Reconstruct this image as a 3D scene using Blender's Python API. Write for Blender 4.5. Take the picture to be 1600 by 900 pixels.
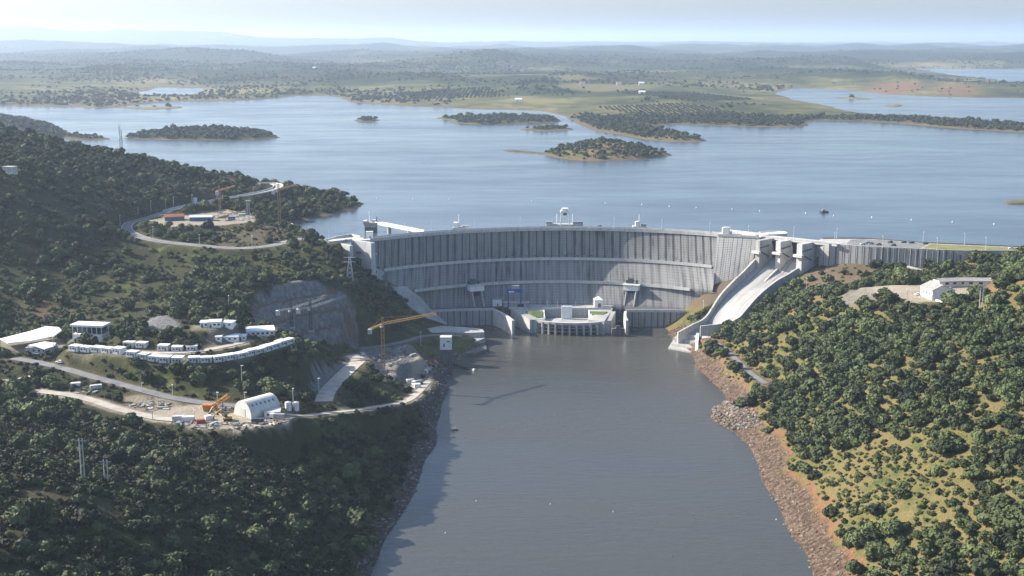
import bpy, bmesh, math, random
import numpy as np
from mathutils import Vector, Matrix

for o in list(bpy.data.objects):
    bpy.data.objects.remove(o)
SC = bpy.context.scene
COL = SC.collection
R = math.radians

# ------------------------------------------------------------------ camera, sky, sun, exposure
F, PW, PH = 2000.0, 1600.0, 900.0
CAMZ = 231.0
PITCH = math.atan(388.0 / F)
cam = bpy.data.cameras.new('camera')
cam.sensor_width = 36.0
cam.lens = 36.0 * F / PW
cam.clip_start = 1.0
cam.clip_end = 200000.0
camo = bpy.data.objects.new('camera', cam)
COL.objects.link(camo)
camo.location = (0, 0, CAMZ)
camo.rotation_euler = (R(90) - PITCH, 0, 0)
SC.camera = camo

SUN = Vector((-0.81, 0.20, 0.50)).normalized()
SUN_EL = math.asin(SUN.z)
SUN_AZ = math.atan2(SUN.x, SUN.y)
world = bpy.data.worlds.new('World')
SC.world = world
world.use_nodes = True
wn = world.node_tree.nodes
sky = wn.new('ShaderNodeTexSky')
sky.sky_type = 'NISHITA'
sky.sun_disc = False
sky.sun_elevation = SUN_EL
sky.sun_rotation = SUN_AZ
sky.altitude = 200
sky.air_density = 1.0
sky.dust_density = 2.4
sky.ozone_density = 3.8
bg = wn['Background']
bg.inputs['Strength'].default_value = 0.108
world.node_tree.links.new(sky.outputs['Color'], bg.inputs['Color'])
sl = bpy.data.lights.new('sun', 'SUN')
sl.energy = 5.0
sl.angle = R(0.53)
sl.color = (1.0, 0.93, 0.82)
so = bpy.data.objects.new('sun', sl)
COL.objects.link(so)
so.rotation_euler = SUN.to_track_quat('Z', 'Y').to_euler()
so.location = (-400, 0, 900)
SC.view_settings.view_transform = 'Standard'
SC.view_settings.look = 'None'
SC.view_settings.exposure = 1.2
SC.view_settings.gamma = 1.0
SC.view_settings.use_curve_mapping = False
SC.cycles.use_denoising = True
SC.cycles.max_bounces = 4
SC.cycles.diffuse_bounces = 2
SC.cycles.glossy_bounces = 2
SC.cycles.transparent_max_bounces = 4
SC.cycles.volume_bounces = 3
HAZE_DENSITY = 5.3e-5
HAZE_TOP = 520.0

LAKE = 66.0
CREST = 72.0

# ------------------------------------------------------------------ geometry helpers
CP, SP = math.cos(PITCH), math.sin(PITCH)
def ray(px, py):
    a = (px - 800.0) / F; b = -(py - 450.0) / F
    return np.array((a, CP + b * SP, -SP + b * CP))
def P(px, py, z):
    d = ray(px, py)
    t = (z - CAMZ) / d[2]
    return np.array((d[0] * t, d[1] * t, z))
def PYd(px, py, Y):
    d = ray(px, py)
    t = Y / d[1]
    return np.array((d[0] * t, Y, CAMZ + d[2] * t))
def proj(p):
    x, y, z = p[0], p[1], p[2] - CAMZ
    c = y * CP - z * SP; u = y * SP + z * CP
    return (800 + F * x / c, 450 - F * u / c, c)
def V(p): return Vector((float(p[0]), float(p[1]), float(p[2])))

_rs = np.random.RandomState(7)
_T = [_rs.rand(256, 256) for _ in range(8)]
def vnoise(x, y, k=0):
    xi = np.floor(x).astype(np.int64); yi = np.floor(y).astype(np.int64)
    fx = x - xi; fy = y - yi
    fx = fx * fx * (3 - 2 * fx); fy = fy * fy * (3 - 2 * fy)
    t = _T[k % 8]
    a = t[xi & 255, yi & 255]; b = t[(xi + 1) & 255, yi & 255]
    c = t[xi & 255, (yi + 1) & 255]; d = t[(xi + 1) & 255, (yi + 1) & 255]
    return (a + (b - a) * fx) * (1 - fy) + (c + (d - c) * fx) * fy
def fbm(x, y, k=0, n=4):
    s = 0; a = 0.5; f = 1.0
    for i in range(n):
        s = s + a * (vnoise(x * f + 17.3 * i, y * f + 9.1 * i, k + i) - 0.5) * 2
        a *= 0.5; f *= 2.03
    return s
def sstep(a, b, x):
    t = np.clip((x - a) / (b - a), 0, 1)
    return t * t * (3 - 2 * t)
def seg_dist(X, Y, pts):
    """distance to polyline (N,2), plus interpolated parameter index"""
    best = np.full(X.shape, 1e18); par = np.zeros(X.shape)
    for i in range(len(pts) - 1):
        ax, ay = pts[i][0], pts[i][1]; bx, by = pts[i + 1][0], pts[i + 1][1]
        dx, dy = bx - ax, by - ay
        l = dx * dx + dy * dy + 1e-9
        t = np.clip(((X - ax) * dx + (Y - ay) * dy) / l, 0, 1)
        d = (X - ax - t * dx) ** 2 + (Y - ay - t * dy) ** 2
        m = d < best
        best = np.where(m, d, best); par = np.where(m, i + t, par)
    return np.sqrt(best), par
def inside(X, Y, poly):
    r = np.zeros(X.shape, bool)
    n = len(poly); j = n - 1
    for i in range(n):
        xi, yi = poly[i][0], poly[i][1]; xj, yj = poly[j][0], poly[j][1]
        c = ((yi > Y) != (yj > Y)) & (X < (xj - xi) * (Y - yi) / ((yj - yi) if yj != yi else 1e-9) + xi)
        r ^= c; j = i
    return r
def sdist(X, Y, poly):
    d, _ = seg_dist(X, Y, list(poly) + [poly[0]])
    return np.where(inside(X, Y, poly), d, -d)
def catmull(pts, step):
    pts = [np.array(p, float) for p in pts]
    ext = [2 * pts[0] - pts[1]] + pts + [2 * pts[-1] - pts[-2]]
    out = []
    for i in range(1, len(ext) - 2):
        p0, p1, p2, p3 = ext[i - 1:i + 3]
        n = max(2, int(np.linalg.norm(p2 - p1) / step))
        for k in range(n):
            t = k / n
            out.append(0.5 * ((2 * p1) + (-p0 + p2) * t + (2 * p0 - 5 * p1 + 4 * p2 - p3) * t * t + (-p0 + 3 * p1 - 3 * p2 + p3) * t ** 3))
    out.append(pts[-1])
    return out

class MB:
    """collects polygons, then links ONE mesh object"""
    def __init__(s): s.v = []; s.f = []; s.m = []; s.smooth = False; s.uv = None
    def face(s, pts, m=0):
        b = len(s.v)
        s.v += [tuple(float(c) for c in p) for p in pts]
        s.f.append(tuple(range(b, b + len(pts)))); s.m.append(m)
    def box(s, c, sz, rz=0.0, m=0, taper=1.0):
        cx, cy, cz = c; x, y, z = sz[0] / 2, sz[1] / 2, sz[2] / 2
        ca, sa = math.cos(rz), math.sin(rz)
        b = len(s.v)
        for (i, j, k) in ((-1, -1, -1), (1, -1, -1), (1, 1, -1), (-1, 1, -1), (-1, -1, 1), (1, -1, 1), (1, 1, 1), (-1, 1, 1)):
            q = taper if k > 0 else 1.0
            lx, ly = i * x * q, j * y * q
            s.v.append((cx + lx * ca - ly * sa, cy + lx * sa + ly * ca, cz + k * z))
        for f in ((0, 3, 2, 1), (4, 5, 6, 7), (0, 1, 5, 4), (1, 2, 6, 5), (2, 3, 7, 6), (3, 0, 4, 7)):
            s.f.append(tuple(b + i for i in f)); s.m.append(m)
    def beam(s, a, b_, w, h=None, m=0):
        h = h or w
        a = Vector([float(t) for t in a]); b_ = Vector([float(t) for t in b_]); d = (b_ - a).normalized()
        up = Vector((0, 0, 1)) if abs(d.z) < 0.95 else Vector((0, 1, 0))
        r = d.cross(up).normalized(); u = r.cross(d)
        b = len(s.v)
        for p in (a, b_):
            for (i, j) in ((-1, -1), (1, -1), (1, 1), (-1, 1)):
                s.v.append(tuple(p + r * (i * w / 2) + u * (j * h / 2)))
        for f in ((0, 1, 2, 3), (7, 6, 5, 4), (0, 4, 5, 1), (1, 5, 6, 2), (2, 6, 7, 3), (3, 7, 4, 0)):
            s.f.append(tuple(b + i for i in f)); s.m.append(m)
    def tube(s, a, b_, r0, r1=None, n=8, m=0):
        r1 = r0 if r1 is None else r1
        a = Vector([float(t) for t in a]); b_ = Vector([float(t) for t in b_]); d = (b_ - a).normalized()
        up = Vector((0, 0, 1)) if abs(d.z) < 0.95 else Vector((1, 0, 0))
        r = d.cross(up).normalized(); u = r.cross(d)
        b = len(s.v)
        for p, q in ((a, r0), (b_, r1)):
            for k in range(n):
                t = 2 * math.pi * k / n
                s.v.append(tuple(p + r * (q * math.cos(t)) + u * (q * math.sin(t))))
        for k in range(n):
            k2 = (k + 1) % n
            s.f.append((b + k, b + n + k, b + n + k2, b + k2)); s.m.append(m)
        s.f.append(tuple(b + k for k in range(n))); s.m.append(m)
        s.f.append(tuple(b + n + k for k in reversed(range(n)))); s.m.append(m)
    def prism(s, poly, z0, z1, m=0):
        """vertical prism; z0/z1 number or list per vertex"""
        n = len(poly)
        a = sum(poly[i][0] * poly[(i + 1) % n][1] - poly[(i + 1) % n][0] * poly[i][1] for i in range(n))
        idx = list(range(n)) if a > 0 else list(reversed(range(n)))
        zb = (lambda i: z0[i]) if isinstance(z0, (list, tuple)) else (lambda i: z0)
        zt = (lambda i: z1[i]) if isinstance(z1, (list, tuple)) else (lambda i: z1)
        b = len(s.v)
        for i in idx: s.v.append((float(poly[i][0]), float(poly[i][1]), float(zb(i))))
        for i in idx: s.v.append((float(poly[i][0]), float(poly[i][1]), float(zt(i))))
        s.f.append(tuple(b + k for k in reversed(range(n)))); s.m.append(m)
        s.f.append(tuple(b + n + k for k in range(n))); s.m.append(m)
        for k in range(n):
            k2 = (k + 1) % n
            s.f.append((b + k, b + k2, b + n + k2, b + n + k)); s.m.append(m)
    def grid(s, rows, m=0, closed=False):
        """rows: list of equal-length point lists"""
        b = len(s.v); n = len(rows[0])
        for r in rows:
            for p in r: s.v.append(tuple(float(c) for c in p))
        for i in range(len(rows) - 1):
            for k in range(n if closed else n - 1):
                k2 = (k + 1) % n
                s.f.append((b + i * n + k, b + i * n + k2, b + (i + 1) * n + k2, b + (i + 1) * n + k)); s.m.append(m)
    def build(s, name, mats, parent=None, loc=None, smooth=False, recalc=False):
        """vertices are world coordinates; loc (the thing's base) is subtracted"""
        me = bpy.data.meshes.new(name)
        L = loc if loc is not None else (WORLD_LOC.get(parent.name, (0, 0, 0)) if parent else (0, 0, 0))
        vs = [(v[0] - L[0], v[1] - L[1], v[2] - L[2]) for v in s.v]
        me.from_pydata(vs, [], s.f)
        if not isinstance(mats, (list, tuple)): mats = [mats]
        for m in mats: me.materials.append(m)
        me.polygons.foreach_set('material_index', s.m)
        if recalc:
            bm = bmesh.new(); bm.from_mesh(me)
            bmesh.ops.recalc_face_normals(bm, faces=bm.faces); bm.to_mesh(me); bm.free()
        if smooth: me.polygons.foreach_set('use_smooth', [True] * len(me.polygons))
        o = bpy.data.objects.new(name, me)
        COL.objects.link(o)
        if parent:
            o.parent = parent; WORLD_LOC[o.name] = tuple(L)
        else:
            o.location = L
        return o
WORLD_LOC = {}
def tag(o, label=None, cat=None, group=None, kind=None):
    if label: o['label'] = label
    if cat: o['category'] = cat
    if group: o['group'] = group
    if kind: o['kind'] = kind
    return o
def thing(name, label, cat, loc=(0, 0, 0), group=None, rz=0.0, local=False):
    o = bpy.data.objects.new(name, None)
    o.empty_display_size = 1.0
    COL.objects.link(o)
    o.location = tuple(float(c) for c in loc); o.rotation_euler = (0, 0, rz)
    WORLD_LOC[o.name] = (0, 0, 0) if local else tuple(float(c) for c in loc)
    return tag(o, label, cat, group)
def dup(root, loc, rz=0.0, label=None, group=None, scale=1.0):
    r = root.copy(); COL.objects.link(r)
    r.location = tuple(float(c) for c in loc); r.rotation_euler = (0, 0, rz)
    r.scale = (scale, scale, scale) if not isinstance(scale, tuple) else scale
    if label: r['label'] = label
    if group: r['group'] = group
    for ch in list(root.children):
        c = ch.copy(); COL.objects.link(c); c.parent = r
        for g in list(ch.children):
            d = g.copy(); COL.objects.link(d); d.parent = c
    return r

# ------------------------------------------------------------------ materials
def nodes(m): return m.node_tree.nodes, m.node_tree.links
def mat(name, col, rough=0.8, var=0.18, scale=0.3, metallic=0.0, detail=4.0, dirt=0.0, bump=0.0, spec=0.3):
    m = bpy.data.materials.new(name); m.use_nodes = True
    n, l = nodes(m); p = n['Principled BSDF']
    p.inputs['Roughness'].default_value = rough
    p.inputs['Metallic'].default_value = metallic
    p.inputs['Specular IOR Level'].default_value = spec
    tc = n.new('ShaderNodeTexCoord')
    nz = n.new('ShaderNodeTexNoise'); nz.inputs['Scale'].default_value = scale; nz.inputs['Detail'].default_value = detail
    l.new(tc.outputs['Object'], nz.inputs['Vector'])
    r = n.new('ShaderNodeValToRGB')
    r.color_ramp.elements[0].position = 0.3; r.color_ramp.elements[1].position = 0.7
    r.color_ramp.elements[0].color = tuple(c * (1 - var) for c in col) + (1,)
    r.color_ramp.elements[1].color = tuple(min(1, c * (1 + var)) for c in col) + (1,)
    l.new(nz.outputs['Fac'], r.inputs['Fac'])
    out = r.outputs['Color']
    if dirt > 0:
        mp = n.new('ShaderNodeMapping'); mp.inputs['Scale'].default_value = (0.9, 0.9, 0.09)
        l.new(tc.outputs['Object'], mp.inputs['Vector'])
        n2 = n.new('ShaderNodeTexNoise'); n2.inputs['Scale'].default_value = 1.0; n2.inputs['Detail'].default_value = 5
        l.new(mp.outputs['Vector'], n2.inputs['Vector'])
        r2 = n.new('ShaderNodeValToRGB'); r2.color_ramp.elements[0].position = 0.45; r2.color_ramp.elements[1].position = 0.72
        l.new(n2.outputs['Fac'], r2.inputs['Fac'])
        k = n.new('ShaderNodeMath'); k.operation = 'MULTIPLY'; k.inputs[1].default_value = dirt
        l.new(r2.outputs['Color'], k.inputs[0])
        mx = n.new('ShaderNodeMix'); mx.data_type = 'RGBA'
        l.new(k.outputs[0], mx.inputs['Factor']); l.new(out, mx.inputs[6])
        mx.inputs[7].default_value = (col[0] * 0.3, col[1] * 0.29, col[2] * 0.28, 1)
        out = mx.outputs[2]
    l.new(out, p.inputs['Base Color'])
    if bump > 0:
        b = n.new('ShaderNodeBump'); b.inputs['Strength'].default_value = 1.0; b.inputs['Distance'].default_value = bump
        l.new(nz.outputs['Fac'], b.inputs['Height']); l.new(b.outputs['Normal'], p.inputs['Normal'])
    return m
def ramp(n, stops):
    r = n.new('ShaderNodeValToRGB')
    e = r.color_ramp.elements
    while len(e) < len(stops): e.new(0.5)
    for i, (p, c) in enumerate(stops):
        e[i].position = p; e[i].color = tuple(c) + (1,) if len(c) == 3 else c
    return r
def mixc(n, l, fac, a, b):
    x = n.new('ShaderNodeMix'); x.data_type = 'RGBA'
    if hasattr(fac, 'links'): l.new(fac, x.inputs['Factor'])
    else: x.inputs['Factor'].default_value = fac
    for s, k in ((a, 6), (b, 7)):
        if hasattr(s, 'links'): l.new(s, x.inputs[k])
        else: x.inputs[k].default_value = tuple(s) + (1,)
    return x.outputs[2]
def math_(n, l, op, a, b=None, clamp=False):
    x = n.new('ShaderNodeMath'); x.operation = op; x.use_clamp = clamp
    for s, k in ((a, 0), (b, 1)):
        if s is None: continue
        if hasattr(s, 'links'): l.new(s, x.inputs[k])
        else: x.inputs[k].default_value = s
    return x.outputs[0]
def noise_(n, l, vec, scale, detail=4, rough=0.5, mapping=None):
    if mapping:
        mp = n.new('ShaderNodeMapping'); mp.inputs['Scale'].default_value = mapping
        l.new(vec, mp.inputs['Vector']); vec = mp.outputs['Vector']
    x = n.new('ShaderNodeTexNoise'); x.inputs['Scale'].default_value = scale
    x.inputs['Detail'].default_value = detail; x.inputs['Roughness'].default_value = rough
    l.new(vec, x.inputs['Vector'])
    return x.outputs['Fac']
# ------------------------------------------------------------------ the dam's curves (needed by the terrain)
def circ3(a, b, c):
    ax, ay, bx, by, cx, cy = a[0], a[1], b[0], b[1], c[0], c[1]
    d = 2 * (ax * (by - cy) + bx * (cy - ay) + cx * (ay - by))
    ux = ((ax * ax + ay * ay) * (by - cy) + (bx * bx + by * by) * (cy - ay) + (cx * cx + cy * cy) * (ay - by)) / d
    uy = ((ax * ax + ay * ay) * (cx - bx) + (bx * bx + by * by) * (ax - cx) + (cx * cx + cy * cy) * (bx - ax)) / d
    return ux, uy, math.hypot(ax - ux, ay - uy)
def circfit(pts):
    A = np.array([[p[0], p[1], 1] for p in pts]); b = np.array([p[0] ** 2 + p[1] ** 2 for p in pts])
    s = np.linalg.lstsq(A, b, rcond=None)[0]
    return s[0] / 2, s[1] / 2, math.sqrt(s[2] + s[0] ** 2 / 4 + s[1] ** 2 / 4)
LEV = []
for z, pts in ((72.0, [(583, 374.5), (680, 365), (745, 361), (815, 358.5), (880, 357.5), (935, 358), (1030, 361.5), (1122, 367)]),
               (47.4, [(600, 421.7), (680, 411), (745, 407), (815, 404), (880, 403), (935, 405), (1030, 409.5), (1116, 415)]),
               (29.8, [(646, 454), (722, 445), (815, 440), (880, 439), (915, 440.5), (976, 442.5), (1005, 444.5), (1075, 450.5)]),
               (13.0, [(668, 483), (730, 479.5), (800, 477), (880, 477), (960, 479), (1062, 483)])):
    q = [P(x, y, z) for x, y in pts]
    cx, cy, r = circfit(q)
    a = [math.atan2(p[0] - cx, p[1] - cy) for p in q]
    if z == 29.8:
        q_ = P(1112, 455.5, z); a[-1] = math.atan2(q_[0] - cx, q_[1] - cy)
    LEV.append((z, cx, cy, r, a[0], a[-1]))
_L = np.array(LEV)
_pf = [np.polyfit(_L[:, 0], _L[:, k], 2) for k in range(1, 6)]
def arc(z):
    return [float(np.interp(z, _L[::-1, 0], _L[::-1, k])) for k in range(1, 6)]
def arc_pt(z, ang, off=0.0):
    """point on the downstream face at height z; ang measured from +Y; off>0 downstream (towards the camera)"""
    cx, cy, r, a0, a1 = arc(z)
    return (cx + (r - off) * math.sin(ang), cy + (r - off) * math.cos(ang), z)
def arc_u(z, u, off=0.0, ex=0.0):
    cx, cy, r, a0, a1 = arc(z)
    e = ex / r
    return arc_pt(z, (a0 - e) + (a1 - a0 + 2 * e) * u, off)
print('ARC', [[round(c, 2) for c in l] for l in LEV])

# ------------------------------------------------------------------ terrain
CTRL = [
 # left bank: water edge and bank
 (575,898,0),(590,870,0),(612,840,0),(632,800,0),(650,770,0),(660,745,0),(664,720,0),(690,690,0),(683,660,0),(690,635,0),(706,605,0),(702,578,0),
 (745,547,0),(765,530,-4),(640,875,-9),(700,800,-9),(730,700,-9),(745,620,-9),(800,600,-12),(900,700,-12),(950,850,-12),(850,560,-12),(1050,800,-10),(1000,600,-12),(1060,650,-8),(800,900,-12),(1140,860,-9),(900,540,-12),(1000,535,-8),
 (0,900,62),(150,900,50),(300,900,38),(420,900,24),(500,900,12),(0,800,64),(100,770,62),(200,800,54),(300,800,42),(420,800,28),(520,800,14),(560,850,7),
 (0,740,66),(130,745,60),(250,740,48),(400,740,32),(520,740,18),(600,740,8),(0,690,52),(150,690,46),(300,690,40),(450,700,30),(560,690,18),(630,680,8),
 (0,650,54),(200,660,46),(300,655,45),(300,645,45),(385,645,45),(450,652,44),(520,650,34),(590,640,22),(640,627,11),(662,605,6),
 (55,567,52),(200,605,49),(340,632,45),(115,552,58),(200,562,58),(290,568,58),(370,562,57),(455,537,55),(250,542,62),(340,530,63),(340,508,68),(400,515,58),
 (250,500,70),(300,480,66),(200,470,62),(200,500,60),(200,430,66),(200,400,72),(0,500,60),(0,470,66),(0,430,75),(0,380,90),(0,330,107),(0,270,128),(0,205,138),
 (100,430,70),(100,380,84),(100,330,100),(100,280,116),(100,225,132),(200,330,88),(200,290,102),(200,242,121),(300,330,84),(300,300,92),(300,264,103),
 (50,525,56),(140,530,56),(0,560,52),(0,600,51),(50,620,50),(130,640,47),
 (350,290,90),(350,272,97),(392,288,88),(330,345,80),(270,345,80),(225,352,79),(250,360,79),(300,382,76),(330,362,78),(400,350,79),(395,335,80),
 (440,380,74),(400,388,74),(350,389,75),(475,347,66),(500,340,66),(540,330,66),(563,322,66),(500,300,76),(450,312,76),(450,292,80),(520,303,70),(437,352,69),(455,358,66),(465,367,67),(430,330,74),
 (450,400,71),(500,387,73),(528,386.5,71.5),(556,397,58),(573,398,54),(546,394,60),(584,418,36),(592,434,32),(607,443,26),(598,428,31),(625,447,22),(470,377,75),(530,402,68),(552,422,60),(500,420,65),(450,440,62),(400,430,66),(400,400,71),(350,420,67),(300,430,66),(300,400,71),(350,460,64),
 (562,421,52),(616,452,27),(660,490,14),(596,456,36),(600,480,27),(560,460,48),(640,500,14),(600,502,24),(620,530,13),(680,522,11),(720,522,8),(735,535,5),
 (660,580,5),(640,607,6),(600,577,13),(560,562,20),(500,620,34),(530,590,28),(480,565,45),(480,600,41),(520,560,36),(545,600,28),(600,610,17),(560,640,26),(440,600,44),(440,560,52),
 (390,475,62),(430,447,64),(465,438,64),(510,447,60),(545,470,49),(400,508,50),(440,517,40),(480,522,34),(520,532,27),(556,546,19),(560,500,36),(450,480,51),
 # dam surroundings
 (700,508,-3),(730,505,-6),(765,502,-8),(690,484,4),(880,470,5),(1000,470,5),(800,470,5),(740,484,0),
 # right bank
 (1040,512,0),(1042,524,0),(1050,529,0),(1160,432,44),(1110,442,36),(1072,468,18),(1066,484,12),(1105,490,13),(1060,500,6),(1085,505,8),
 (1150,470,24),(1170,440,36),(1130,500,14),(1230,457,38),(1180,495,23),(1210,480,31),(1200,507,26),(1250,472,48),(1300,453,58),(1350,452,60),(1400,449,65),
 (1265,450,44),(1275,440,47),(1330,416,57),(1310,406,59),(1440,411,58),(1400,421,57),(1500,421,60),(1550,401,67),(1520,396,68),(1600,398,70),(1450,426,57),(1550,436,62),(1450,440,61),(1350,440,57),
 (1480,466,66),(1380,456,66),(1420,470,65),(1540,446,66),(1565,440,78),(1600,440,86),(1532,466,69),(1600,424,88),(1600,412,62),(1590,470,80),
 (1300,520,42),(1400,500,58),(1500,500,66),(1600,500,76),(1200,560,19),(1300,580,36),(1400,580,48),(1500,580,58),(1600,580,66),(1250,650,18),(1320,650,30),(1400,650,40),(1500,650,50),(1600,650,58),
 (1280,720,15),(1350,720,26),(1450,720,38),(1600,720,52),(1320,800,14),(1400,800,26),(1500,800,36),(1600,800,46),(1370,880,13),(1450,890,23),(1600,895,40),
 (1087,556,0),(1110,590,0),(1140,622,0),(1113,640,0),(1115,660,0),(1150,674,0),(1165,692,0),(1190,732,0),(1195,762,0),(1225,792,0),(1235,832,0),(1262,862,0),(1275,900,0),
 (1125,560,9),(1165,590,9),(1200,605,11),(1195,650,10),(1232,715,10),(1262,765,10),(1290,815,10),(1330,880,10),(1130,542,11),(1160,572,12),(1195,600,12),(1110,527,10),
]
pts3 = [P(*c) for c in CTRL]
pts3 += [np.array(p, float) for p in (
 (600,500,95),(750,800,85),(900,950,75),(-500,450,80),(-800,800,120),(-1000,1100,140),(-1000,1300,135),(-450,1420,50),(-800,1480,50),(-250,1420,50),(0,250,-10),(100,250,-10),(-300,300,60),(300,330,50),
 (700,1150,40),(400,1150,40),(200,1170,30),(50,1170,25),(-80,1140,25),(-150,1120,40),(0,1300,25),(300,1300,25),(0,1450,25),(600,1450,30),(-60,1260,40),(-100,1420,30),(440,1010,66),(600,980,68),(330,1040,60))]
C = np.array(pts3)
_c2 = 25.0 ** 2
def _phi(d2): return np.sqrt(d2 + _c2)
A_ = _phi((C[:, None, 0] - C[None, :, 0]) ** 2 + (C[:, None, 1] - C[None, :, 1]) ** 2)
N_ = len(C)
Mx = np.zeros((N_ + 1, N_ + 1)); Mx[:N_, :N_] = A_ - np.eye(N_) * 2.0; Mx[:N_, N_] = 1; Mx[N_, :N_] = 1
Wt = np.linalg.solve(Mx, np.append(C[:, 2], 0))
GX0, GX1, GY0, GY1, GS = -1100.0, 1000.0, 230.0, 1560.0, 2.5
gx = np.arange(GX0, GX1 + 0.1, GS); gy = np.arange(GY0, GY1 + 0.1, GS)
GXX, GYY = np.meshgrid(gx, gy)
H = np.full(GXX.shape, Wt[N_])
for i in range(N_):
    H += Wt[i] * np.sqrt((GXX - C[i, 0]) ** 2 + (GYY - C[i, 1]) ** 2 + _c2)
# ledges of the excavation, gullies and general roughness
away = np.clip(np.abs(H) / 8.0, 0.25, 1.0)
H += fbm(GXX / 60, GYY / 60, 1, 4) * 3.0 * away + fbm(GXX / 14, GYY / 14, 4, 3) * 1.0 * away

def W2(pl): return [P(x, y, z)[:2] for (x, y, z) in pl]
ROADS = {  # name: (pixel polyline with heights, width, surface)
 'dam_road': ([(516,379,72.6),(495,376,74),(470,373.5,74.5),(448,378,74.5),(425,384,74.3),(385,388,74.6),(345,387,75.2),(300,383,76),(262,379,76.6),(232,374,77.2),(208,366,77.8),(198,357,78.3),(204,348,79),(222,343,80),(240,338,81),(262,331,82)], 9, 'asphalt'),
 'upper_road': ([(262,331,82),(285,325,82.5),(320,318,83),(355,311,83.6),(390,305.5,84),(418,299.5,84.5),(433,294.5,85),(434,290,85.4),(422,287.6,86),(404,287.5,86.6)], 9.5, 'pale_road'),
 'valley_road': ([(20,560,53),(55,566,52.4),(95,575,51.6),(140,588,50.6),(200,604,49),(265,621,47.2),(320,630,46),(360,634,45.4),(410,637,45),(440,640,44.6)], 6.5, 'asphalt'),
 'yard_track': ([(60,612,50.5),(105,617,49.6),(140,625,48.4),(180,638,47),(215,647,46),(255,655,45.3),(300,657,45)], 6, 'gravel'),
 'river_track': ([(440,648,44.2),(480,650,39.5),(520,645,34),(560,640.5,28),(600,634.5,21),(635,627,13.5),(655,612,8.5),(668,597,6)], 5, 'gravel'),
 'ramp_track': ([(506,628,33.5),(512,612,31.5),(530,592,27.5),(550,573,22.5),(560,563,20.5),(549,555,21)], 10, 'gravel'),
 'terrace_track': ([(120,545,59),(150,544,59.5),(185,549,60),(225,552,60),(280,551,60),(330,546,60.3),(385,534,60.6)], 5, 'gravel'),
 'quay_road': ([(560,545,17),(590,542,15),(630,535,13),(660,526,11.5),(700,523.5,9.5),(722,526,8)], 6, 'asphalt'),
 'shore_road': ([(1108,530,10.5),(1130,543,11),(1150,562,11.5),(1172,583,12),(1197,600,12)], 4.5, 'asphalt'),
 'hill_road': ([(1380,407.5,59.5),(1400,411.5,59),(1420,417.5,58),(1452,426,57.5),(1487,431.5,58.5),(1520,434.5,60.5),(1556,436,62)], 6, 'pale_road'),
 'side_track': ([(0,596,51),(25,594,50.7),(52,588,50.8)], 4.5, 'gravel'),
}
PADS = [  # polygon in pixels, at height z
 ([(205,655),(262,658),(300,670),(380,672),(452,662),(462,640),(420,634),(360,636),(318,634),(262,640)], 45.0, 6),
 ([(190,622),(270,628),(300,640),(262,645),(200,640)], 45.8, 6),
 ([(228,345),(262,340),(300,335),(350,327),(400,338),(398,346),(350,352),(300,352),(262,355),(236,352)], 80.0, 8),
 ([(630,606),(645,586),(663,564),(683,566),(683,582),(668,605),(650,610)], 6.0, 5),
 ([(1345,449),(1400,446),(1445,446),(1552,437),(1560,444),(1530,460),(1500,470),(1430,473),(1400,464),(1360,456)], 66.0, 7),
 ([(112,546),(190,555),(290,562),(370,556),(440,534),(462,531),(462,537.5),(375,562),(290,569),(190,562),(112,553)], 58.0, 3),
 ([(190,540),(310,542),(312,547),(190,546)], 62.0, 4), ([(325,528),(388,524),(390,534),(325,537)], 63.0, 4),
 ([(300,507),(372,505),(372,515),(300,516)], 68.0, 5), ([(384,512),(434,510),(434,528),(390,530)], 59.0, 5),
 ([(-40,530),(98,528),(98,548),(-20,545)], 56.0, 6), ([(106,528),(168,526),(170,540),(108,540)], 56.5, 5),
 ([(575,575),(620,577),(620,586),(575,588)], 13.0, 4),
 ([(560,545),(640,536),(660,560),(620,572),(560,566)], 16.0, 8),
]
for poly, z, fall in PADS:
    pw = [P(x, y, z)[:2] for x, y in poly]
    sd = sdist(GXX, GYY, pw)
    w = sstep(-fall, 0.5, sd)
    H = H * (1 - w) + z * w
ROADW = {}
for name, (pl, wd, surf) in ROADS.items():
    w3 = catmull([P(*p) for p in pl], 4.0)
    ROADW[name] = w3
    d, par = seg_dist(GXX, GYY, [(p[0], p[1]) for p in w3])
    zz = np.interp(par, np.arange(len(w3)), [p[2] for p in w3])
    w = 1 - sstep(wd / 2 + 2.5, wd / 2 + 11, d)
    H = H * (1 - w) + zz * w
def hz(X, Y):
    X = np.asarray(X, float); Y = np.asarray(Y, float)
    u = np.clip((X - GX0) / GS, 0, len(gx) - 1.001); v = np.clip((Y - GY0) / GS, 0, len(gy) - 1.001)
    i = u.astype(int); j = v.astype(int); fu = u - i; fv = v - j
    return (H[j, i] * (1 - fu) + H[j, i + 1] * fu) * (1 - fv) + (H[j + 1, i] * (1 - fu) + H[j + 1, i + 1] * fu) * fv
_tt = np.arange(250.0, 1750.0, 1.5)
def hit(px, py):
    """where the sight line of the photograph meets the ground"""
    d = ray(px, py); d = d / d[1]
    x = d[0] * _tt; z = CAMZ + d[2] * _tt
    b = np.nonzero(z < hz(x, _tt))[0]
    if len(b) == 0: return P(px, py, LAKE)
    t1 = _tt[b[0]]; t0 = t1 - 1.5
    for _ in range(12):
        m = (t0 + t1) / 2
        if CAMZ + d[2] * m < hz(d[0] * m, m): t1 = m
        else: t0 = m
    return np.array((d[0] * t1, t1, float(hz(d[0] * t1, t1))))

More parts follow.
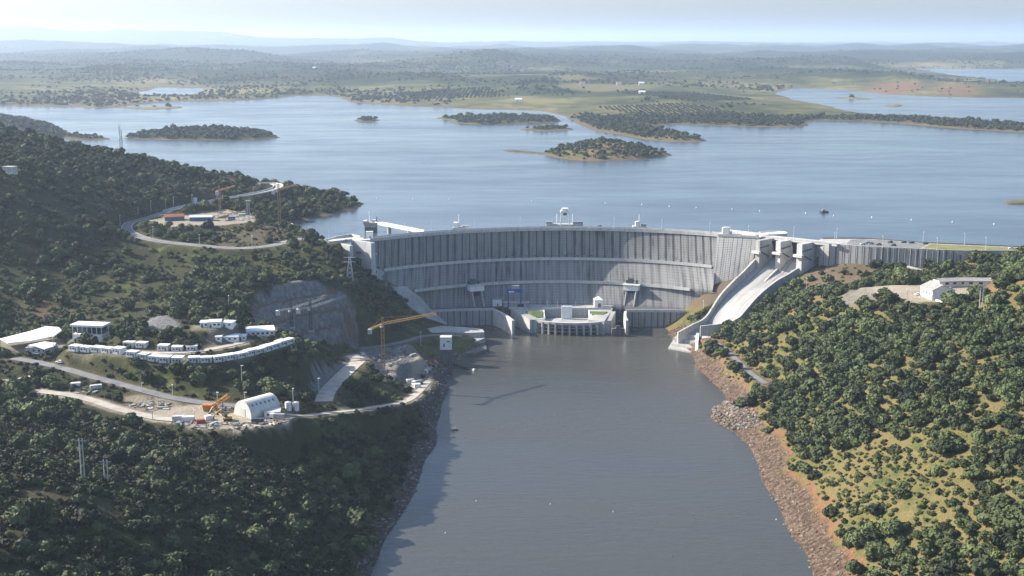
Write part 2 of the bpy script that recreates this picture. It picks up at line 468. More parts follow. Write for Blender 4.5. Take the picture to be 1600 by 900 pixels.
# benches blasted into the excavation
def HP(pl): return [hit(x, y)[:2] for x, y in pl]
ROCKCUT = HP([(386,478),(405,460),(430,447),(465,438),(510,446),(548,468),(556,500),(560,548),(520,536),(470,526),(420,514),(395,506)])
_sd = sdist(GXX, GYY, ROCKCUT) + fbm(GXX / 9, GYY / 9, 3, 2) * 2.0
_q = (H - 14.0 + fbm(GXX / 22, GYY / 22, 4, 2) * 0.9) / 10.0
_fq = _q - np.floor(_q)
BENCH = sstep(-1, 3, _sd)
H = H * (1 - BENCH) + BENCH * (14.0 + 10.0 * (np.floor(_q) + sstep(0.5, 0.88, _fq)))
BENCHFLAT = BENCH * (1 - sstep(0.42, 0.52, _fq)) * sstep(0.0, 0.06, _fq)
H += BENCH * fbm(GXX / 5, GYY / 5, 6, 2) * 0.8
_pp = sdist(GXX, GYY, [P(x, y, 16)[:2] for x, y in ((556,543),(642,534),(664,558),(624,574),(556,568))])
H += sstep(0, 10, _pp) * fbm(GXX / 11, GYY / 11, 2, 3) * 4.0 * (1 - sstep(-4, 12, 14 - seg_dist(GXX, GYY, [(p[0], p[1]) for p in ROADW['quay_road']])[0]))

# ------------------------------------------------------------------ far country: shores of the lake, islands, ranges
def LK(pl): return [P(x, y, LAKE)[:2] for x, y in pl]
SHORE_MAIN = LK([(-260,166),(0,165),(60,166.5),(120,167.5),(150,169),(180,167),(225,162.5),(290,158.5),(340,158),(380,157),(430,154),(445,151),(470,149),(505,149),(525,151),(540,155),(550,160),(600,163),(640,166),(700,168),(760,171),(800,172),(850,173),(868,177),
 (885,184),(892,190),(905,196),(925,203),(950,208),(985,214),(1015,219),(1060,221.5),(1105,221),(1092,213),(1060,207),(1035,202),(1015,198),(1060,194),(1100,196),(1160,198),(1230,199.5),(1265,197),(1262,191),(1285,188),(1340,189.5),(1400,193),(1450,198),(1500,201),(1560,204.5),(1600,207),(1700,212),(1900,216),
 (1900,205),(1700,201),(1600,196),(1540,191.5),(1480,187.5),(1430,185),(1390,181),(1345,176),(1310,170),(1290,165),(1262,160),(1235,154),(1205,147),(1215,142),(1250,137.5),(1300,139),(1350,143),(1380,147),(1450,150),(1530,152.5),(1600,153),(1900,156)])
SHORE_MAIN += [(60000, 9000), (60000, 90000), (-60000, 90000), (-60000, 9000), (-6000, 3400)]
BAYS = [LK([(205,145),(232,142),(248,136.5),(270,137),(322,138),(318,142),(300,146),(296,152),(270,151),(240,150)]),
        LK([(1425,107),(1500,107.5),(1700,108.5),(1900,109),(1900,138),(1600,133.5),(1560,126),(1500,119),(1450,111.5)])]
LANDS2 = [  # islands: polygon, height
 (LK([(845,242),(875,248),(905,251),(935,252),(975,250),(1020,247),(1050,243),(1035,237),(1000,230),(955,226),(905,227),(868,233)]), 19),
 (LK([(780,235.5),(800,238),(830,240),(850,242.5),(850,239),(820,235.5),(795,233.5)]), 1.6),
 (LK([(192,217),(260,219),(330,219.5),(390,219),(437,215.5),(425,210),(390,205.5),(330,204),(260,206),(205,211)]), 11),
 (LK([(-300,222),(0,221),(70,220),(104,216),(108,208),(92,199),(60,192),(0,188),(-300,190)]), 30),
 (LK([(90,216),(130,219.5),(172,218.5),(172,215.5),(120,212),(92,210)]), 2.0),
 (LK([(549,189),(572,190.8),(597,188.5),(590,186),(560,185.5)]), 4),
 (LK([(676,184.5),(700,187.5),(712,193),(750,195),(800,194.5),(850,192.5),(880,190),(868,184.5),(830,182.5),(780,183),(720,184),(700,183)]), 5),
 (LK([(800,202.5),(850,205.5),(900,203),(890,199),(850,199.5)]), 1.5),
 (LK([(1378,165.5),(1400,167.5),(1415,165.5),(1400,162.5)]), 4),
 (LK([(1562,317.5),(1585,321),(1700,326),(1700,311),(1600,311.5),(1575,313.5)]), 1.3),
 (LK([(165,168),(230,172),(288,169),(280,166),(220,167.5)]), 1.2),
 (LK([(1300,153),(1340,156),(1370,155.5),(1330,151.5)]), 2.0),
]
RIDGES = [  # depth, half width in depth, skyline (pixel x, pixel y)
 (26000, 5000, [(-700,48),(-200,44),(0,43),(60,46),(110,51),(160,53),(200,49),(260,50),(330,54),(400,58),(480,60),(560,63),(620,62),(700,65),(800,64),(900,66.5),(1000,66),(1100,66.5),(1300,69),(1600,72),(2200,70)]),
 (15000, 2200, [(-600,66),(0,66),(90,66),(150,70),(260,74),(380,73),(470,72),(560,70),(600,69),(680,74),(760,76),(900,72),(1060,73),(1150,77),(1230,73),(1330,77),(1420,75),(1500,72),(1600,70),(2100,70)]),
 (9500, 1300, [(-600,84),(0,86),(60,88),(140,84),(260,88),(420,93),(540,91),(640,84),(700,80),(780,78.5),(860,79),(960,81),(1050,84),(1120,86),(1200,92),(1250,86),(1330,82),(1420,81),(1500,83),(1600,82),(2100,86)]),
 (7000, 700, [(-500,104),(0,104),(120,102),(200,96),(280,97),(360,107),(450,100),(540,103),(660,110),(800,112),(930,112),(1040,103),(1100,95),(1180,93),(1260,96),(1330,99),(1400,104),(1480,116),(1560,130),(2000,130)]),
 (5000, 450, [(-500,128),(0,124),(60,122),(140,126),(230,131),(320,138),(400,133),(470,138),(560,134),(680,132),(760,130),(900,133),(1060,128),(1180,121),(1260,117),(1330,114),(1360,118),(1400,112),(1440,116),(1480,124),(1540,132),(1600,135),(2000,138)]),
]
def far_height(X, Y):
    S = X / Y
    d_all = np.full(X.shape, 1e9)
    land = inside(X, Y, SHORE_MAIN)
    jit = fbm(X / 130, Y / 130, 2, 3)
    for b in BAYS: land &= ~inside(X, Y, b)
    for pl in [SHORE_MAIN] + BAYS:
        d, _ = seg_dist(X, Y, list(pl) + [pl[0]]); d_all = np.minimum(d_all, d)
    sd = np.where(land, d_all, -d_all) + jit * 22
    roll = np.clip(fbm(X / 1100, Y / 1500, 3, 4) * 0.75 + 0.5, 0, 1.2)
    h = np.where(sd > 0, 2.2 * (1 - np.exp(-sd / 12)) + 9 * (1 - np.exp(-sd / 220)) + sstep(60, 900, sd) * roll ** 1.7 * (46 + 70 * sstep(4200, 8500, Y)), -np.minimum(12, -sd * 0.12))
    px_eq = S  # azimuth
    for Yr, wr, sk in RIDGES:
        zs = [PYd(x, y, Yr)[2] for x, y in sk]
        ss = [PYd(x, y, Yr)[0] / Yr for x, y in sk]
        zr = np.interp(S, ss, zs)
        zr = zr + (fbm(X / (Yr * 0.045), Y / (Yr * 0.06), 5, 4) + 0.15) * Yr * 0.0030
        k = np.clip(1 - np.abs(Y - Yr * (1 + 0.06 * fbm(S * 9, S * 3 + Yr, 6, 2))) / wr, 0, 1)
        k = k * k * (3 - 2 * k)
        k *= sstep(0, 350, sd)
        h = np.where(land, np.maximum(h, (zr - LAKE) * k), h)
    for pl, top in LANDS2:
        s2 = sdist(X, Y, pl)
        s2 = s2 + fbm(X / 45, Y / 45, 4, 3) * min(9.0, top * 1.1)
        wid = 30.0 + top * 2.2
        hh = np.where(s2 > 0, 1.2 * (1 - np.exp(-s2 / 5)) + top * (1 - np.exp(-(s2 / wid) ** 1.3)), np.maximum(-10, s2 * 0.2))
        h = np.maximum(h, hh)
    return LAKE + h

# one sheet, fine near the camera and coarser towards the horizon
sx = np.linspace(-0.66, 0.66, 661)
rows = list(np.arange(250.0, 1500.0, 2.5))
while rows[-1] < 70000: rows.append(rows[-1] * 1.0115)
ry = np.array(rows)
TX = ry[:, None] * sx[None, :]; TY = np.repeat(ry[:, None], len(sx), 1)
TZ = np.zeros_like(TX)
nr = int(np.searchsorted(ry, 1540.0))
TZ[:nr] = hz(TX[:nr], TY[:nr])
f0 = int(np.searchsorted(ry, 1300.0))
fz = far_height(TX[f0:], TY[f0:])
wblend = sstep(1380, 1520, TY[f0:])
TZ[f0:] = np.where(wblend <= 0, np.maximum(TZ[f0:], np.where(fz > LAKE + 0.2, fz, -99)), TZ[f0:] * (1 - wblend) + fz * wblend)
TZ[nr:] = fz[nr - f0:]
nrow, ncol = TX.shape
# ------------------------------------------------------------------ ground masks (real ground cover, by plan outline)
MK = np.zeros((nrow, ncol, 4)); MK2 = np.zeros((nrow, ncol, 4))
rn = int(np.searchsorted(ry, 1520.0))
nX, nY, nZ = TX[:rn], TY[:rn], TZ[:rn]
jn = fbm(nX / 7, nY / 7, 3, 3)
def paint(arr, ch, poly, soft=4.0, val=1.0, rough=5.0):
    sd = sdist(nX, nY, poly) + jn * rough
    arr[:rn, :, ch] = np.maximum(arr[:rn, :, ch], sstep(-soft / 2, soft / 2, sd) * val)
paint(MK, 0, ROCKCUT)
_u = np.clip((nX - GX0) / GS, 0, len(gx) - 1).round().astype(int); _v = np.clip((nY - GY0) / GS, 0, len(gy) - 1).round().astype(int)
MK[:rn, :, 1] = np.maximum(MK[:rn, :, 1], BENCHFLAT[_v, _u] * 0.75 * (nX < 0)); MK[:rn, :, 0] *= 1 - 0.85 * BENCHFLAT[_v, _u] * (nX < 0)
paint(MK, 3, HP([(8,775),(60,762),(120,765),(175,790),(190,806),(150,806),(90,790),(40,786)]), val=0.35)
paint(MK, 0, HP([(224,516),(230,500),(246,492),(266,494),(284,506),(284,516)]), rough=2)
paint(MK, 0, HP([(560,548),(640,537),(664,560),(650,590),(610,598),(560,566)]), val=0.75)
paint(MK, 0, HP([(484,604),(498,577),(540,556),(560,560),(548,575),(512,612)]))
paint(MK, 0, HP([(1372,470),(1330,452),(1308,478),(1318,480)]), rough=2, val=0.6)
RIPRAP_L = HP([(665,560),(692,556),(709,575),(711,600),(697,620),(692,650),(672,660),(652,640),(676,600)])
paint(MK2, 1, RIPRAP_L)
paint(MK, 1, HP([(318,300),(330,275),(352,262),(388,268),(400,288),(398,297),(350,308)]), val=0.22)
paint(MK, 3, HP([(314,302),(328,274),(352,260),(390,266),(404,288),(400,298),(350,310)]))   # reddish road cutting
for pl in ([(1546,472),(1543,448),(1556,436),(1566,444),(1560,470)], [(1516,462),(1528,447),(1536,452),(1524,466)], [(1350,500),(1365,490),(1372,500),(1360,506)], [(1440,500),(1452,492),(1460,505),(1448,512)]):
    paint(MK, 1, HP(pl), rough=5, val=0.6)
paint(MK, 1, HP([(265,640),(300,634),(400,652),(405,668),(330,668),(280,662)]), val=0.55)
paint(MK, 1, HP([(200,640),(240,628),(272,634),(250,645)]), val=0.7)
paint(MK, 1, HP([(55,480),(72,470),(78,484),(65,496)]), val=0.6)
paint(MK, 3, HP([(1062,484),(1085,456),(1165,428),(1172,438),(1128,480)]))
paint(MK, 3, HP([(1252,452),(1253,430),(1272,418),(1330,413),(1372,420),(1368,440),(1330,452),(1290,455)]))
paint(MK, 3, HP([(318,385),(330,362),(430,352),(455,366),(436,378),(380,387)]), val=0.6)
paint(MK, 3, HP([(0,500),(30,470),(110,478),(170,505),(110,515),(40,512)]), val=0.45)
for k_, (poly, z, fall) in enumerate(PADS):
    pw = [P(x, y, z)[:2] for x, y in poly]
    paint(MK, 0 if k_ in (13, 14) else 2, pw, soft=3, rough=2.5, val=(0.85, 0.5, 0.8, 0.9, 0.85, 0.35, 0.3, 0.4, 0.35, 0.4, 0.6, 0.5, 0.5, 0.8, 0.9)[k_ if k_ < 15 else 14])
paint(MK, 2, HP([(1349,451),(1370,447),(1430,447),(1440,454),(1400,459),(1372,456)]), rough=1)
for name, wd in (('yard_track', 7), ('terrace_track', 6), ('river_track', 6)):
    d, _ = seg_dist(nX, nY, [(p[0], p[1]) for p in ROADW[name]])
    MK[:rn, :, 2] = np.maximum(MK[:rn, :, 2], (1 - sstep(wd / 2, wd / 2 + 3, d + jn * 2)) * 0.8)
# road verges are bare earth
for name, (pl, wd, s) in ROADS.items():
    d, _ = seg_dist(nX, nY, [(p[0], p[1]) for p in ROADW[name]])
    MK[:rn, :, 3] = np.maximum(MK[:rn, :, 3], (1 - sstep(wd / 2 + 1, wd / 2 + 4, d + jn * 2)) * 0.7)
# the drawn-down banks: bare debris up to a ragged line, red earth scarp above it on the right bank
rag = jn * 2.5 + fbm(nX / 25, nY / 25, 6, 3) * 2.0
rt = (nX > 60) & (nY < 1010)
MK2[:rn, :, 0] = np.where(rt, 1 - sstep(6.2, 8.4, nZ + rag * 1.3), 0)
MK[:rn, :, 1] = np.maximum(MK[:rn, :, 1], np.where(rt & (nY < 960), sstep(5.5, 8, nZ + rag) * (1 - sstep(9.0, 11.0, nZ + rag * 1.3 + jn * 1.5)) * (0.25 + 0.75 * sstep(-0.25, 0.25, fbm(nX / 12, nY / 12, 0, 3))), 0))
lf = (nX < 60) & (nY < 1010)
MK2[:rn, :, 1] = np.maximum(MK2[:rn, :, 1], np.where(lf, 1 - sstep(1.8, 4.6, nZ + rag * 1.4), 0))
# thin bare strip along the lake
lk = TY > 1120
ragf = fbm(TX / 40, TY / 40, 6, 3)
MK[:, :, 3] = np.maximum(MK[:, :, 3], np.where(lk, 1 - sstep(LAKE + 1.0, LAKE + 2.2, TZ + ragf * 1.2), 0))
# bare fields of the far shore
def farpaint(arr, ch, pl, val=1.0, soft=40):
    pw = [PYd(x, y, 1)[:2] for x, y in pl]
    pw = LK(pl)
    sd = sdist(TX[f0:], TY[f0:], pw) + ragf[f0:] * 30
    arr[f0:, :, ch] = np.maximum(arr[f0:, :, ch], sstep(-soft, soft, sd) * val)
farpaint(MK, 1, [(1355,142),(1375,136),(1425,136),(1440,141),(1420,148),(1375,147)], 0.8)
farpaint(MK, 1, [(1450,148),(1480,138),(1520,141),(1540,151),(1490,151)], 0.5)
for pl in ([(860,150),(900,143),(1030,141),(1020,149),(930,156)], [(860,135),(885,133),(935,137),(880,140)], [(1000,158),(1100,150),(1180,156),(1080,166)], [(780,160),(830,158),(900,165),(840,168)], [(930,170),(1060,168),(1180,186),(1020,190)]):
    farpaint(MK2, 2, pl, 0.7)
idx = np.arange(nrow * ncol).reshape(nrow, ncol)
fa = np.stack([idx[:-1, :-1], idx[:-1, 1:], idx[1:, 1:], idx[1:, :-1]], -1).reshape(-1, 4)
me = bpy.data.meshes.new('ground')
me.vertices.add(nrow * ncol)
me.vertices.foreach_set('co', np.stack([TX, TY, TZ], -1).astype(np.float32).ravel())
me.loops.add(fa.size); me.loops.foreach_set('vertex_index', fa.ravel().astype(np.int32))
me.polygons.add(len(fa)); me.polygons.foreach_set('loop_start', (np.arange(len(fa)) * 4).astype(np.int32))
me.update(calc_edges=True); me.validate()
for nm, arr in (('cover', MK), ('bank', MK2)):
    a = me.attributes.new(nm, 'FLOAT_COLOR', 'POINT')
    a.data.foreach_set('color', arr.astype(np.float32).ravel())
me.polygons.foreach_set('use_smooth', [True] * len(me.polygons))
ground = bpy.data.objects.new('ground', me); COL.objects.link(ground)
tag(ground, kind='structure')

def ground_material():
    m = bpy.data.materials.new('ground'); m.use_nodes = True
    n, l = nodes(m); p = n['Principled BSDF']; p.inputs['Roughness'].default_value = 0.95; p.inputs['Specular IOR Level'].default_value = 0.1
    g = n.new('ShaderNodeNewGeometry'); pos = g.outputs['Position']
    sp = n.new('ShaderNodeSeparateXYZ'); l.new(pos, sp.inputs[0])
    def at(nm):
        a = n.new('ShaderNodeAttribute'); a.attribute_name = nm
        s = n.new('ShaderNodeSeparateColor'); l.new(a.outputs['Color'], s.inputs[0])
        return s.outputs[0], s.outputs[1], s.outputs[2], a.outputs['Alpha']
    rock, red, pale, brown = at('cover'); debris, dark, field, _ = at('bank')
    big = noise_(n, l, pos, 0.022, 4, 0.6); mid = noise_(n, l, pos, 0.11, 5, 0.65); fine = noise_(n, l, pos, 0.7, 4, 0.7)
    # near scrub and dry grass; the right bank is drier
    scrub = mixc(n, l, fine, (0.022, 0.026, 0.010), (0.060, 0.062, 0.024))
    grass = mixc(n, l, fine, (0.100, 0.086, 0.034), (0.205, 0.160, 0.068))
    green = mixc(n, l, fine, (0.055, 0.068, 0.020), (0.115, 0.125, 0.040))
    side = math_(n, l, 'MULTIPLY', sp.outputs[0], 0.0011, False)
    side = math_(n, l, 'MINIMUM', math_(n, l, 'MAXIMUM', side, -0.16), 0.10)
    s = math_(n, l, 'ADD', math_(n, l, 'ADD', math_(n, l, 'MULTIPLY', big, 0.55), math_(n, l, 'MULTIPLY', mid, 0.5)), side)
    dryf = ramp(n, [(0.52, (0, 0, 0)), (0.62, (1, 1, 1))]); l.new(s, dryf.inputs['Fac'])
    gf = ramp(n, [(0.42, (0, 0, 0)), (0.54, (1, 1, 1))]); l.new(s, gf.inputs['Fac'])
    near = mixc(n, l, gf.outputs['Color'], scrub, green)
    near = mixc(n, l, dryf.outputs['Color'], near, grass)
    # far country: woodland, pasture, olive groves
    fb = noise_(n, l, pos, 0.0016, 6, 0.6, (1, 0.6, 1)); fm = noise_(n, l, pos, 0.008, 5, 0.7); ff = noise_(n, l, pos, 0.035, 3, 0.7)
    vo = n.new('ShaderNodeTexVoronoi'); vo.inputs['Scale'].default_value = 0.0022; vo.feature = 'F1'
    wob = n.new('ShaderNodeMapping'); wob.inputs['Scale'].default_value = (1.0, 0.55, 1.0); wob.inputs['Rotation'].default_value = (0, 0, 0.5); l.new(pos, wob.inputs['Vector']); l.new(wob.outputs['Vector'], vo.inputs['Vector'])
    cell = n.new('ShaderNodeSeparateColor'); l.new(vo.outputs['Color'], cell.inputs[0])
    fs = math_(n, l, 'ADD', math_(n, l, 'MULTIPLY', fb, 0.5), math_(n, l, 'MULTIPLY', fm, 0.5))
    fs = math_(n, l, 'ADD', fs, math_(n, l, 'MULTIPLY', math_(n, l, 'SUBTRACT', cell.outputs[0], 0.5), 0.12))
    hi = n.new('ShaderNodeMapRange'); hi.inputs[1].default_value = 80; hi.inputs[2].default_value = 108; l.new(sp.outputs[2], hi.inputs[0])
    fs = math_(n, l, 'SUBTRACT', fs, math_(n, l, 'MULTIPLY', hi.outputs[0], 0.16))
    fr = ramp(n, [(0.36, (0.018, 0.028, 0.012)), (0.44, (0.050, 0.058, 0.022)), (0.51, (0.120, 0.115, 0.045)), (0.58, (0.230, 0.195, 0.090)), (0.70, (0.30, 0.25, 0.14))])
    l.new(fs, fr.inputs['Fac'])
    far = mixc(n, l, math_(n, l, 'MULTIPLY', math_(n, l, 'SUBTRACT', ff, 0.35, True), 1.6, True), fr.outputs['Color'], (0.024, 0.033, 0.013))
    far = mixc(n, l, math_(n, l, 'MULTIPLY', field, 0.8), far, mixc(n, l, fm, (0.16, 0.15, 0.055), (0.29, 0.235, 0.11)))
    isfar = ramp(n, [(0.0, (0, 0, 0)), (1.0, (1, 1, 1))])
    mr = n.new('ShaderNodeMapRange'); mr.inputs[1].default_value = 2300; mr.inputs[2].default_value = 2700; l.new(sp.outputs[1], mr.inputs[0])
    c = mixc(n, l, mr.outputs[0], near, far)
    bn = mixc(n, l, mid, (0.115, 0.080, 0.055), (0.185, 0.135, 0.095)); c = mixc(n, l, brown, c, mixc(n, l, fine, bn, (0.10, 0.082, 0.05)))
    c = mixc(n, l, red, c, mixc(n, l, fine, (0.13, 0.062, 0.033), (0.27, 0.145, 0.080)))
    # broken rock: streaked and blocky
    str_ = noise_(n, l, pos, 0.5, 6, 0.75, (1.0, 1.0, 0.35)); v2 = n.new('ShaderNodeTexVoronoi'); v2.inputs['Scale'].default_value = 0.28; l.new(pos, v2.inputs['Vector'])
    rk = ramp(n, [(0.3, (0.10, 0.102, 0.103)), (0.5, (0.225, 0.225, 0.22)), (0.7, (0.38, 0.37, 0.35))]); l.new(str_, rk.inputs['Fac'])
    rkc = mixc(n, l, math_(n, l, 'MULTIPLY', v2.outputs['Distance'], 0.35, True), rk.outputs['Color'], (0.05, 0.05, 0.052))
    c = mixc(n, l, rock, c, rkc)
    c = mixc(n, l, pale, c, mixc(n, l, mid, (0.27, 0.225, 0.165), (0.46, 0.405, 0.32)))
    v3 = n.new('ShaderNodeTexVoronoi'); v3.inputs['Scale'].default_value = 0.55; l.new(pos, v3.inputs['Vector'])
    sc3 = n.new('ShaderNodeSeparateColor'); l.new(v3.outputs['Color'], sc3.inputs[0])
    db = ramp(n, [(0.15, (0.045, 0.034, 0.026)), (0.5, (0.105, 0.070, 0.048)), (0.9, (0.22, 0.16, 0.115))]); l.new(math_(n, l, 'ADD', math_(n, l, 'MULTIPLY', sc3.outputs[0], 0.5), math_(n, l, 'MULTIPLY', fine, 0.5)), db.inputs['Fac'])
    c = mixc(n, l, debris, c, db.outputs['Color'])
    dk = ramp(n, [(0.0, (0.034, 0.028, 0.023)), (0.5, (0.080, 0.066, 0.055)), (1.0, (0.18, 0.155, 0.13))]); l.new(math_(n, l, 'ADD', math_(n, l, 'MULTIPLY', sc3.outputs[1], 0.5), math_(n, l, 'MULTIPLY', fine, 0.5)), dk.inputs['Fac'])
    c = mixc(n, l, dark, c, dk.outputs['Color'])
    l.new(c, p.inputs['Base Color'])
    bmp = n.new('ShaderNodeBump'); bmp.inputs['Strength'].default_value = 0.8; bmp.inputs['Distance'].default_value = 1.6
    hh = math_(n, l, 'ADD', fine, math_(n, l, 'MULTIPLY', str_, math_(n, l, 'ADD', math_(n, l, 'MULTIPLY', rock, 2.0), math_(n, l, 'ADD', debris, dark))))
    l.new(hh, bmp.inputs['Height']); l.new(bmp.outputs['Normal'], p.inputs['Normal'])
    return m
me.materials.append(ground_material())

# ------------------------------------------------------------------ water
def water_material(name, deep, rough, wl, amp):
    m = bpy.data.materials.new(name); m.use_nodes = True
    n, l = nodes(m); p = n['Principled BSDF']
    p.inputs['IOR'].default_value = 1.333
    g = n.new('ShaderNodeNewGeometry'); pos = g.outputs['Position']
    cat = noise_(n, l, pos, 0.004, 4, 0.6, (0.55, 1.6, 1)); cat2 = noise_(n, l, pos, 0.02, 4, 0.6, (0.5, 1.4, 1))
    w = math_(n, l, 'ADD', math_(n, l, 'MULTIPLY', cat, 0.6), math_(n, l, 'MULTIPLY', cat2, 0.4))
    l.new(mixc(n, l, w, tuple(c * 0.7 for c in deep), tuple(c * 1.35 for c in deep)), p.inputs['Base Color'])
    mr = n.new('ShaderNodeMapRange'); mr.inputs[1].default_value = 0.38; mr.inputs[2].default_value = 0.62
    mr.inputs[3].default_value = rough * 0.55; mr.inputs[4].default_value = rough * 1.35
    l.new(w, mr.inputs[0]); l.new(mr.outputs[0], p.inputs['Roughness'])
    a = noise_(n, l, pos, 1.0 / wl, 5, 0.6, (0.8, 1.25, 1)); b_ = noise_(n, l, pos, 0.25 / wl, 3, 0.5, (0.6, 1.5, 1))
    h = math_(n, l, 'ADD', math_(n, l, 'MULTIPLY', a, amp), math_(n, l, 'MULTIPLY', b_, amp * 1.6))
    bm_ = n.new('ShaderNodeBump'); bm_.inputs['Strength'].default_value = 1.0; bm_.inputs['Distance'].default_value = 1.0
    l.new(h, bm_.inputs['Height']); l.new(bm_.outputs['Normal'], p.inputs['Normal'])
    return m
def sheet(name, poly, z, m):
    bm = bmesh.new()
    vs = [bm.verts.new((x, y, z)) for x, y in poly]
    f = bm.faces.new(vs)
    if f.normal.z < 0 or sum(poly[i][0] * poly[(i + 1) % len(poly)][1] - poly[(i + 1) % len(poly)][0] * poly[i][1] for i in range(len(poly))) < 0: f.normal_flip()
    bmesh.ops.triangulate(bm, faces=bm.faces)
    mm = bpy.data.meshes.new(name); bm.to_mesh(mm); bm.free()
    mm.materials.append(m)
    o = bpy.data.objects.new(name, mm); COL.objects.link(o)
    return tag(o, kind='structure')
axis = [arc_u(72, u, -5)[:2] for u in np.linspace(0, 1, 24)]
lake_poly = [(-40000, 70000), (-40000, 2500), (-3000, 1500), (-1000, 1330), (-600, 1290), (-400, 1275), (-300, 1200), (-250, 1130), (-210, 1085), (axis[0][0] - 45, axis[0][1] - 8)] + axis + \
    [P(1185, 369, 72)[:2] + np.array((0, 4)), P(1292, 377, 72)[:2] + np.array((0, 4)), P(1400, 381, 72)[:2], P(1600, 388, 72)[:2], (700, 960), (1400, 1000), (3000, 1500), (40000, 9000), (40000, 70000)]
sheet('lake', [tuple(map(float, p)) for p in lake_poly], LAKE, water_material('lake_water', (0.052, 0.066, 0.078), 0.20, 4.0, 0.13))
riv = [(-260, 150), (420, 150), (420, 1000)] + [arc_u(13, u, -2)[:2] for u in np.linspace(1, 0, 12)] + [(-260, 1000)]
sheet('river', [tuple(map(float, p)) for p in riv], 0.0, water_material('river_water', (0.056, 0.055, 0.047), 0.24, 1.6, 0.11))

# ------------------------------------------------------------------ roads
M_ASPH = mat('asphalt', (0.17, 0.17, 0.165), 0.9, 0.2, 0.15)
M_PALE = mat('pale_road', (0.36, 0.345, 0.32), 0.9, 0.15, 0.15)
M_GRAV = mat('gravel', (0.38, 0.345, 0.29), 0.95, 0.2, 0.2)
M_LINE = mat('road_paint', (0.75, 0.75, 0.72), 0.7, 0.08, 0.5)
def strip(pts, off0, off1, dz):
    mb = MB(); L = []; Rr = []
    for i, p in enumerate(pts):
        a = pts[max(0, i - 1)]; b = pts[min(len(pts) - 1, i + 1)]
        t = np.array((b[0] - a[0], b[1] - a[1])); t /= np.linalg.norm(t) + 1e-9
        nrm = np.array((-t[1], t[0]))
        L.append((p[0] + nrm[0] * off0, p[1] + nrm[1] * off0, p[2] + dz)); Rr.append((p[0] + nrm[0] * off1, p[1] + nrm[1] * off1, p[2] + dz))
    mb.grid([Rr, L])
    return mb
for name, (pl, wd, surf) in ROADS.items():
    s = strip(ROADW[name], wd / 2, -wd / 2, 0.3)
    o = s.build(name, {'asphalt': M_ASPH, 'pale_road': M_PALE, 'gravel': M_GRAV}[surf]); tag(o, kind='structure')
for name in ('dam_road', 'upper_road'):
    wd = ROADS[name][1]
    mb = MB()
    for off in (wd / 2 - 0.5, -wd / 2 + 0.5):
        q = strip(ROADW[name], off + 0.12, off - 0.12, 0.305); b = len(mb.v); mb.v += q.v; mb.f += [tuple(i + b for i in f) for f in q.f]; mb.m += q.m
    o = mb.build('road_markings', M_LINE); tag(o, kind='structure')

# ------------------------------------------------------------------ haze
hb = MB(); hb.box((0, 35800, (HAZE_TOP - 30) / 2), (98000, 74000, HAZE_TOP + 30))
hm = bpy.data.materials.new('haze'); hm.use_nodes = True
n, l = nodes(hm)
n.remove(n['Principled BSDF'])
pv = n.new('ShaderNodeVolumePrincipled')
pv.inputs['Color'].default_value = (0.66, 0.80, 1.0, 1)
pv.inputs['Density'].default_value = HAZE_DENSITY
pv.inputs['Anisotropy'].default_value = 0.35
l.new(pv.outputs[0], n['Material Output'].inputs['Volume'])
haze = hb.build('haze', hm); tag(haze, kind='stuff')
def cmp_(n, l, a, b):
    x = n.new('ShaderNodeMath'); x.operation = 'COMPARE'; l.new(a, x.inputs[0]); x.inputs[1].default_value = b; x.inputs[2].default_value = 0.08
    return x.outputs[0]
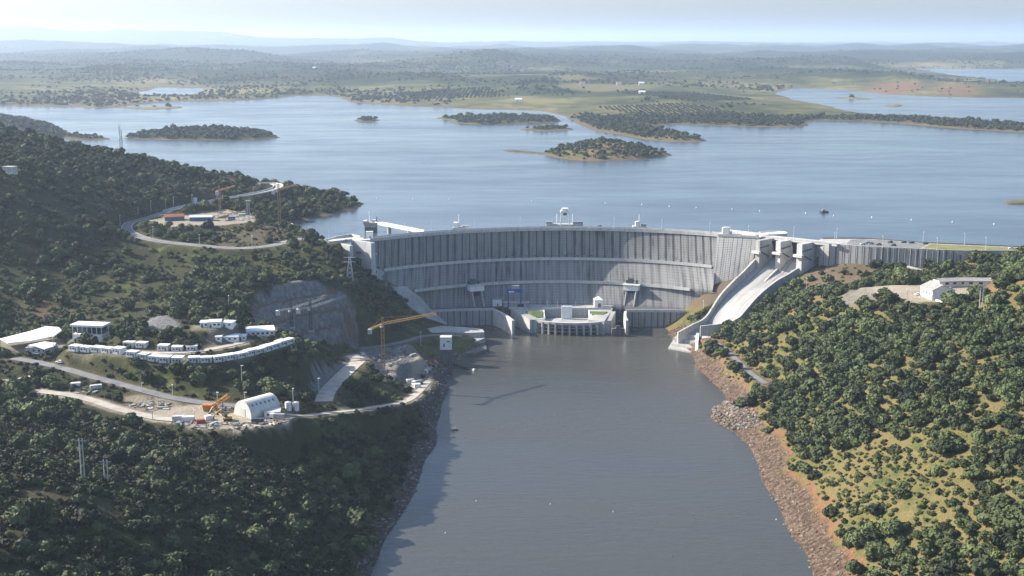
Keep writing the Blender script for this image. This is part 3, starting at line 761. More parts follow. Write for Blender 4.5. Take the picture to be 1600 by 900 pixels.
# ------------------------------------------------------------------ concrete
def concrete_wall(name, col, joint=6.5, line=0.75, streak=0.6, lifts=0.25):
    """board-marked mass concrete: pour joints, lift lines, run-off streaks; uses the wall's own running metres"""
    m = bpy.data.materials.new(name); m.use_nodes = True
    n, l = nodes(m); p = n['Principled BSDF']; p.inputs['Roughness'].default_value = 0.9; p.inputs['Specular IOR Level'].default_value = 0.2
    a = n.new('ShaderNodeAttribute'); a.attribute_name = 'run'
    s = n.new('ShaderNodeSeparateXYZ'); l.new(a.outputs['Vector'], s.inputs[0])
    u, v, tier = s.outputs
    def tex(su, sv, scale, det=4):
        c = n.new('ShaderNodeCombineXYZ')
        l.new(math_(n, l, 'MULTIPLY', u, su), c.inputs[0]); l.new(math_(n, l, 'MULTIPLY', v, sv), c.inputs[1]); l.new(math_(n, l, 'MULTIPLY', tier, 37.7), c.inputs[2])
        return noise_(n, l, c.outputs[0], scale, det, 0.65)
    base = mixc(n, l, tex(1, 1, 0.035, 5), tuple(c * 0.70 for c in col), tuple(c * 1.25 for c in col))
    # each block of the pour has its own tone
    wn_ = n.new('ShaderNodeTexWhiteNoise'); wn_.noise_dimensions = '3D'
    cb = n.new('ShaderNodeCombineXYZ')
    l.new(math_(n, l, 'FLOOR', math_(n, l, 'DIVIDE', u, joint)), cb.inputs[0]); l.new(math_(n, l, 'FLOOR', math_(n, l, 'DIVIDE', v, 6.0)), cb.inputs[1]); l.new(tier, cb.inputs[2])
    l.new(cb.outputs[0], wn_.inputs['Vector'])
    base = mixc(n, l, math_(n, l, 'MULTIPLY', wn_.outputs['Value'], 0.20), base, tuple(c * 0.62 for c in col))
    dark = tuple(c * k for c, k in zip(col, (0.09, 0.10, 0.13)))
    # run-off streaks, stronger below the walkways
    st = ramp(n, [(0.47, (0, 0, 0)), (0.64, (1, 1, 1))]); l.new(tex(1, 0.05, 0.36, 5), st.inputs['Fac'])
    pt = ramp(n, [(0.42, (0, 0, 0)), (0.66, (1, 1, 1))]); l.new(tex(1, 1.2, 0.028, 4), pt.inputs['Fac'])
    k = math_(n, l, 'MULTIPLY', math_(n, l, 'MULTIPLY', st.outputs['Color'], streak), math_(n, l, 'ADD', math_(n, l, 'MULTIPLY', pt.outputs['Color'], 0.85), 0.25), True)
    base = mixc(n, l, k, base, dark)
    # dark leak stains at the vertical joints
    fr = math_(n, l, 'ABSOLUTE', math_(n, l, 'SUBTRACT', math_(n, l, 'FRACT', math_(n, l, 'DIVIDE', u, joint)), 0.5))
    fr = math_(n, l, 'SUBTRACT', 0.5, fr)
    w1 = n.new('ShaderNodeTexWhiteNoise'); w1.noise_dimensions = '2D'
    c1 = n.new('ShaderNodeCombineXYZ'); l.new(math_(n, l, 'FLOOR', math_(n, l, 'ADD', math_(n, l, 'DIVIDE', u, joint), 0.5)), c1.inputs[0]); l.new(tier, c1.inputs[1]); l.new(c1.outputs[0], w1.inputs['Vector'])
    wdt = math_(n, l, 'ADD', math_(n, l, 'MULTIPLY', w1.outputs['Value'], line * 0.6 / joint), line * 0.35 / joint)
    wdt = math_(n, l, 'MULTIPLY', wdt, math_(n, l, 'ADD', 0.5, tex(3, 0.25, 0.6, 3)))
    ln = math_(n, l, 'LESS_THAN', fr, wdt)
    l0 = math_(n, l, 'MULTIPLY', ln, math_(n, l, 'MULTIPLY', math_(n, l, 'ADD', 0.35, math_(n, l, 'MULTIPLY', tex(2, 0.3, 0.12, 3), 0.9)), 0.95), True)
    l0 = math_(n, l, 'MULTIPLY', l0, math_(n, l, 'SUBTRACT', 1.0, math_(n, l, 'MULTIPLY', cmp_(n, l, tier, 0.37), 0.62)), True)
    base = mixc(n, l, l0, base, dark)
    # lift lines
    lf_ = math_(n, l, 'LESS_THAN', math_(n, l, 'FRACT', math_(n, l, 'DIVIDE', v, 2.0)), 0.14)
    lk_ = math_(n, l, 'MULTIPLY', math_(n, l, 'MULTIPLY', lf_, lifts), math_(n, l, 'MULTIPLY', tex(1, 1, 0.09, 3), 1.6), True)
    base = mixc(n, l, lk_, base, dark)
    l.new(base, p.inputs['Base Color'])
    b = n.new('ShaderNodeBump'); b.inputs['Strength'].default_value = 0.6; b.inputs['Distance'].default_value = 0.25
    l.new(math_(n, l, 'SUBTRACT', 1.0, l0), b.inputs['Height']); l.new(b.outputs['Normal'], p.inputs['Normal'])
    return m
def set_run(o, vals):
    a = o.data.attributes.new('run', 'FLOAT_VECTOR', 'POINT')
    a.data.foreach_set('vector', np.array(vals, np.float32).ravel())
CONC = (0.245, 0.242, 0.232)
M_WALL = concrete_wall('dam_concrete', CONC, line=1.15, streak=1.0, lifts=0.4)
M_WALL2 = concrete_wall('retaining_concrete', (0.30, 0.298, 0.285), 5.2, 0.65, 0.5, 0.2)
M_WALLP = concrete_wall('wing_concrete', (0.47, 0.455, 0.42), 4.2, 0.4, 0.8, 0.6)
M_CONC = mat('concrete', (0.36, 0.355, 0.335), 0.9, 0.16, 0.12, dirt=0.55)
M_CONCL = mat('pale_concrete', (0.47, 0.462, 0.44), 0.88, 0.12, 0.2, dirt=0.35)
M_CONCD = mat('dark_and_shaded_concrete', (0.12, 0.12, 0.12), 0.75, 0.3, 0.15, dirt=0.7)  # darker concrete; its tone also paints the shade in some recesses
M_WHITE = mat('white_render', (0.74, 0.73, 0.70), 0.8, 0.06, 0.3, dirt=0.15)
M_DARK = mat('opening_shade', (0.02, 0.021, 0.024), 0.7, 0.3, 0.4)  # near-black colour paints the shade inside openings, throats and gate bays
M_STEEL = mat('grey_steel', (0.32, 0.33, 0.34), 0.5, 0.12, 0.6, metallic=0.4)
M_DSTEEL = mat('dark_steel', (0.07, 0.075, 0.085), 0.55, 0.2, 0.6, metallic=0.3)
M_BLUE = mat('blue_paint', (0.02, 0.075, 0.30), 0.45, 0.15, 0.5)
M_YEL = mat('yellow_paint', (0.60, 0.33, 0.05), 0.5, 0.2, 0.5, dirt=0.2)
M_GRASS = mat('lawn', (0.085, 0.12, 0.03), 0.95, 0.35, 0.5)
M_GLASS = mat('window_glass', (0.03, 0.035, 0.045), 0.15, 0.2, 0.5, spec=0.5)
M_RED = mat('red_paint', (0.30, 0.055, 0.04), 0.7, 0.2, 0.3)

def arcrow(z, us, off=0.0, ex=0.0):
    return [arc_u(z, u, off, ex) for u in us]

# ------------------------------------------------------------------ the arch dam
DL = arc_u(13, 0.5)
dam = thing('arch_dam', 'tall curved grey concrete arch dam with pale walkways holding back the blue lake', 'dam', DL)
us = np.linspace(0, 1, 121)
zs = list(np.linspace(72, 47.4, 9)) + list(np.linspace(47.4, 29.8, 8))[1:] + list(np.linspace(29.8, 13, 8))[1:]
mb = MB(); run = []
rowsA = []
cz72 = arc(72.0)
Larc = cz72[2] * (cz72[4] - cz72[3])
def row_at(z, zr, ex):
    zz = max(z, 13.0); cx, cy, r, a0, a1 = arc(zz); e0 = 9.0 / r if z < 71 else 4.0 / r; e1 = (1.0 if z > 29 else 9.0) / r
    return [arc_pt(zz, a0 - e0 + (a1 - a0 + e0 + e1) * u) for u in us] if z >= 13 else [(p[0], p[1], z) for p in arcrow(13.0, us, 0, ex)]
for z in [72.0] + zs[1:] + [6.0, -4.0]:
    rowsA.append(row_at(z, z, 9.0))
    tier = 0 if z > 47.3 else (1 if z > 29.7 else 2)
    for p in rowsA[-1]: run.append((cz72[2] * math.asin(max(-0.99, min(0.99, (p[0] - cz72[0]) / cz72[2]))) + 500, z, 0 if z > 47.5 else 0.37))
mb.grid(list(rowsA))
# upstream face
back = []
for z, off in ((72.0, -7.5), (60.0, -10.0), (30.0, -18.0), (5.0, -24.0)):
    cx, cy, r, a0, a1 = cz72
    back.append([(cx + (r - off) * math.sin(a0 - 0.02 + (a1 - a0 + 0.04) * u), cy + (r - off) * math.cos(a0 - 0.02 + (a1 - a0 + 0.04) * u), z) for u in us])
    run += [(u * Larc, z, 3) for u in us]
mb.grid(back[::-1])
wall = mb.build('arch_wall', M_WALL, dam, smooth=False)
set_run(wall, run)
wall.data.polygons.foreach_set('use_smooth', [True] * len(wall.data.polygons))

def sweep(profile, z, n=90, u0=0.0, u1=1.0, ex=0.0):
    """sweep a closed (off, dz) outline along the arc of height z"""
    rows = []
    for u in np.linspace(u0, u1, n):
        rows.append([(lambda q: (q[0], q[1], z + dz))(arc_u(z, u, off, ex)) for off, dz in profile])
    mb = MB(); mb.grid(rows, closed=True)
    b = 0; k = len(profile)
    mb.f.append(tuple(reversed(range(k)))); mb.m.append(0)
    e = (n - 1) * k
    mb.f.append(tuple(range(e, e + k))); mb.m.append(0)
    return mb
sweep([(0.9, -1.4), (0.9, 0.0), (-8.2, 0.0), (-8.2, -1.2), (0.1, -1.4)][::-1], 72.15, ex=4).build('crest_deck', M_CONCL, dam, recalc=True)
sweep([(1.4, -1.5), (1.4, 1.3), (0.95, 1.3), (0.95, -1.5)][::-1], 72.2, ex=4).build('parapet', M_CONCL, dam, recalc=True)
sweep([(-7.85, 0.004), (-7.85, 1.15), (-8.2, 1.15), (-8.2, 0.004)][::-1], 72.15, ex=4).build('parapet', M_CONCL, dam, recalc=True)
sweep([(-1.0, 0.02), (-1.0, 0.06), (-6.8, 0.06), (-6.8, 0.02)][::-1], 72.15, ex=4).build('roadway', M_ASPH, dam, recalc=True)
def walkway(z, u0, u1, ex0=0.0):
    m = sweep([(2.4, -1.3), (2.4, 1.2), (2.1, 1.2), (2.1, 0.05), (-0.4, 0.05), (-0.4, -1.3)][::-1], z, n=60, u0=u0, u1=u1)
    return m.build('walkway', M_CONCL, dam, recalc=True)
walkway(47.4, 0.0, 1.0)
def u_of_px(z, px):
    best = min(np.linspace(0, 1, 801), key=lambda u: abs(proj(arc_u(z, u))[0] - px)); return float(best)
UL, UR = u_of_px(29.8, 740), u_of_px(29.8, 990)
walkway(29.8, 0.0, UL - 0.028); walkway(29.8, UL + 0.024, UR - 0.026); walkway(29.8, UR + 0.028, u_of_px(29.8, 1079))

def gatehouse(u, side):
    """bottom outlet: pale hoist house on the face, dark throat and spill trough down to the water"""
    c = arc_u(29.8, u); cx, cy, r, a0, a1 = arc(29.8); ang = a0 + (a1 - a0) * u
    o = np.array((-math.sin(ang), -math.cos(ang))); t = np.array((math.cos(ang), -math.sin(ang)))
    rz = -ang
    def q(off, lat, z): return (c[0] + o[0] * off + t[0] * lat, c[1] + o[1] * off + t[1] * lat, z)
    m = MB(); m.box(q(4.5, 0, 27.6), (12.6, 9.0, 4.6), rz); gh = m.build('outlet_gatehouse', M_WHITE, dam)
    m = MB(); m.box(q(4.6, 0, 30.1), (14.6, 10.4, 0.5), rz); m.build('roof', M_CONCL, gh)
    m = MB()
    m.box(q(2.4, -1.5, 32.4), (4.0, 3.0, 4.2), rz); m.box(q(2.2, 3.4, 31.8), (1.4, 2.4, 3.0), rz); m.box(q(2.2, -5.0, 31.6), (1.4, 2.2, 2.6), rz)
    m.tube(q(3.0, -3.6, 30.2), q(3.0, -3.6, 35.6), 0.5); m.beam(q(3.4, -5.5, 33.0), q(3.4, 5.0, 33.0), 0.5)
    m.build('hoist', M_DSTEEL, gh)
    m = MB(); m.box(q(2.0, 0, 20.5), (7.0, 7.0, 9.4), rz); m.build('throat', M_DARK, gh)
    m = MB()
    for s in (-1, 1):
        P0 = [q(-1, s * 4.6, 25.2), q(8.2, s * 4.6, 25.2), q(15, s * 4.6, 13.5)]
        b = [(x, y, 10.0) for x, y, _ in P0]
        P1 = [q(-1, s * 3.6, 25.2), q(8.2, s * 3.6, 25.2), q(15, s * 3.6, 13.5)]; b1 = [(x, y, 10.0) for x, y, _ in P1]
        m.grid([P0, b]); m.grid([P1, b1]); m.grid([P0, P1]); m.face([P0[-1], P1[-1], b1[-1], b[-1]])
    m.build('side_wall', M_CONC, gh, recalc=True)
    return q
qL = gatehouse(UL, 1); qR = gatehouse(UR, -1)

# foundation slab along the left abutment
Rg = [P(*p) for p in ((581.5,394,63),(582.5,417,51),(604,425.5,45),(630,441.5,36),(642,453.5,30.5),(656,463,26),(676,486,13),(700,506,3))]
Lg = [P(*p) for p in ((573,396,63),(574,417,51.5),(591,432,43.5),(606,440,37.5),(618,455,31.5),(638,477,20),(662,494,12),(688,508,3.5))]
mb = MB(); mb.grid([Rg, Lg]); low = [(x, y, z - 12) for x, y, z in Lg]; mb.grid([Lg, low])
mb.build('foundation_slab', M_CONC, dam, recalc=True)

# right wing block
tl, tr = P(1121, 367.5, 72), P(1183, 370.5, 72)
bl, br = P(1113, 441, 35.5), P(1177, 411, 51.5)
bl = bl + (bl - tl) * 0.5; br = br + (br - tr) * 0.9
nu, nv = 12, 14; rows_ = []; run = []
for j in range(nv):
    v = j / (nv - 1)
    rows_.append([tl * (1 - u) * (1 - v) + tr * u * (1 - v) + bl * (1 - u) * v + br * u * v for u in np.linspace(0, 1, nu)])
    run += [(u * 36.0 + 2, float(rows_[-1][0][2]), 5) for u in np.linspace(0, 1, nu)]
mb = MB(); mb.grid(rows_); nface = len(mb.v)
bk = np.array((-3.0, 22.0, 0))
mb.face([tl, tl + bk, tr + bk, tr]); mb.face([tr, tr + bk, br + bk, br]); mb.face([tl, bl, bl + bk, tl + bk])
run += [(0, 71, 5)] * (len(mb.v) - nface)
o = mb.build('wing_wall', M_WALLP, dam, recalc=True); set_run(o, run)
mb = MB(); mb.prism([P(1119,365,72)[:2] + np.array((0, 0)), tl[:2] + np.array((0.3, -0.6)), tr[:2] + np.array((0.5, -0.6)), tr[:2] + np.array((1, 20)), tl[:2] + np.array((0, 18))], 71.2, 72.2)
mb.build('wing_deck', M_CONCL, dam)
mb = MB(); mb.prism([tl[:2] + np.array((0.3, -1.0)), tr[:2] + np.array((0.5, -1.0)), tr[:2] + np.array((0.5, -0.6)), tl[:2] + np.array((0.3, -0.6))], 71.3, 73.1)
mb.build('parapet', M_CONCL, dam)
mb = MB(); a_, b_ = P(1141, 362, 72.2), P(1186, 367.2, 72.2)
mb.prism([a_[:2], b_[:2], b_[:2] + np.array((0, 0.6)), a_[:2] + np.array((0, 0.6))], 72.2, 74.0)
mb.build('parapet', M_CONCL, dam)

# left abutment piers (the twin spillway seen end on)
def wall_strip(mb, a, b, th, z0, z1a, z1b=None):
    a = np.array(a[:2]); b = np.array(b[:2]); z1b = z1a if z1b is None else z1b
    d = (b - a) / np.linalg.norm(b - a); nn = np.array((-d[1], d[0])) * th / 2
    mb.prism([a - nn, b - nn, b + nn, a + nn], z0, [z1a, z1b, z1b, z1a])
lp = thing('spillway_piers', 'pale concrete spillway piers at the left end of the arch beside the hillside road', 'spillway', P(560, 385, 62))
mb = MB(); wall_strip(mb, P(551, 375.5, 72), P(580.5, 378.8, 72), 3.5, 50, 72.3, 72.0); mb.build('pier', M_CONCL, lp)
mb = MB(); wall_strip(mb, P(524, 379, 72), P(549, 383, 72), 3.5, 50, 72.0, 71.6); mb.build('pier', M_CONCL, lp)
mb = MB(); wall_strip(mb, P(576.5, 378.3, 72), P(583, 379.2, 72), 4.6, 46, 71.7); mb.build('corner_pillar', M_CONCL, lp)
mb = MB()
for x, y, z in ((566, 384, 67.5), (571, 391, 64), (562, 394, 63)):
    p = P(x, y, z); mb.box((p[0], p[1] - 1.0, p[2]), (4.2, 4.0, 1.8), -0.25)
mb.build('gate_arm', M_DSTEEL, lp)  # dark boxes added to stand for the shaded trunnion holes in the pier
mb = MB(); p = P(584, 396.5, 61.5); mb.box(p, (5, 2, 1.2), -0.2); mb.build('trunnion_beam', M_CONCL, lp)
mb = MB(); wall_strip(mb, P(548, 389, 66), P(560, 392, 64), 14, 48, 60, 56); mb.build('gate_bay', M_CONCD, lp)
mb = MB(); mb.prism([P(x, y, 72)[:2] for x, y in ((500,381),(524,379.3),(551,376),(584,375.5),(584,371.5),(548,371.5),(524,374),(500,377))], 70.6, 72.3); mb.build('bridge_deck', M_CONCL, lp)
mb = MB(); wall_strip(mb, P(524, 371.6, 72.3), P(549, 367.8, 72.3), 1.0, 70, 73.6); wall_strip(mb, P(549, 367.8, 72.3), P(563, 371, 72.3), 1.0, 70, 73.6); wall_strip(mb, P(504, 377, 72.3), P(524, 371.6, 72.3), 0.8, 70, 73.2); mb.build('parapet', M_CONCL, lp)
mb = MB(); wall_strip(mb, P(505, 380.6, 72.3), P(550, 375.4, 72.3), 0.5, 71, 73.4); mb.build('parapet', M_CONCL, lp)

# ------------------------------------------------------------------ right spillway
def rplane(px, py, p0, ang):
    dr = np.array((math.cos(R(ang)), math.sin(R(ang)))); d = ray(px, py); nn = np.array((-dr[1], dr[0]))
    t = (nn @ p0[:2]) / (nn @ d[:2]); return np.array((d[0] * t, d[1] * t, CAMZ + d[2] * t))
Mf, Rf, Lf = P(1214, 377, 72), P(1247, 381, 72), P(1182, 375.5, 72)
fd = np.array((math.cos(R(224)), math.sin(R(224)))); gd = np.array((-fd[1], fd[0]))
if gd[0] < 0: gd = -gd
spw = thing('spillway', 'concrete spillway with two gate bays and a long chute curving down to the river', 'spillway', P(1150, 470, 30))
for p0, wd in ((Lf, 4.0), (Mf, 4.6), (Rf, 5.0)):
    mb = MB(); a = p0[:2]; b = p0[:2] - fd * 27
    nn = gd * wd / 2; ctr = a + nn * 0.6
    pl = [ctr - nn, ctr + nn, ctr + nn - fd * 27, ctr - nn - fd * 27]
    mb.prism(pl, 38, 72.0)
    pier = mb.build('pier', M_CONCL if p0 is not Lf else M_CONC, spw)
    mb = MB(); q = ctr + fd * 1.2; mb.box((q[0], q[1], 62.5), (3.2, wd + 3.2, 2.0), R(224)); mb.build('trunnion_beam', M_CONCL, pier)
    mb = MB()
    for k in range(2):
        s = ctr + gd * (wd / 2 + 0.4)
        e = s - fd * 13
        mb.beam((s[0], s[1], 63.5 + k * 2.5), (e[0], e[1], 58 + k * 9), 0.7)
    mb.build('gate_arm', M_DSTEEL, pier)
for p0, p1 in ((Lf, Mf), (Mf, Rf)):
    a = p0[:2] - fd * 15; b = p1[:2] - fd * 15
    mb = MB(); rows_ = []
    for t in np.linspace(0, 1, 8):
        off = -2.5 + 5.0 * (t - 0.5) ** 2 * 2
        rows_.append([(a[0] + fd[0] * off, a[1] + fd[1] * off, 53 + 17 * t), (b[0] + fd[0] * off, b[1] + fd[1] * off, 53 + 17 * t)])
    mb.grid(rows_); mb.build('radial_gate', M_DARK, spw)  # gate coloured near-black: the bay's shade is painted on it
# bridge over the bays and its oval turning place
mb = MB(); q0 = Lf[:2] - fd * 18 - gd * 4; q1 = Rf[:2] - fd * 18 + gd * 24
mb.prism([q0, q1, q1 - fd * 11, q0 - fd * 11], 70.6, 72.4); mb.build('bridge_deck', M_CONCL, spw)
mb = MB(); wall_strip(mb, q0 - fd * 0.1, q1 - fd * 0.1, 0.5, 72.4, 73.6); mb.build('parapet', M_CONCL, spw)
mb = MB(); cc = P(1208, 365.5, 72.2)
ov = [(cc[0] + 11.5 * math.cos(t) * 1.0, cc[1] + 9 * math.sin(t)) for t in np.linspace(0, 2 * math.pi, 28, endpoint=False)]
mb.prism(ov, 68, 72.6); tp = mb.build('turning_platform', M_CONCL, spw)
mb = MB()
for i in range(28):
    wall_strip(mb, ov[i], ov[(i + 1) % 28], 0.35, 72.6, 73.5)
mb.build('parapet', M_WHITE, tp)
# chute walls and floor
Lt = [rplane(x, y, Lf, 225) for x, y in ((1182, 404), (1170.5, 416), (1160, 427), (1146, 440), (1126, 462), (1104, 495))]
Rt = [rplane(x, y, Rf, 222.5) for x, y in ((1248, 417), (1239, 422), (1230, 428), (1209, 440), (1181.5, 463), (1154.7, 494))]
Lt += [P(1082, 507.5, 16.0), P(1060, 519.5, 11.5)]
Rt += [P(1142, 502.5, 20.5), P(1118, 506.5, 18.5), P(1094, 508.8, 17.5)]
def thick_wall(pts, th, depth, out):
    mb = MB(); A = []; B = []
    for i, p in enumerate(pts):
        a = pts[max(0, i - 1)]; b = pts[min(len(pts) - 1, i + 1)]
        t = np.array((b[0] - a[0], b[1] - a[1])); t /= np.linalg.norm(t); nn = np.array((-t[1], t[0])) * out
        A.append(np.array(p)); B.append(np.array((p[0] + nn[0] * th, p[1] + nn[1] * th, p[2])))
    dz = np.array((0, 0, 1.0))
    dep = depth if isinstance(depth, (list, tuple)) else [depth] * len(pts)
    A2 = [a - dz * k for a, k in zip(A, dep)]; B2 = [b - dz * k for b, k in zip(B, dep)]
    mb.grid([A, B]); mb.grid([A2, A]); mb.grid([B, B2])
    mb.face([A[0], A2[0], B2[0], B[0]]); mb.face([A[-1], B[-1], B2[-1], A2[-1]])
    return mb
thick_wall(catmull(Lt, 3.0), 1.6, 20, -1).build('chute_wall', M_CONC, spw, recalc=True)
thick_wall(catmull(Rt[:6], 3.0), 1.6, 20, 1).build('chute_wall', M_CONC, spw, recalc=True)
thick_wall(Rt[5:], 1.6, [14, 12, 10.5, 10], 1).build('deflector_wall', M_CONC, spw, recalc=True)
mid = [rplane(x, y, Mf + np.append(gd * 1.0, 0), 224) for x, y in ((1216, 417), (1203, 429), (1190, 442.5))]
thick_wall(catmull(mid, 3.0), 1.6, [9] * len(catmull(mid, 3.0)), 1).build('divider_wall', M_CONC, spw, recalc=True)
lc = catmull(Lt[:6], 3.0); rc = catmull(Rt[:6], 3.0)
def resample(c, n):
    c = np.array(c); s = np.append(0, np.cumsum(np.linalg.norm(np.diff(c[:, :2], axis=0), axis=1))); s /= s[-1]
    return [np.array([np.interp(t, s, c[:, k]) for k in range(3)]) for t in np.linspace(0, 1, n)]
lc = resample(lc, 24); rc = resample(rc, 24)
def floor_z(t): return 6.8 - 1.0 * t
mb = MB(); rows_ = []
sill = [(Lf[:2] - fd * 20, 57.0), (Lf[:2] - fd * 12, 54.5)]
for (a, z) in sill:
    b = a + (Rf[:2] - Lf[:2]); rows_.append([np.append(a * (1 - k) + b * k, z) for k in np.linspace(0, 1, 9)])
for i in range(24):
    z = (lc[i][2] + rc[i][2]) / 2 - floor_z(i / 23); zl, zr = lc[i][2] - floor_z(i / 23), rc[i][2] - floor_z(i / 23) + 0
    z0 = min(zl, zr)
    rows_.append([np.append(lc[i][:2] * (1 - k) + rc[i][:2] * k, zl * (1 - k) + (zr - 1.5) * k) for k in np.linspace(0, 1, 9)])
e1, e2 = P(1062, 521.5, 8.5), P(1094, 522, 9.5)
for t in (0.5, 1.0):
    A0, B0 = rows_[25][0], rows_[25][-1]
    ea = A0 * (1 - t) + e1 * t; eb = B0 * (1 - t) + e2 * t
    rows_.append([ea * (1 - k) + eb * k for k in np.linspace(0, 1, 9)])
M_CHUTE = concrete_wall('chute_concrete', (0.37, 0.362, 0.345), 8.0, 0.2, 0.45, 0.25)
mb.grid(rows_); o = mb.build('chute_floor', M_CHUTE, spw, smooth=False)
run = []
for i, r_ in enumerate(rows_):
    dd = 0 if i == 0 else dd + float(np.linalg.norm(np.array(r_[4]) - np.array(rows_[i - 1][4])))
    run += [(k * 4.1 + 3, dd, 12) for k in range(9)]
set_run(o, run)
# flip bucket, stepped toe and training wall in the river
def pw(pl, z): return [P(x, y, z)[:2] for x, y in pl]
mb = MB(); a, b, c, d = pw([(1059,519.8),(1091,525.5),(1100,516),(1070,512)], 9.0); mb.prism([a, b, c, d], -6, 9.0); mb.build('flip_bucket', M_CONC, spw)
mb = MB(); mb.prism(pw([(1053,527.5),(1088,533),(1092,520),(1064,516)], 6.0), -6, 5.6); mb.prism(pw([(1048,536),(1087,543),(1092,523),(1062,517)], 3.0), -6, 2.8); mb.prism(pw([(1044,543.5),(1087,551),(1093,526),(1060,519)], 1.0), -6, 1.0)
mb.build('stepped_toe', M_CONC, spw)
mb = MB(); mb.prism(pw([(1086,549.5),(1090.5,550.5),(1093,527),(1088.5,526)], 2.0), -6, 10.2); mb.build('training_wall', M_WHITE, spw)
mb = MB(); q = pw([(1096,549),(1119,546.5),(1116,532),(1097,530)], 2.0); mb.prism(q, -6, [9.5, 9.0, 10.5, 10.5]); mb.build('training_wall', M_CONCL, spw)
mb = MB(); mb.prism(pw([(1090.4,545),(1097,546),(1100,520),(1091,520)], 3), -6, 6.0); mb.build('toe_slab', M_CONCD, spw)  # dark tone paints the shadow in the recess between the training walls

# ------------------------------------------------------------------ long gravity wall and crest platform to the right
gw = thing('gravity_wall', 'long ribbed grey concrete wall holding the parking platform right of the spillway', 'retaining wall', P(1400, 395, 65))
fl = [P(1280,379,72), P(1296,381.5,72), P(1312,382,72), P(1360,385.5,72), P(1405,387.5,72), P(1440,389,72), P(1475,390.5,72), P(1508,391.5,72)]
fl = catmull(fl, 4.0); mb = MB(); rows_ = [[], []]; run = []
Ls = 0; Lr = []
for i, p in enumerate(fl):
    if i: Ls += np.linalg.norm(np.array(p[:2]) - np.array(fl[i - 1][:2]))
    Lr.append(Ls)
gz = [72.2, 66, 60, 50]
mb.grid([[(p[0] - (72.2 - z) * 0.02, p[1] - (72.2 - z) * 0.06, z) for p in fl] for z in gz])
for z in gz: run += [(s, z, 7) for s in Lr]
o = mb.build('wall_face', M_WALL2, gw, recalc=True); set_run(o, run)
mb = MB()
for i in range(5, len(fl) - 1):
    p = fl[i]; mb.beam((p[0], p[1] - 0.1, 71.9), (p[0] - .5, p[1] - 1.4, 50), 0.35)
mb.build('rib', M_CONC, gw)
plat = [P(x, y, 72)[:2] for x, y in ((1276,378),(1284,372.5),(1310,372.5),(1352,372.8),(1400,376),(1450,379.5),(1530,383),(1600,386),(1760,392))] + [P(x, y, 72)[:2] for x, y in ((1760,400),(1600,391.5),(1508,391.6),(1475,390.5),(1440,389),(1405,387.5),(1360,385.5),(1312,382))]
mb = MB(); mb.prism(plat, 60, 72.2); tag(mb.build('embankment', M_PALE), kind='structure')
mb = MB(); mb.prism([P(x, y, 72.2)[:2] for x, y in ((1322,381.5),(1330,374.2),(1350,373.6),(1400,377),(1452,381),(1438,388),(1405,386.8),(1360,384.8))], 72.2, 72.23); tag(mb.build('car_park', M_ASPH), kind='structure')
mb = MB(); mb.prism([P(x, y, 72.2)[:2] for x, y in ((1441,388),(1455,381.3),(1530,384.5),(1600,387.5),(1600,390.3),(1508,390.6),(1475,389.6))], 72.2, 72.26); o = mb.build('grass', mat('verge_grass', (0.17, 0.16, 0.055), 0.95, 0.3, 0.2)); tag(o, kind='stuff')
mb = MB(); wl = catmull([P(x, y, 72.2) for x, y in ((1284,373),(1310,373),(1352,373.2),(1400,376.4),(1450,380),(1530,383.5),(1600,386.5),(1760,392.5))], 6.0)
for i in range(len(wl) - 1): wall_strip(mb, wl[i], wl[i + 1], 0.6, 71, 73.1)
tag(mb.build('low_wall', mat('stone_parapet', (0.12, 0.115, 0.11), 0.9, 0.2, 0.5)), 'low dark stone parapet between the car park and the lake', 'wall')

# ------------------------------------------------------------------ powerhouse at the toe
ph = thing('powerhouse', 'concrete powerhouse at the foot of the dam with a curved colonnaded river front', 'power station', P(885, 490, 10))
def arc_seg(px0, px1, n=14, off=0.0):
    u0, u1 = u_of_px(13, px0), u_of_px(13, px1)
    return [np.array(arc_u(13, u, off)[:2]) for u in np.linspace(u0, u1, n)]
def wall_face(mb, pts, z0, z1, run, tier, s0=0.0, batter=0.0):
    s = s0; top = []; bot = []; rr = []
    for i, p in enumerate(pts):
        if i: s += np.linalg.norm(np.array(p[:2]) - np.array(pts[i - 1][:2]))
        top.append((p[0], p[1], z1)); bot.append((p[0], p[1] - batter, z0)); rr.append(s)
    mb.grid([top, bot]); run += [(x, z1, tier) for x in rr] + [(x, z0, tier) for x in rr]
def bench(name, front, rear, z1, tier, z0=-8):
    mb = MB(); run = []
    fr = catmull([np.append(p, 0) for p in front], 3.0) if len(front) > 2 else [np.array((*(np.array(front[0]) * (1 - t) + np.array(front[1]) * t), 0)) for t in np.linspace(0, 1, 12)]
    wall_face(mb, fr, z0, z1, run, tier, batter=0.8)
    k = len(mb.v)
    mb.face([(p[0], p[1], z1) for p in fr] + [(p[0], p[1], z1) for p in reversed(rear)])
    run += [(0, 12.5, tier)] * (len(mb.v) - k)
    o = mb.build(name, M_WALL2, ph, recalc=True); set_run(o, run); return o
bench('side_quay', [P(660,486.5,13)[:2], P(715,484.5,13)[:2], P(773,483.6,13)[:2]], arc_seg(664, 782), 13.0, 9)
bench('side_quay', [P(978,486,13)[:2], P(1020,486,13)[:2], P(1072,486.5,13)[:2]], arc_seg(975, 1064), 13.0, 10)
for pr in (((660,486.5),(715,484.5),(773,483.6)), ((978,486),(1020,486),(1072,486.5))):
    mb = MB()
    for s0, s1 in zip(pr, pr[1:]): wall_strip(mb, P(*s0, 13), P(*s1, 13), 0.8, 12.2, 14.2)
    mb.build('parapet', M_CONCL, ph)
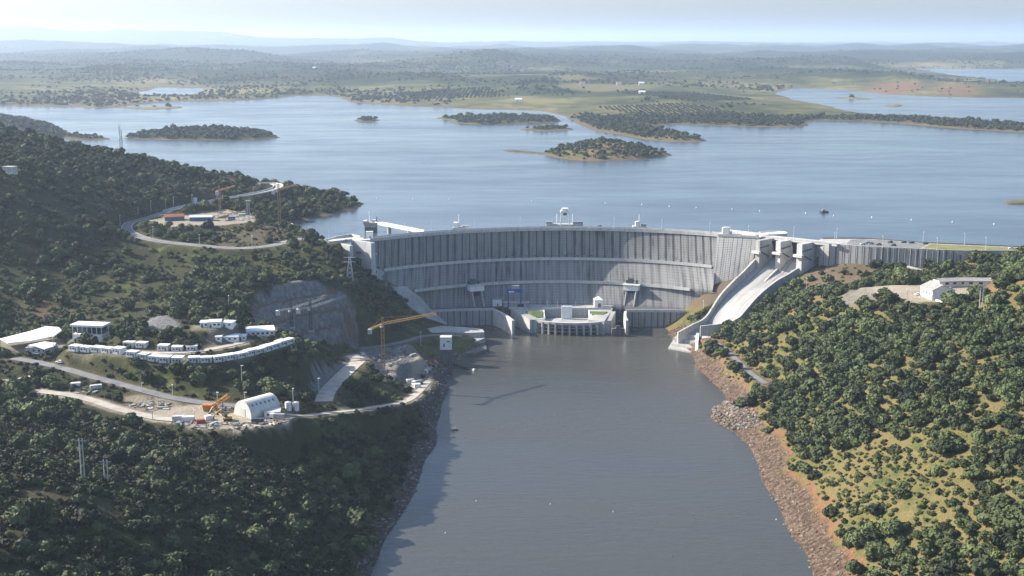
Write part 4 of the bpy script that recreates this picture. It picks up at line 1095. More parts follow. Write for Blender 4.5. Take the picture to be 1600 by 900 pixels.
def guide(name, pl, th, z1, m, z0=-6):
    w = catmull([P(*p) for p in pl], 2.5); mb = MB()
    for i in range(len(w) - 1): wall_strip(mb, w[i], w[i + 1], th, z0, w[i][2], w[i + 1][2])
    return mb.build(name, m, ph)
guide('guide_wall', [(772,483.4,13),(781,487,13),(791,492.5,13),(799,498.5,12.6),(802,501,12)], 2.4, 13, M_CONCL)
guide('guide_wall', [(977.5,486,13),(976.5,491,13),(977.5,496,12.6),(980,500.5,12)], 2.2, 13, M_CONCL)
# centre block
cen = [P(798,482,13.5)[:2], P(828,499.5,11)[:2], P(850,499,9)[:2], P(850,483.2,13.5)[:2], P(920,483.2,13.5)[:2], P(921,499.5,9)[:2], P(944,501,11)[:2], P(957,484,13.5)[:2]] + list(reversed(arc_seg(800, 957)))
mb = MB(); z1 = [13.5, 11.2, 9.6, 13.5, 13.5, 9.6, 11.2, 13.5] + [13.5] * 14
# rear deck
mb.prism([cen[0], P(850,483.2,13.5)[:2], P(920,483.2,13.5)[:2], cen[7]] + list(reversed(arc_seg(800, 957))), -8, 13.5)
mb.build('rear_deck', M_CONC, ph)
for side, pl in (('l', [(798.5,482.4,13.45),(828,499.5,11),(851,499.5,10.2),(851,483.6,13.4)]), ('r', [(919,483.6,13.4),(919,500,10.2),(944,502,11),(956.5,484.6,13.45)])):
    w = [P(*p) for p in pl]; mb = MB(); mb.prism([p[:2] for p in w], -8, [float(p[2]) for p in w]); rp_ = mb.build('side_ramp', M_CONC, ph)
    g = [(822,486,13.6),(838,495.5,11.4),(848,496,11.0),(848.5,486,13.4)] if side == 'l' else [(923,486.5,13.4),(926,494,11.6),(936,496.5,11.2),(949,487,13.6)]
    gw_ = [P(*p) for p in g]; mb = MB(); mb.prism([p[:2] for p in gw_], 5, [float(p[2]) + 0.1 for p in gw_]); mb.build('lawn', M_GRASS, rp_)
    e = [(849.5,484,14.2),(850,489,12.5),(851,497.5,10.5)] if side == 'l' else [(920.5,484,14.2),(921,491,12.3),(928,497,11.0)]
    w = [P(*p) for p in e]; mb = MB()
    for i in range(2): wall_strip(mb, w[i], w[i + 1], 0.9, 6, w[i][2], w[i + 1][2])
    mb.build('curved_wall', M_WHITE, rp_)
mb = MB(); wall_strip(mb, P(795,482.0,13.5), P(850,482.8,13.5), 0.7, 13, 14.6); wall_strip(mb, P(850,482.8,13.5), P(955,483.0,13.5), 0.7, 13, 14.6); mb.build('parapet', M_CONCL, ph)
# ring of the river front
rg = circfit([P(826,497.5,10), P(850,501.5,10), P(888,504,10), P(920,503.6,10), P(945,501.5,10)])
ra0 = math.atan2(P(826,497.5,10)[0] - rg[0], P(826,497.5,10)[1] - rg[1]); ra1 = math.atan2(P(945,501.5,10)[0] - rg[0], P(945,501.5,10)[1] - rg[1])
if ra0 < 0: ra0 += 2 * math.pi
if ra1 < 0: ra1 += 2 * math.pi
def rpt(t, off): 
    a = ra0 + (ra1 - ra0) * t; return (rg[0] + (rg[2] + off) * math.sin(a), rg[1] + (rg[2] + off) * math.cos(a))
def ring(off0, off1, z0, z1, t0=0.0, t1=1.0, n=40):
    rows_ = []
    for t in np.linspace(t0, t1, n):
        a, b = rpt(t, off0), rpt(t, off1); rows_.append([(a[0], a[1], z0), (b[0], b[1], z0), (b[0], b[1], z1), (a[0], a[1], z1)])
    mb = MB(); mb.grid(rows_, closed=True); k = (n - 1) * 4; mb.f += [(0, 1, 2, 3), (k + 3, k + 2, k + 1, k)]; mb.m += [0, 0]
    return mb
ring(-0.5, 2.2, 8.4, 10.2).build('ring_beam', M_CONCL, ph, recalc=True)
ring(0.4, 1.2, 5.2, 5.9).build('ring_beam', M_CONC, ph, recalc=True)
ring(0.4, 1.2, 2.2, 2.8).build('ring_beam', M_CONC, ph, recalc=True)
for t in np.linspace(0.06, 0.97, 12):
    mb = MB(); a, b = rpt(t, -1.4), rpt(t, 2.8); mb.face
    wall_strip(mb, a, b, 1.25, -5, 8.6, 10.0); mb.build('column', M_CONCL, ph)
inn = [rpt(t, -9) for t in np.linspace(0.02, 0.98, 24)]
cr = [P(920,483.4,8)[:2], P(850,483.4,8)[:2]]
mb = MB(); mb.prism([rpt(t, -0.4) for t in np.linspace(0.02, 0.98, 24)] + [P(921,496.8,8)[:2], P(850,496.8,8)[:2]], 6.6, 7.9); mb.build('court_slab', M_CONC, ph)
mb = MB(); mb.prism(inn + [P(925,490,8)[:2], P(846,490,8)[:2]], -6, 6.5); mb.build('inner_wall', M_CONCD, ph)  # shade of the recess behind the columns is put into the wall colour
mb = MB()
wall_strip(mb, rpt(-0.005, 2.5), P(828,497,10), 6.5, -6, 10.4)
mb.build('end_pier', M_CONC, ph)
mb = MB(); q = [P(944,501.5,10.4)[:2], P(955,501,10.4)[:2], P(962,487,13)[:2], P(946,488,12)[:2]]; mb.prism(q, -6, [10.4, 10.4, 13.2, 13.2]); mb.build('end_pier', M_CONC, ph)
mb = MB(); p = P(885.5, 498, 8.0); mb.box((p[0], p[1] + 0.2, 13.0), (8.6, 2.2, 11.0), 0.0); mb.build('lift_shaft', M_WHITE, ph)
# spill troughs on each side of the block
mb = MB(); a = [qL(8, -4.2, 20), qL(15, -4.2, 12.2), P(778,484,9), P(802,503,1.0), P(805,512,-3)]; b = [qL(8, 4.2, 20), qL(15, 4.2, 12.2), P(796,483,10), P(826,501,2.0), P(824,512,-3)]
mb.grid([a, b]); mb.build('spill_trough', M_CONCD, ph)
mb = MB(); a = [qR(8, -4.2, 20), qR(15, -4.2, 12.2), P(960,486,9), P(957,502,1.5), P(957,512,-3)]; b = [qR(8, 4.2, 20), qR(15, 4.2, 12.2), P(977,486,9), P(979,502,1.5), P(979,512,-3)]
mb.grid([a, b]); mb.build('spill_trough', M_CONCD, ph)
mb = MB(); p = P(966, 526, 0); mb.box((p[0], p[1] + 3, 1.5), (11, 4, 9), 0.0, taper=0.9); mb.box((p[0], p[1] + 2.2, 7.2), (5, 3.0, 2.6), 0.0, taper=0.5); mb.build('splitter_pier', M_CONCD, ph)

# ------------------------------------------------------------------ quay on the left side of the tailrace
qy = thing('stepped_quay', 'stepped concrete quay with ribbed face below the left abutment', 'quay', P(720, 525, 5))
mb = MB(); mb.prism([P(x, y, 9)[:2] for x, y in ((664,514),(690,509),(725,511),(754,514.5),(757,519),(735,520),(700,519),(676,520))], -6, 9.0); mb.build('upper_terrace', M_CONC, qy)
mb = MB(); mb.prism([P(x, y, 5)[:2] for x, y in ((690,524),(742,522),(756,521),(758,528),(742,534),(700,533))], -6, 5.0); mb.build('lower_terrace', M_CONC, qy)
mb = MB(); mb.prism([P(x, y, 1.2)[:2] for x, y in ((700,541),(720,538),(758,537),(761,546),(742,553),(712,552))], -6, 1.4); mb.build('landing', M_CONCD, qy)
mb = MB()
for x in (737, 741, 745, 749):
    p = P(x, 519.3, 8.9); mb.beam((p[0], p[1] - 0.3, 8.8), (p[0], p[1] - 0.7, 1.5), 0.7)
mb.build('rib', M_CONCL, qy)
# ------------------------------------------------------------------ trees and scrub
def foliage(name, dark, light, scale=0.8):
    m = bpy.data.materials.new(name); m.use_nodes = True
    n, l = nodes(m); p = n['Principled BSDF']; p.inputs['Roughness'].default_value = 0.75; p.inputs['Specular IOR Level'].default_value = 0.25
    tc = n.new('ShaderNodeTexCoord'); oi = n.new('ShaderNodeObjectInfo')
    f = noise_(n, l, tc.outputs['Object'], scale, 4, 0.7)
    s = math_(n, l, 'ADD', math_(n, l, 'MULTIPLY', f, 0.6), math_(n, l, 'MULTIPLY', oi.outputs['Random'], 0.68))
    r = ramp(n, [(0.28, dark), (0.55, tuple((a + b) / 2 for a, b in zip(dark, light))), (0.95, light)]); l.new(s, r.inputs['Fac'])
    l.new(r.outputs['Color'], p.inputs['Base Color'])
    return m
M_OAK = foliage('oak_leaves', (0.008, 0.014, 0.005), (0.090, 0.112, 0.040))
M_OAK2 = foliage('scrub_leaves', (0.020, 0.027, 0.010), (0.112, 0.130, 0.042), 0.5)
M_FAR = foliage('grove_leaves', (0.020, 0.030, 0.015), (0.055, 0.065, 0.032), 0.3)
M_BARK = mat('bark', (0.09, 0.07, 0.055), 0.95, 0.3, 1.5)

def crown_mesh(name, seed, r=3.6, h=4.6, lobes=9, leaves=46, z0=0.5, m=None, leaf=0.62, core=2):
    rnd = random.Random(seed)
    bm = bmesh.new()
    L = []
    for k in range(lobes):
        a = 2 * math.pi * (k / (lobes - 1)) + rnd.uniform(-0.5, 0.5) if k else 0
        d = 0 if k == 0 else r * rnd.uniform(0.38, 0.66)
        rad = r * (0.56 if k == 0 else rnd.uniform(0.30, 0.50))
        z = z0 + (h * 0.60 if k == 0 else h * rnd.uniform(0.26, 0.62))
        L.append((Vector((d * math.cos(a), d * math.sin(a), max(z, rad * 0.8))), rad))
    for c, rad in L:
        g = bmesh.ops.create_icosphere(bm, subdivisions=core, radius=rad * 0.88)
        ph = rnd.uniform(0, 6)
        for v in g['verts']:
            q = v.co
            v.co = c + Vector((q.x, q.y, q.z * 0.82)) * (1 + 0.16 * math.sin(q.x * 3.1 + ph) * math.cos(q.y * 2.7 - ph) + rnd.uniform(-0.13, 0.13))
        for i in range(leaves):
            d = Vector((rnd.gauss(0, 1), rnd.gauss(0, 1), rnd.gauss(0.25, 1))).normalized()
            p = c + Vector((d.x, d.y, d.z * 0.85)) * rad * rnd.uniform(0.86, 1.14)
            if any((p - c2).length < r2 * 0.8 for c2, r2 in L if c2 is not c) or p.z < 0.15: continue
            nn = (d + Vector((rnd.gauss(0, .55), rnd.gauss(0, .55), rnd.gauss(0.1, .55)))).normalized()
            t = nn.orthogonal().normalized(); t.rotate(Matrix.Rotation(rnd.uniform(0, 6.28), 3, nn)); b = nn.cross(t)
            s = leaf * rnd.uniform(0.55, 1.25)
            vs = [bm.verts.new(p + t * (s * x) + b * (s * y) + nn * (s * rnd.uniform(-0.25, 0.25))) for x, y in ((-0.9, -0.5), (0.1, -0.85), (0.95, -0.1), (0.5, 0.8), (-0.55, 0.7))]
            bm.faces.new(vs)
    me_ = bpy.data.meshes.new(name); bm.to_mesh(me_); bm.free(); me_.materials.append(m)
    return me_
def trunk_mesh(seed):
    rnd = random.Random(seed); mb = MB()
    mb.tube((0, 0, -1.2), (rnd.uniform(-.2, .2), rnd.uniform(-.2, .2), 1.5), 0.36, 0.24, 7)
    for k in range(4):
        a = k * 1.6 + rnd.uniform(-.4, .4); mb.tube((0, 0, 1.2), (1.5 * math.cos(a), 1.5 * math.sin(a), 2.9), 0.17, 0.07, 5)
    me_ = bpy.data.meshes.new('trunk'); me_.from_pydata(mb.v, [], mb.f); me_.materials.append(M_BARK)
    return me_
OAKS = [crown_mesh('crown', 10 + k, r=3.5 + 0.25 * (k % 3), h=4.2 + 0.5 * (k % 4), lobes=8 + k % 3, m=M_OAK) for k in range(8)]
BUSHES = [crown_mesh('bush', 40 + k, r=1.5, h=1.5, lobes=5, leaves=34, z0=0.0, m=M_OAK2, leaf=0.34, core=1) for k in range(6)]
GROVE = [crown_mesh('grove', 60 + k, r=3.4, h=4.6, lobes=4, leaves=12, z0=0.2, m=M_FAR, leaf=1.0, core=1) for k in range(5)]
TRUNKS = [trunk_mesh(80 + k) for k in range(4)]

# plan of where nothing grows
def cover(X, Y, arr):
    ci = np.clip(np.round((X / Y - sx[0]) / (sx[1] - sx[0])).astype(int), 0, ncol - 1)
    ri = np.clip(np.searchsorted(ry, Y), 0, nrow - 1)
    return arr[ri, ci]
def slope_of(X, Y):
    return np.hypot(hz(X + 3, Y) - hz(X - 3, Y), hz(X, Y + 3) - hz(X, Y - 3)) / 6
SPW_POLY = [p[:2] for p in (P(1186,368,72), P(1295,378,72), P(1296,400,60))] + [np.array(p[:2]) + gd * 5 for p in Rt[:6]] + [P(1120,527,9)[:2], P(1086,556,0)[:2], P(1040,545,0)[:2], P(1050,520,9)[:2]] + [np.array(p[:2]) - gd * 4 for p in Lt[:6][::-1]]
DAM_POLY = [p[:2] for p in (P(1115,444,36), P(1062,486,13), P(690,486,13), P(688,508,3), P(662,494,12), P(638,477,20), P(606,440,37.5), P(574,417,51), P(578,402,60), P(576,384,69), P(550,381,71.5), P(500,379,72))] + [np.array((-160., 1090.)), np.array((40., 1160.)), np.array((220., 1100.))]
CLEAR = [SPW_POLY, DAM_POLY, [np.array(p) for p in plat],
         HP([(1345,449),(1400,446),(1445,446),(1552,437),(1560,447),(1530,462),(1500,472),(1430,474),(1400,466),(1358,457)]),
         HP([(664,514),(690,505),(760,512),(762,555),(690,556),(650,540)]), ROCKCUT, RIPRAP_L,
         HP([(600,520),(690,500),(700,530),(640,548),(600,545)])]
VERGE = {'dam_road': 13, 'upper_road': 26, 'valley_road': 9, 'ramp_track': 8, 'river_track': 9, 'hill_road': 12, 'terrace_track': 7, 'yard_track': 7, 'quay_road': 8}
def free(X, Y, rdist=3.0):
    ok = np.ones(X.shape, bool)
    for pl in CLEAR: ok &= ~inside(X, Y, pl)
    for name, (pl, wd, s) in ROADS.items():
        w_ = [(p[0], p[1]) for p in ROADW[name][::2] + ROADW[name][-1:]]
        d, _ = seg_dist(X, Y, w_); ok &= d > wd / 2 + rdist
        if name in VERGE and rdist > 2.5:      # cleared verges below the roads
            for sh in (VERGE[name] * 0.5, VERGE[name]):
                d, _ = seg_dist(X, Y + sh, w_); ok &= d > wd / 2 + 2
    for poly, z, fall in PADS:
        ok &= sdist(X, Y, [P(x, y, z)[:2] for x, y in poly]) < -1.0
    m = cover(X, Y, MK); m2 = cover(X, Y, MK2)
    ok &= (m[:, 0] < 0.4) & (m[:, 1] < 0.45) & (m2[:, 0] < 0.4) & (m2[:, 1] < 0.4)
    return ok
rs = np.random.RandomState(5)
def jitter_grid(cell, y0, y1, smax=0.50):
    X, Y = np.meshgrid(np.arange(-y1 * smax, y1 * smax, cell), np.arange(y0, y1, cell))
    X = (X + rs.uniform(-.45, .45, X.shape) * cell).ravel(); Y = (Y + rs.uniform(-.45, .45, Y.shape) * cell).ravel()
    k = np.abs(X / Y) < smax
    return X[k], Y[k]
def near_land(X, Y, Z):
    a = np.where(Y < 1040, Z > 2.5, Z > LAKE + 1.2)
    return a & ((Y < 1330) | (X < -60)) & ~((X > 60) & (Y > 1010) & (Z < 69)) & ~((X > -150) & (Y > 1055))
DRY = HP([(1262,735),(1290,712),(1400,690),(1480,720),(1500,770),(1470,830),(1330,845),(1290,800)])
OPEN_L = HP([(0,470),(60,465),(130,478),(175,505),(110,515),(0,520)])
BROWN = [HP([(1250,452),(1253,428),(1272,416),(1345,412),(1372,422),(1366,440),(1330,452),(1290,455)]), HP([(1062,484),(1085,456),(1165,428),(1172,438),(1128,480)])]
EMB = HP([(1480,428),(1505,398),(1600,398),(1600,420),(1556,432)])
DARKSPUR = HP([(300,383),(325,358),(430,352),(452,366),(436,378),(380,387)])
SCRUB_L = HP([(-200,660),(0,655),(140,660),(300,685),(470,690),(660,650),(690,690),(640,760),(560,860),(500,930),(-200,930)])
SLOPE_L = HP([(545,395),(572,420),(605,455),(640,492),(690,508),(650,522),(600,520),(565,500),(552,470),(530,440)])
CLR_L = HP([(8,778),(60,760),(120,762),(180,790),(196,808),(150,808),(90,792),(40,790)])
# trees
X, Y = jitter_grid(5.8, 330, 1400)
Z = hz(X, Y)
nz1 = fbm(X / 45, Y / 45, 5, 3); nz2 = fbm(X / 16, Y / 16, 2, 2)
dens = 0.80 + nz1 * 0.75 + nz2 * 0.35
rgt = X > 60
dens = np.where(rgt, dens + 0.10, dens * 0.80 - 0.10 + nz2 * 0.25)
dens = np.where((X < 0) & (Y < 1040), dens - 0.55 * sstep(0.05, 0.3, fbm(X / 38, Y / 38, 6, 3)), dens + np.where(X < 0, 0.05, 0))
dens = np.where(inside(X, Y, DRY), 0.05 + nz1 * 0.5, dens)
dens = np.where(inside(X, Y, OPEN_L), 0.22 + nz1 * .4, dens)
for b in BROWN: dens = np.where(inside(X, Y, b), 0.05 + nz2 * 0.25, dens)
dens = np.where(inside(X, Y, DARKSPUR), 0.12 + nz1 * 0.3, dens)
dens = np.where(inside(X, Y, SCRUB_L), 0.16 + nz1 * 0.55, dens)
dens = np.where((~rgt) & (Z < 12), dens * 0.35, dens)
dens = np.where(inside(X, Y, CLR_L), 0.12, dens)
dens = np.where(inside(X, Y, SLOPE_L), 0.55 + nz2 * .4, dens)
k = near_land(X, Y, Z) & (rs.rand(len(X)) < dens) & free(X, Y, 4.0) & (slope_of(X, Y) < 1.5)
TXY = np.stack([X[k], Y[k], Z[k]], 1)
tsc = np.exp(rs.normal(-0.03, 0.31, len(TXY))) * np.where(TXY[:, 0] > 60, 0.89, np.where(TXY[:, 1] > 840, 0.74, 0.86))
tsc = np.where(inside(TXY[:, 0], TXY[:, 1], SCRUB_L), tsc * 1.05, tsc)
tsc = np.clip(tsc * (1 + 0.25 * fbm(TXY[:, 0] / 30, TXY[:, 1] / 30, 1, 2)), 0.45, 1.6)
# scrub
X, Y = jitter_grid(3.1, 330, 1330)
Z = hz(X, Y)
nb = fbm(X / 30, Y / 30, 3, 3); nb2 = fbm(X / 9, Y / 9, 6, 2)
db = 0.42 + nb * 0.6 + nb2 * 0.4
db = np.where(inside(X, Y, SCRUB_L), 0.80 + nb * 0.5 + nb2 * 0.3, db)
db = np.where(inside(X, Y, DRY), 0.78 + nb2 * 0.5, db)
db = np.where(inside(X, Y, CLR_L), 0.25 + nb2 * 0.4, db)
for b in BROWN: db = np.where(inside(X, Y, b), 0.22 + nb2 * 0.4, db)
db *= np.where(Y > 900, 0.6, 1.0)
db = np.where(inside(X, Y, EMB) | inside(X, Y, SLOPE_L), 0.85, db)
k = near_land(X, Y, Z) & (rs.rand(len(X)) < db) & free(X, Y, 2.0) & (slope_of(X, Y) < 1.7)
BXY = np.stack([X[k], Y[k], Z[k]], 1)
bsc = np.clip(np.exp(rs.normal(-0.05, 0.38, len(BXY))), 0.35, 2.2) * np.where(inside(BXY[:, 0], BXY[:, 1], SCRUB_L), 1.12, 0.85)
# which trees show largest in the photograph
cz = TXY[:, 1] * CP - (TXY[:, 2] + 2 - CAMZ) * SP
ppx = 800 + F * TXY[:, 0] / cz; ppy = 450 - F * (TXY[:, 1] * SP + (TXY[:, 2] + 2 - CAMZ) * CP) / cz
inframe = (ppx > 4) & (ppx < 1596) & (ppy < 896)
vis = np.ones(len(TXY), bool)
for t in np.linspace(0.35, 0.985, 90):
    vis &= (CAMZ + (TXY[:, 2] + 4 - CAMZ) * t) > hz(TXY[:, 0] * t, np.maximum(TXY[:, 1] * t, 232)) 
size = np.where(inframe & vis, tsc / cz, 0)
print('VIS', inframe.sum(), vis.sum(), (inframe & vis).sum())
order = np.argsort(-size)
NIND = 296
ind, rest = order[:NIND], order[NIND:]
print('TREES', len(TXY), 'BUSH', len(BXY), 'individual', NIND, 'depth of last', cz[ind[-1]])

protos = []
for v in range(8):
    t = thing('holm_oak', 'x', 'tree', (0, 0, 0), local=True)
    for nm, dm in (('crown', OAKS[v]), ('trunk', TRUNKS[v % 4])):
        o = bpy.data.objects.new(nm, dm); COL.objects.link(o); o.parent = t
    protos.append(t)
used = set()
def tree_text(i):
    x, y, z = TXY[i]; s = tsc[i]; px, py = ppx[i], ppy[i]
    sz = 'big' if s > 1.22 else ('small' if s < 0.85 else 'middling')
    if px > 900:
        if py > 760: w = ('in the bottom right corner below the dry clearing', 'oaks at the foot of the sunny right bank')
        elif py > 640: w = ('on the sunny right bank level with the orange shore scarp', 'oaks half way down the sunny right bank')
        else: w = ('high on the sunny right bank below the white building', 'oaks on the upper right bank')
    elif py > 760: w = ('among dark scrub in the bottom left foreground', 'oaks in the bottom left scrub')
    elif py > 690: w = ('beside the tall grey power poles on the left', 'oaks around the left power poles')
    else: w = ('on the shaded left slope beneath the work yard', 'oaks under the work yard')
    return f'{sz} round dark green oak {w[0]}', f'{sz} {w[1]}'
for c, i in enumerate(ind):
    v = int(rs.randint(8)); a = rs.uniform(0, 6.28); lab, grp = tree_text(i)
    loc = (TXY[i, 0], TXY[i, 1], TXY[i, 2] - 0.15); s = float(tsc[i])
    if v not in used:
        used.add(v); t = protos[v]; t.location = loc; t.rotation_euler = (0, 0, a); t.scale = (s, s, s); t['label'] = lab; t['group'] = grp
    else:
        dup(protos[v], loc, a, lab, grp, s)
for v in range(8):
    if v not in used:
        for ch in list(protos[v].children): bpy.data.objects.remove(ch)
        bpy.data.objects.remove(protos[v])

def scatter(name, pts, scales, meshes, seed, mats=None, zoff=-0.2):
    """one object of many plants: points that carry a turn, a size and a kind"""
    n_ = len(pts); r_ = np.random.RandomState(seed)
    me_ = bpy.data.meshes.new(name); me_.vertices.add(n_)
    q = np.array(pts, float).copy(); q[:, 2] += zoff
    me_.vertices.foreach_set('co', q.astype(np.float32).ravel())
    for nm, ty, arr in (('size', 'FLOAT', scales), ('turn', 'FLOAT', r_.uniform(0, 6.28, n_)), ('kind', 'INT', r_.randint(0, len(meshes), n_))):
        a = me_.attributes.new(nm, ty, 'POINT'); a.data.foreach_set('value', np.array(arr, np.int32 if ty == 'INT' else np.float32))
    o = bpy.data.objects.new(name, me_); COL.objects.link(o); tag(o, kind='stuff')
    ng = bpy.data.node_groups.new(name, 'GeometryNodeTree')
    ng.interface.new_socket('Geometry', in_out='INPUT', socket_type='NodeSocketGeometry')
    ng.interface.new_socket('Geometry', in_out='OUTPUT', socket_type='NodeSocketGeometry')
    N, Lk = ng.nodes, ng.links
    gi, go = N.new('NodeGroupInput'), N.new('NodeGroupOutput')
    iop = N.new('GeometryNodeInstanceOnPoints'); iop.inputs['Pick Instance'].default_value = True
    join = N.new('GeometryNodeGeometryToInstance')
    for me2 in meshes:
        if me2.name not in PLANT_OBJ:
            po = bpy.data.objects.new(me2.name, me2); PLANT_OBJ[me2.name] = po
        oi = N.new('GeometryNodeObjectInfo'); oi.inputs['Object'].default_value = PLANT_OBJ[me2.name]
        Lk.new(oi.outputs['Geometry'], join.inputs[0])
    def attr(nm, ty):
        a = N.new('GeometryNodeInputNamedAttribute'); a.data_type = ty; a.inputs['Name'].default_value = nm
        return [s for s in a.outputs if s.enabled and s.name == 'Attribute'][0]
    Lk.new(gi.outputs[0], iop.inputs['Points']); Lk.new(join.outputs[0], iop.inputs['Instance'])
    Lk.new(attr('kind', 'INT'), iop.inputs['Instance Index'])
    cx = N.new('ShaderNodeCombineXYZ'); Lk.new(attr('turn', 'FLOAT'), cx.inputs[2])
    Lk.new(cx.outputs[0], iop.inputs['Rotation']); Lk.new(attr('size', 'FLOAT'), iop.inputs['Scale'])
    Lk.new(iop.outputs[0], go.inputs[0])
    md = o.modifiers.new('plants', 'NODES'); md.node_group = ng
    return o
PLANT_OBJ = {}
scatter('woodland', TXY[rest], tsc[rest], OAKS, 1)
M_SHADESCRUB = foliage('shade_tinted_leaves', (0.008, 0.012, 0.006), (0.056, 0.062, 0.024), 0.5)  # darker copy of the scrub leaves; the left slope's shade is in the colour
SHADEBUSH = [crown_mesh('shade_tinted_bush', 140 + k, r=1.5, h=1.6, lobes=5, leaves=34, z0=0.0, m=M_SHADESCRUB, leaf=0.34, core=1) for k in range(6)]
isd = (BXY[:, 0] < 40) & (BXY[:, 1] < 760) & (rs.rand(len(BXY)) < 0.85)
scatter('undergrowth', BXY[~isd], bsc[~isd], BUSHES, 2, zoff=-0.15)
scatter('shade_tinted_undergrowth', BXY[isd], bsc[isd], SHADEBUSH, 6, zoff=-0.15)

# islands and the far shore
def far_pts(X, Y):
    Z = far_height(X, Y); return Z
X, Y = jitter_grid(9.0, 1500, 2750, 0.46); Z = far_height(X, Y)
near_isl = np.zeros(len(X), bool)
k = (Z > LAKE + 1.6) & (rs.rand(len(X)) < 0.72 + fbm(X / 60, Y / 60, 3, 3) * 0.5)
scatter('island_woods', np.stack([X[k], Y[k], Z[k]], 1), np.exp(rs.normal(0.05, 0.25, k.sum())), GROVE, 3)
N2 = 120000
S_ = rs.uniform(-0.47, 0.47, N2); Y = 2750 * np.exp(rs.uniform(0, math.log(15000 / 2750), N2)); X = S_ * Y
Z = far_height(X, Y)
dn = 0.10 + sstep(88, 125, Z) * 0.45 * (Y < 9000) + fbm(X / 420, Y / 620, 1, 4) * 0.95 + fbm(X / 90, Y / 120, 4, 2) * 0.4
dn = np.where(cover(X, Y, MK2)[:, 2] > 0.3, dn * 0.15, dn)
dn = np.where(cover(X, Y, MK)[:, 1] > 0.3, 0.04, dn)
k = (Z > LAKE + 1.8) & (rs.rand(N2) < dn)
scatter('far_woods', np.stack([X[k], Y[k], Z[k]], 1), np.exp(rs.normal(0.12, 0.3, k.sum())), GROVE, 4)
# olive rows of the big peninsula
og = []
for pl in ([(930,172),(1060,170),(1180,186),(1262,191),(1255,197),(1100,193),(1020,190)], [(960,156),(1090,152),(1180,160),(1080,168)], [(620,150),(760,145),(790,158),(660,160)]):
    pw_ = LK(pl); xs = [p[0] for p in pw_]; ys = [p[1] for p in pw_]
    gx_, gy_ = np.meshgrid(np.arange(min(xs), max(xs), 11.0), np.arange(min(ys), max(ys), 16.0))
    gx_ = gx_.ravel() + rs.uniform(-1.5, 1.5, gx_.size); gy_ = gy_.ravel() + rs.uniform(-1.5, 1.5, gy_.size)
    kk = inside(gx_, gy_, pw_); og.append(np.stack([gx_[kk], gy_[kk]], 1))
og = np.concatenate(og); zz = far_height(og[:, 0], og[:, 1]); kk = zz > LAKE + 1.5
scatter('olive_groves', np.stack([og[kk, 0], og[kk, 1], zz[kk]], 1), np.exp(rs.normal(-0.15, 0.15, kk.sum())), GROVE, 5)
print('FAR', k.sum(), kk.sum())
# ------------------------------------------------------------------ objects
def mpp(p): return proj(p)[2] / F          # metres per photograph pixel at a point
M_WOOD = mat('weathered_wood', (0.16, 0.12, 0.08), 0.9, 0.3, 1.0)
M_POLE = mat('galvanised', (0.50, 0.51, 0.52), 0.6, 0.1, 0.5)
M_POLEC = mat('pole_concrete', (0.42, 0.41, 0.39), 0.85, 0.12, 0.5)
M_ROOFW = mat('white_sheet_roof', (0.70, 0.71, 0.72), 0.5, 0.06, 0.4)
M_ROOFG = mat('grey_roof', (0.26, 0.25, 0.235), 0.85, 0.15, 0.4)
M_TILE = mat('red_roof', (0.27, 0.10, 0.065), 0.85, 0.2, 0.6)
M_TARP = mat('canvas', (0.56, 0.55, 0.50), 0.75, 0.1, 0.35, dirt=0.25)
M_ORANGE = mat('orange_paint', (0.42, 0.17, 0.035), 0.6, 0.2, 0.5, dirt=0.2)
M_RUBBER = mat('rubber', (0.02, 0.02, 0.02), 0.9, 0.2, 2)
M_LAMPG = mat('lamp_glass', (0.75, 0.76, 0.76), 0.3, 0.05, 1)
M_SHEETB = mat('blue_sheet', (0.04, 0.12, 0.27), 0.6, 0.15, 0.4)
M_SILVER = mat('silver_roof', (0.52, 0.54, 0.56), 0.4, 0.08, 0.4)
M_DOOR = mat('door_paint', (0.12, 0.13, 0.15), 0.6, 0.15, 0.6)

def local(name, label, cat, group=None):
    return thing(name, label, cat, (0, 0, 0), group, local=True)
def place(t, loc, rz=0.0): t.location = tuple(float(c) for c in loc); t.rotation_euler = (0, 0, rz); return t

# --- street lamps along the crest and the platform
def make_lamp():
    t = local('street_lamp', 'tall thin pale street lamp', 'street lamp', 'street lamps along the dam crest')
    mb = MB(); mb.tube((0, 0, 0), (0, 0, 8.8), 0.17, 0.11, 7); mb.box((0, 0, 0.2), (0.6, 0.6, 0.4)); mb.build('pole', M_POLE, t)
    mb = MB(); mb.beam((0, 0, 8.7), (0, -1.3, 9.1), 0.12); mb.build('arm', M_POLE, t)
    mb = MB(); mb.box((0, -1.6, 9.1), (0.35, 0.9, 0.2)); mb.build('lamp_head', M_LAMPG, t)
    return t
lamp0 = make_lamp(); nl = 0
def lamp(loc, rz, lab, grp, sc=1.0):
    global nl
    nl += 1
    if nl == 1: place(lamp0, loc, rz); lamp0['label'] = lab; lamp0['group'] = grp
    else: dup(lamp0, loc, rz, lab, grp, sc)
for x, lab in ((640, 'pale street lamp on the dam crest beside the bridge to the left intake tower'), (680, 'pale street lamp on the dam crest just right of the intake bridge'), (745, 'pale street lamp on the dam crest right of the second intake hoist'), (815, 'pale street lamp on the dam crest left of the white portal crane'), (958, 'pale street lamp on the dam crest right of the white portal crane'), (1031, 'pale street lamp on the dam crest right of the last intake mast'), (1104, 'pale street lamp on the dam crest left of the round white stair tower')):
    u = u_of_px(72, x); p = arc_u(72, u, -7.7); lamp((p[0], p[1], 72.2), 0, lab, 'street lamps along the dam crest')
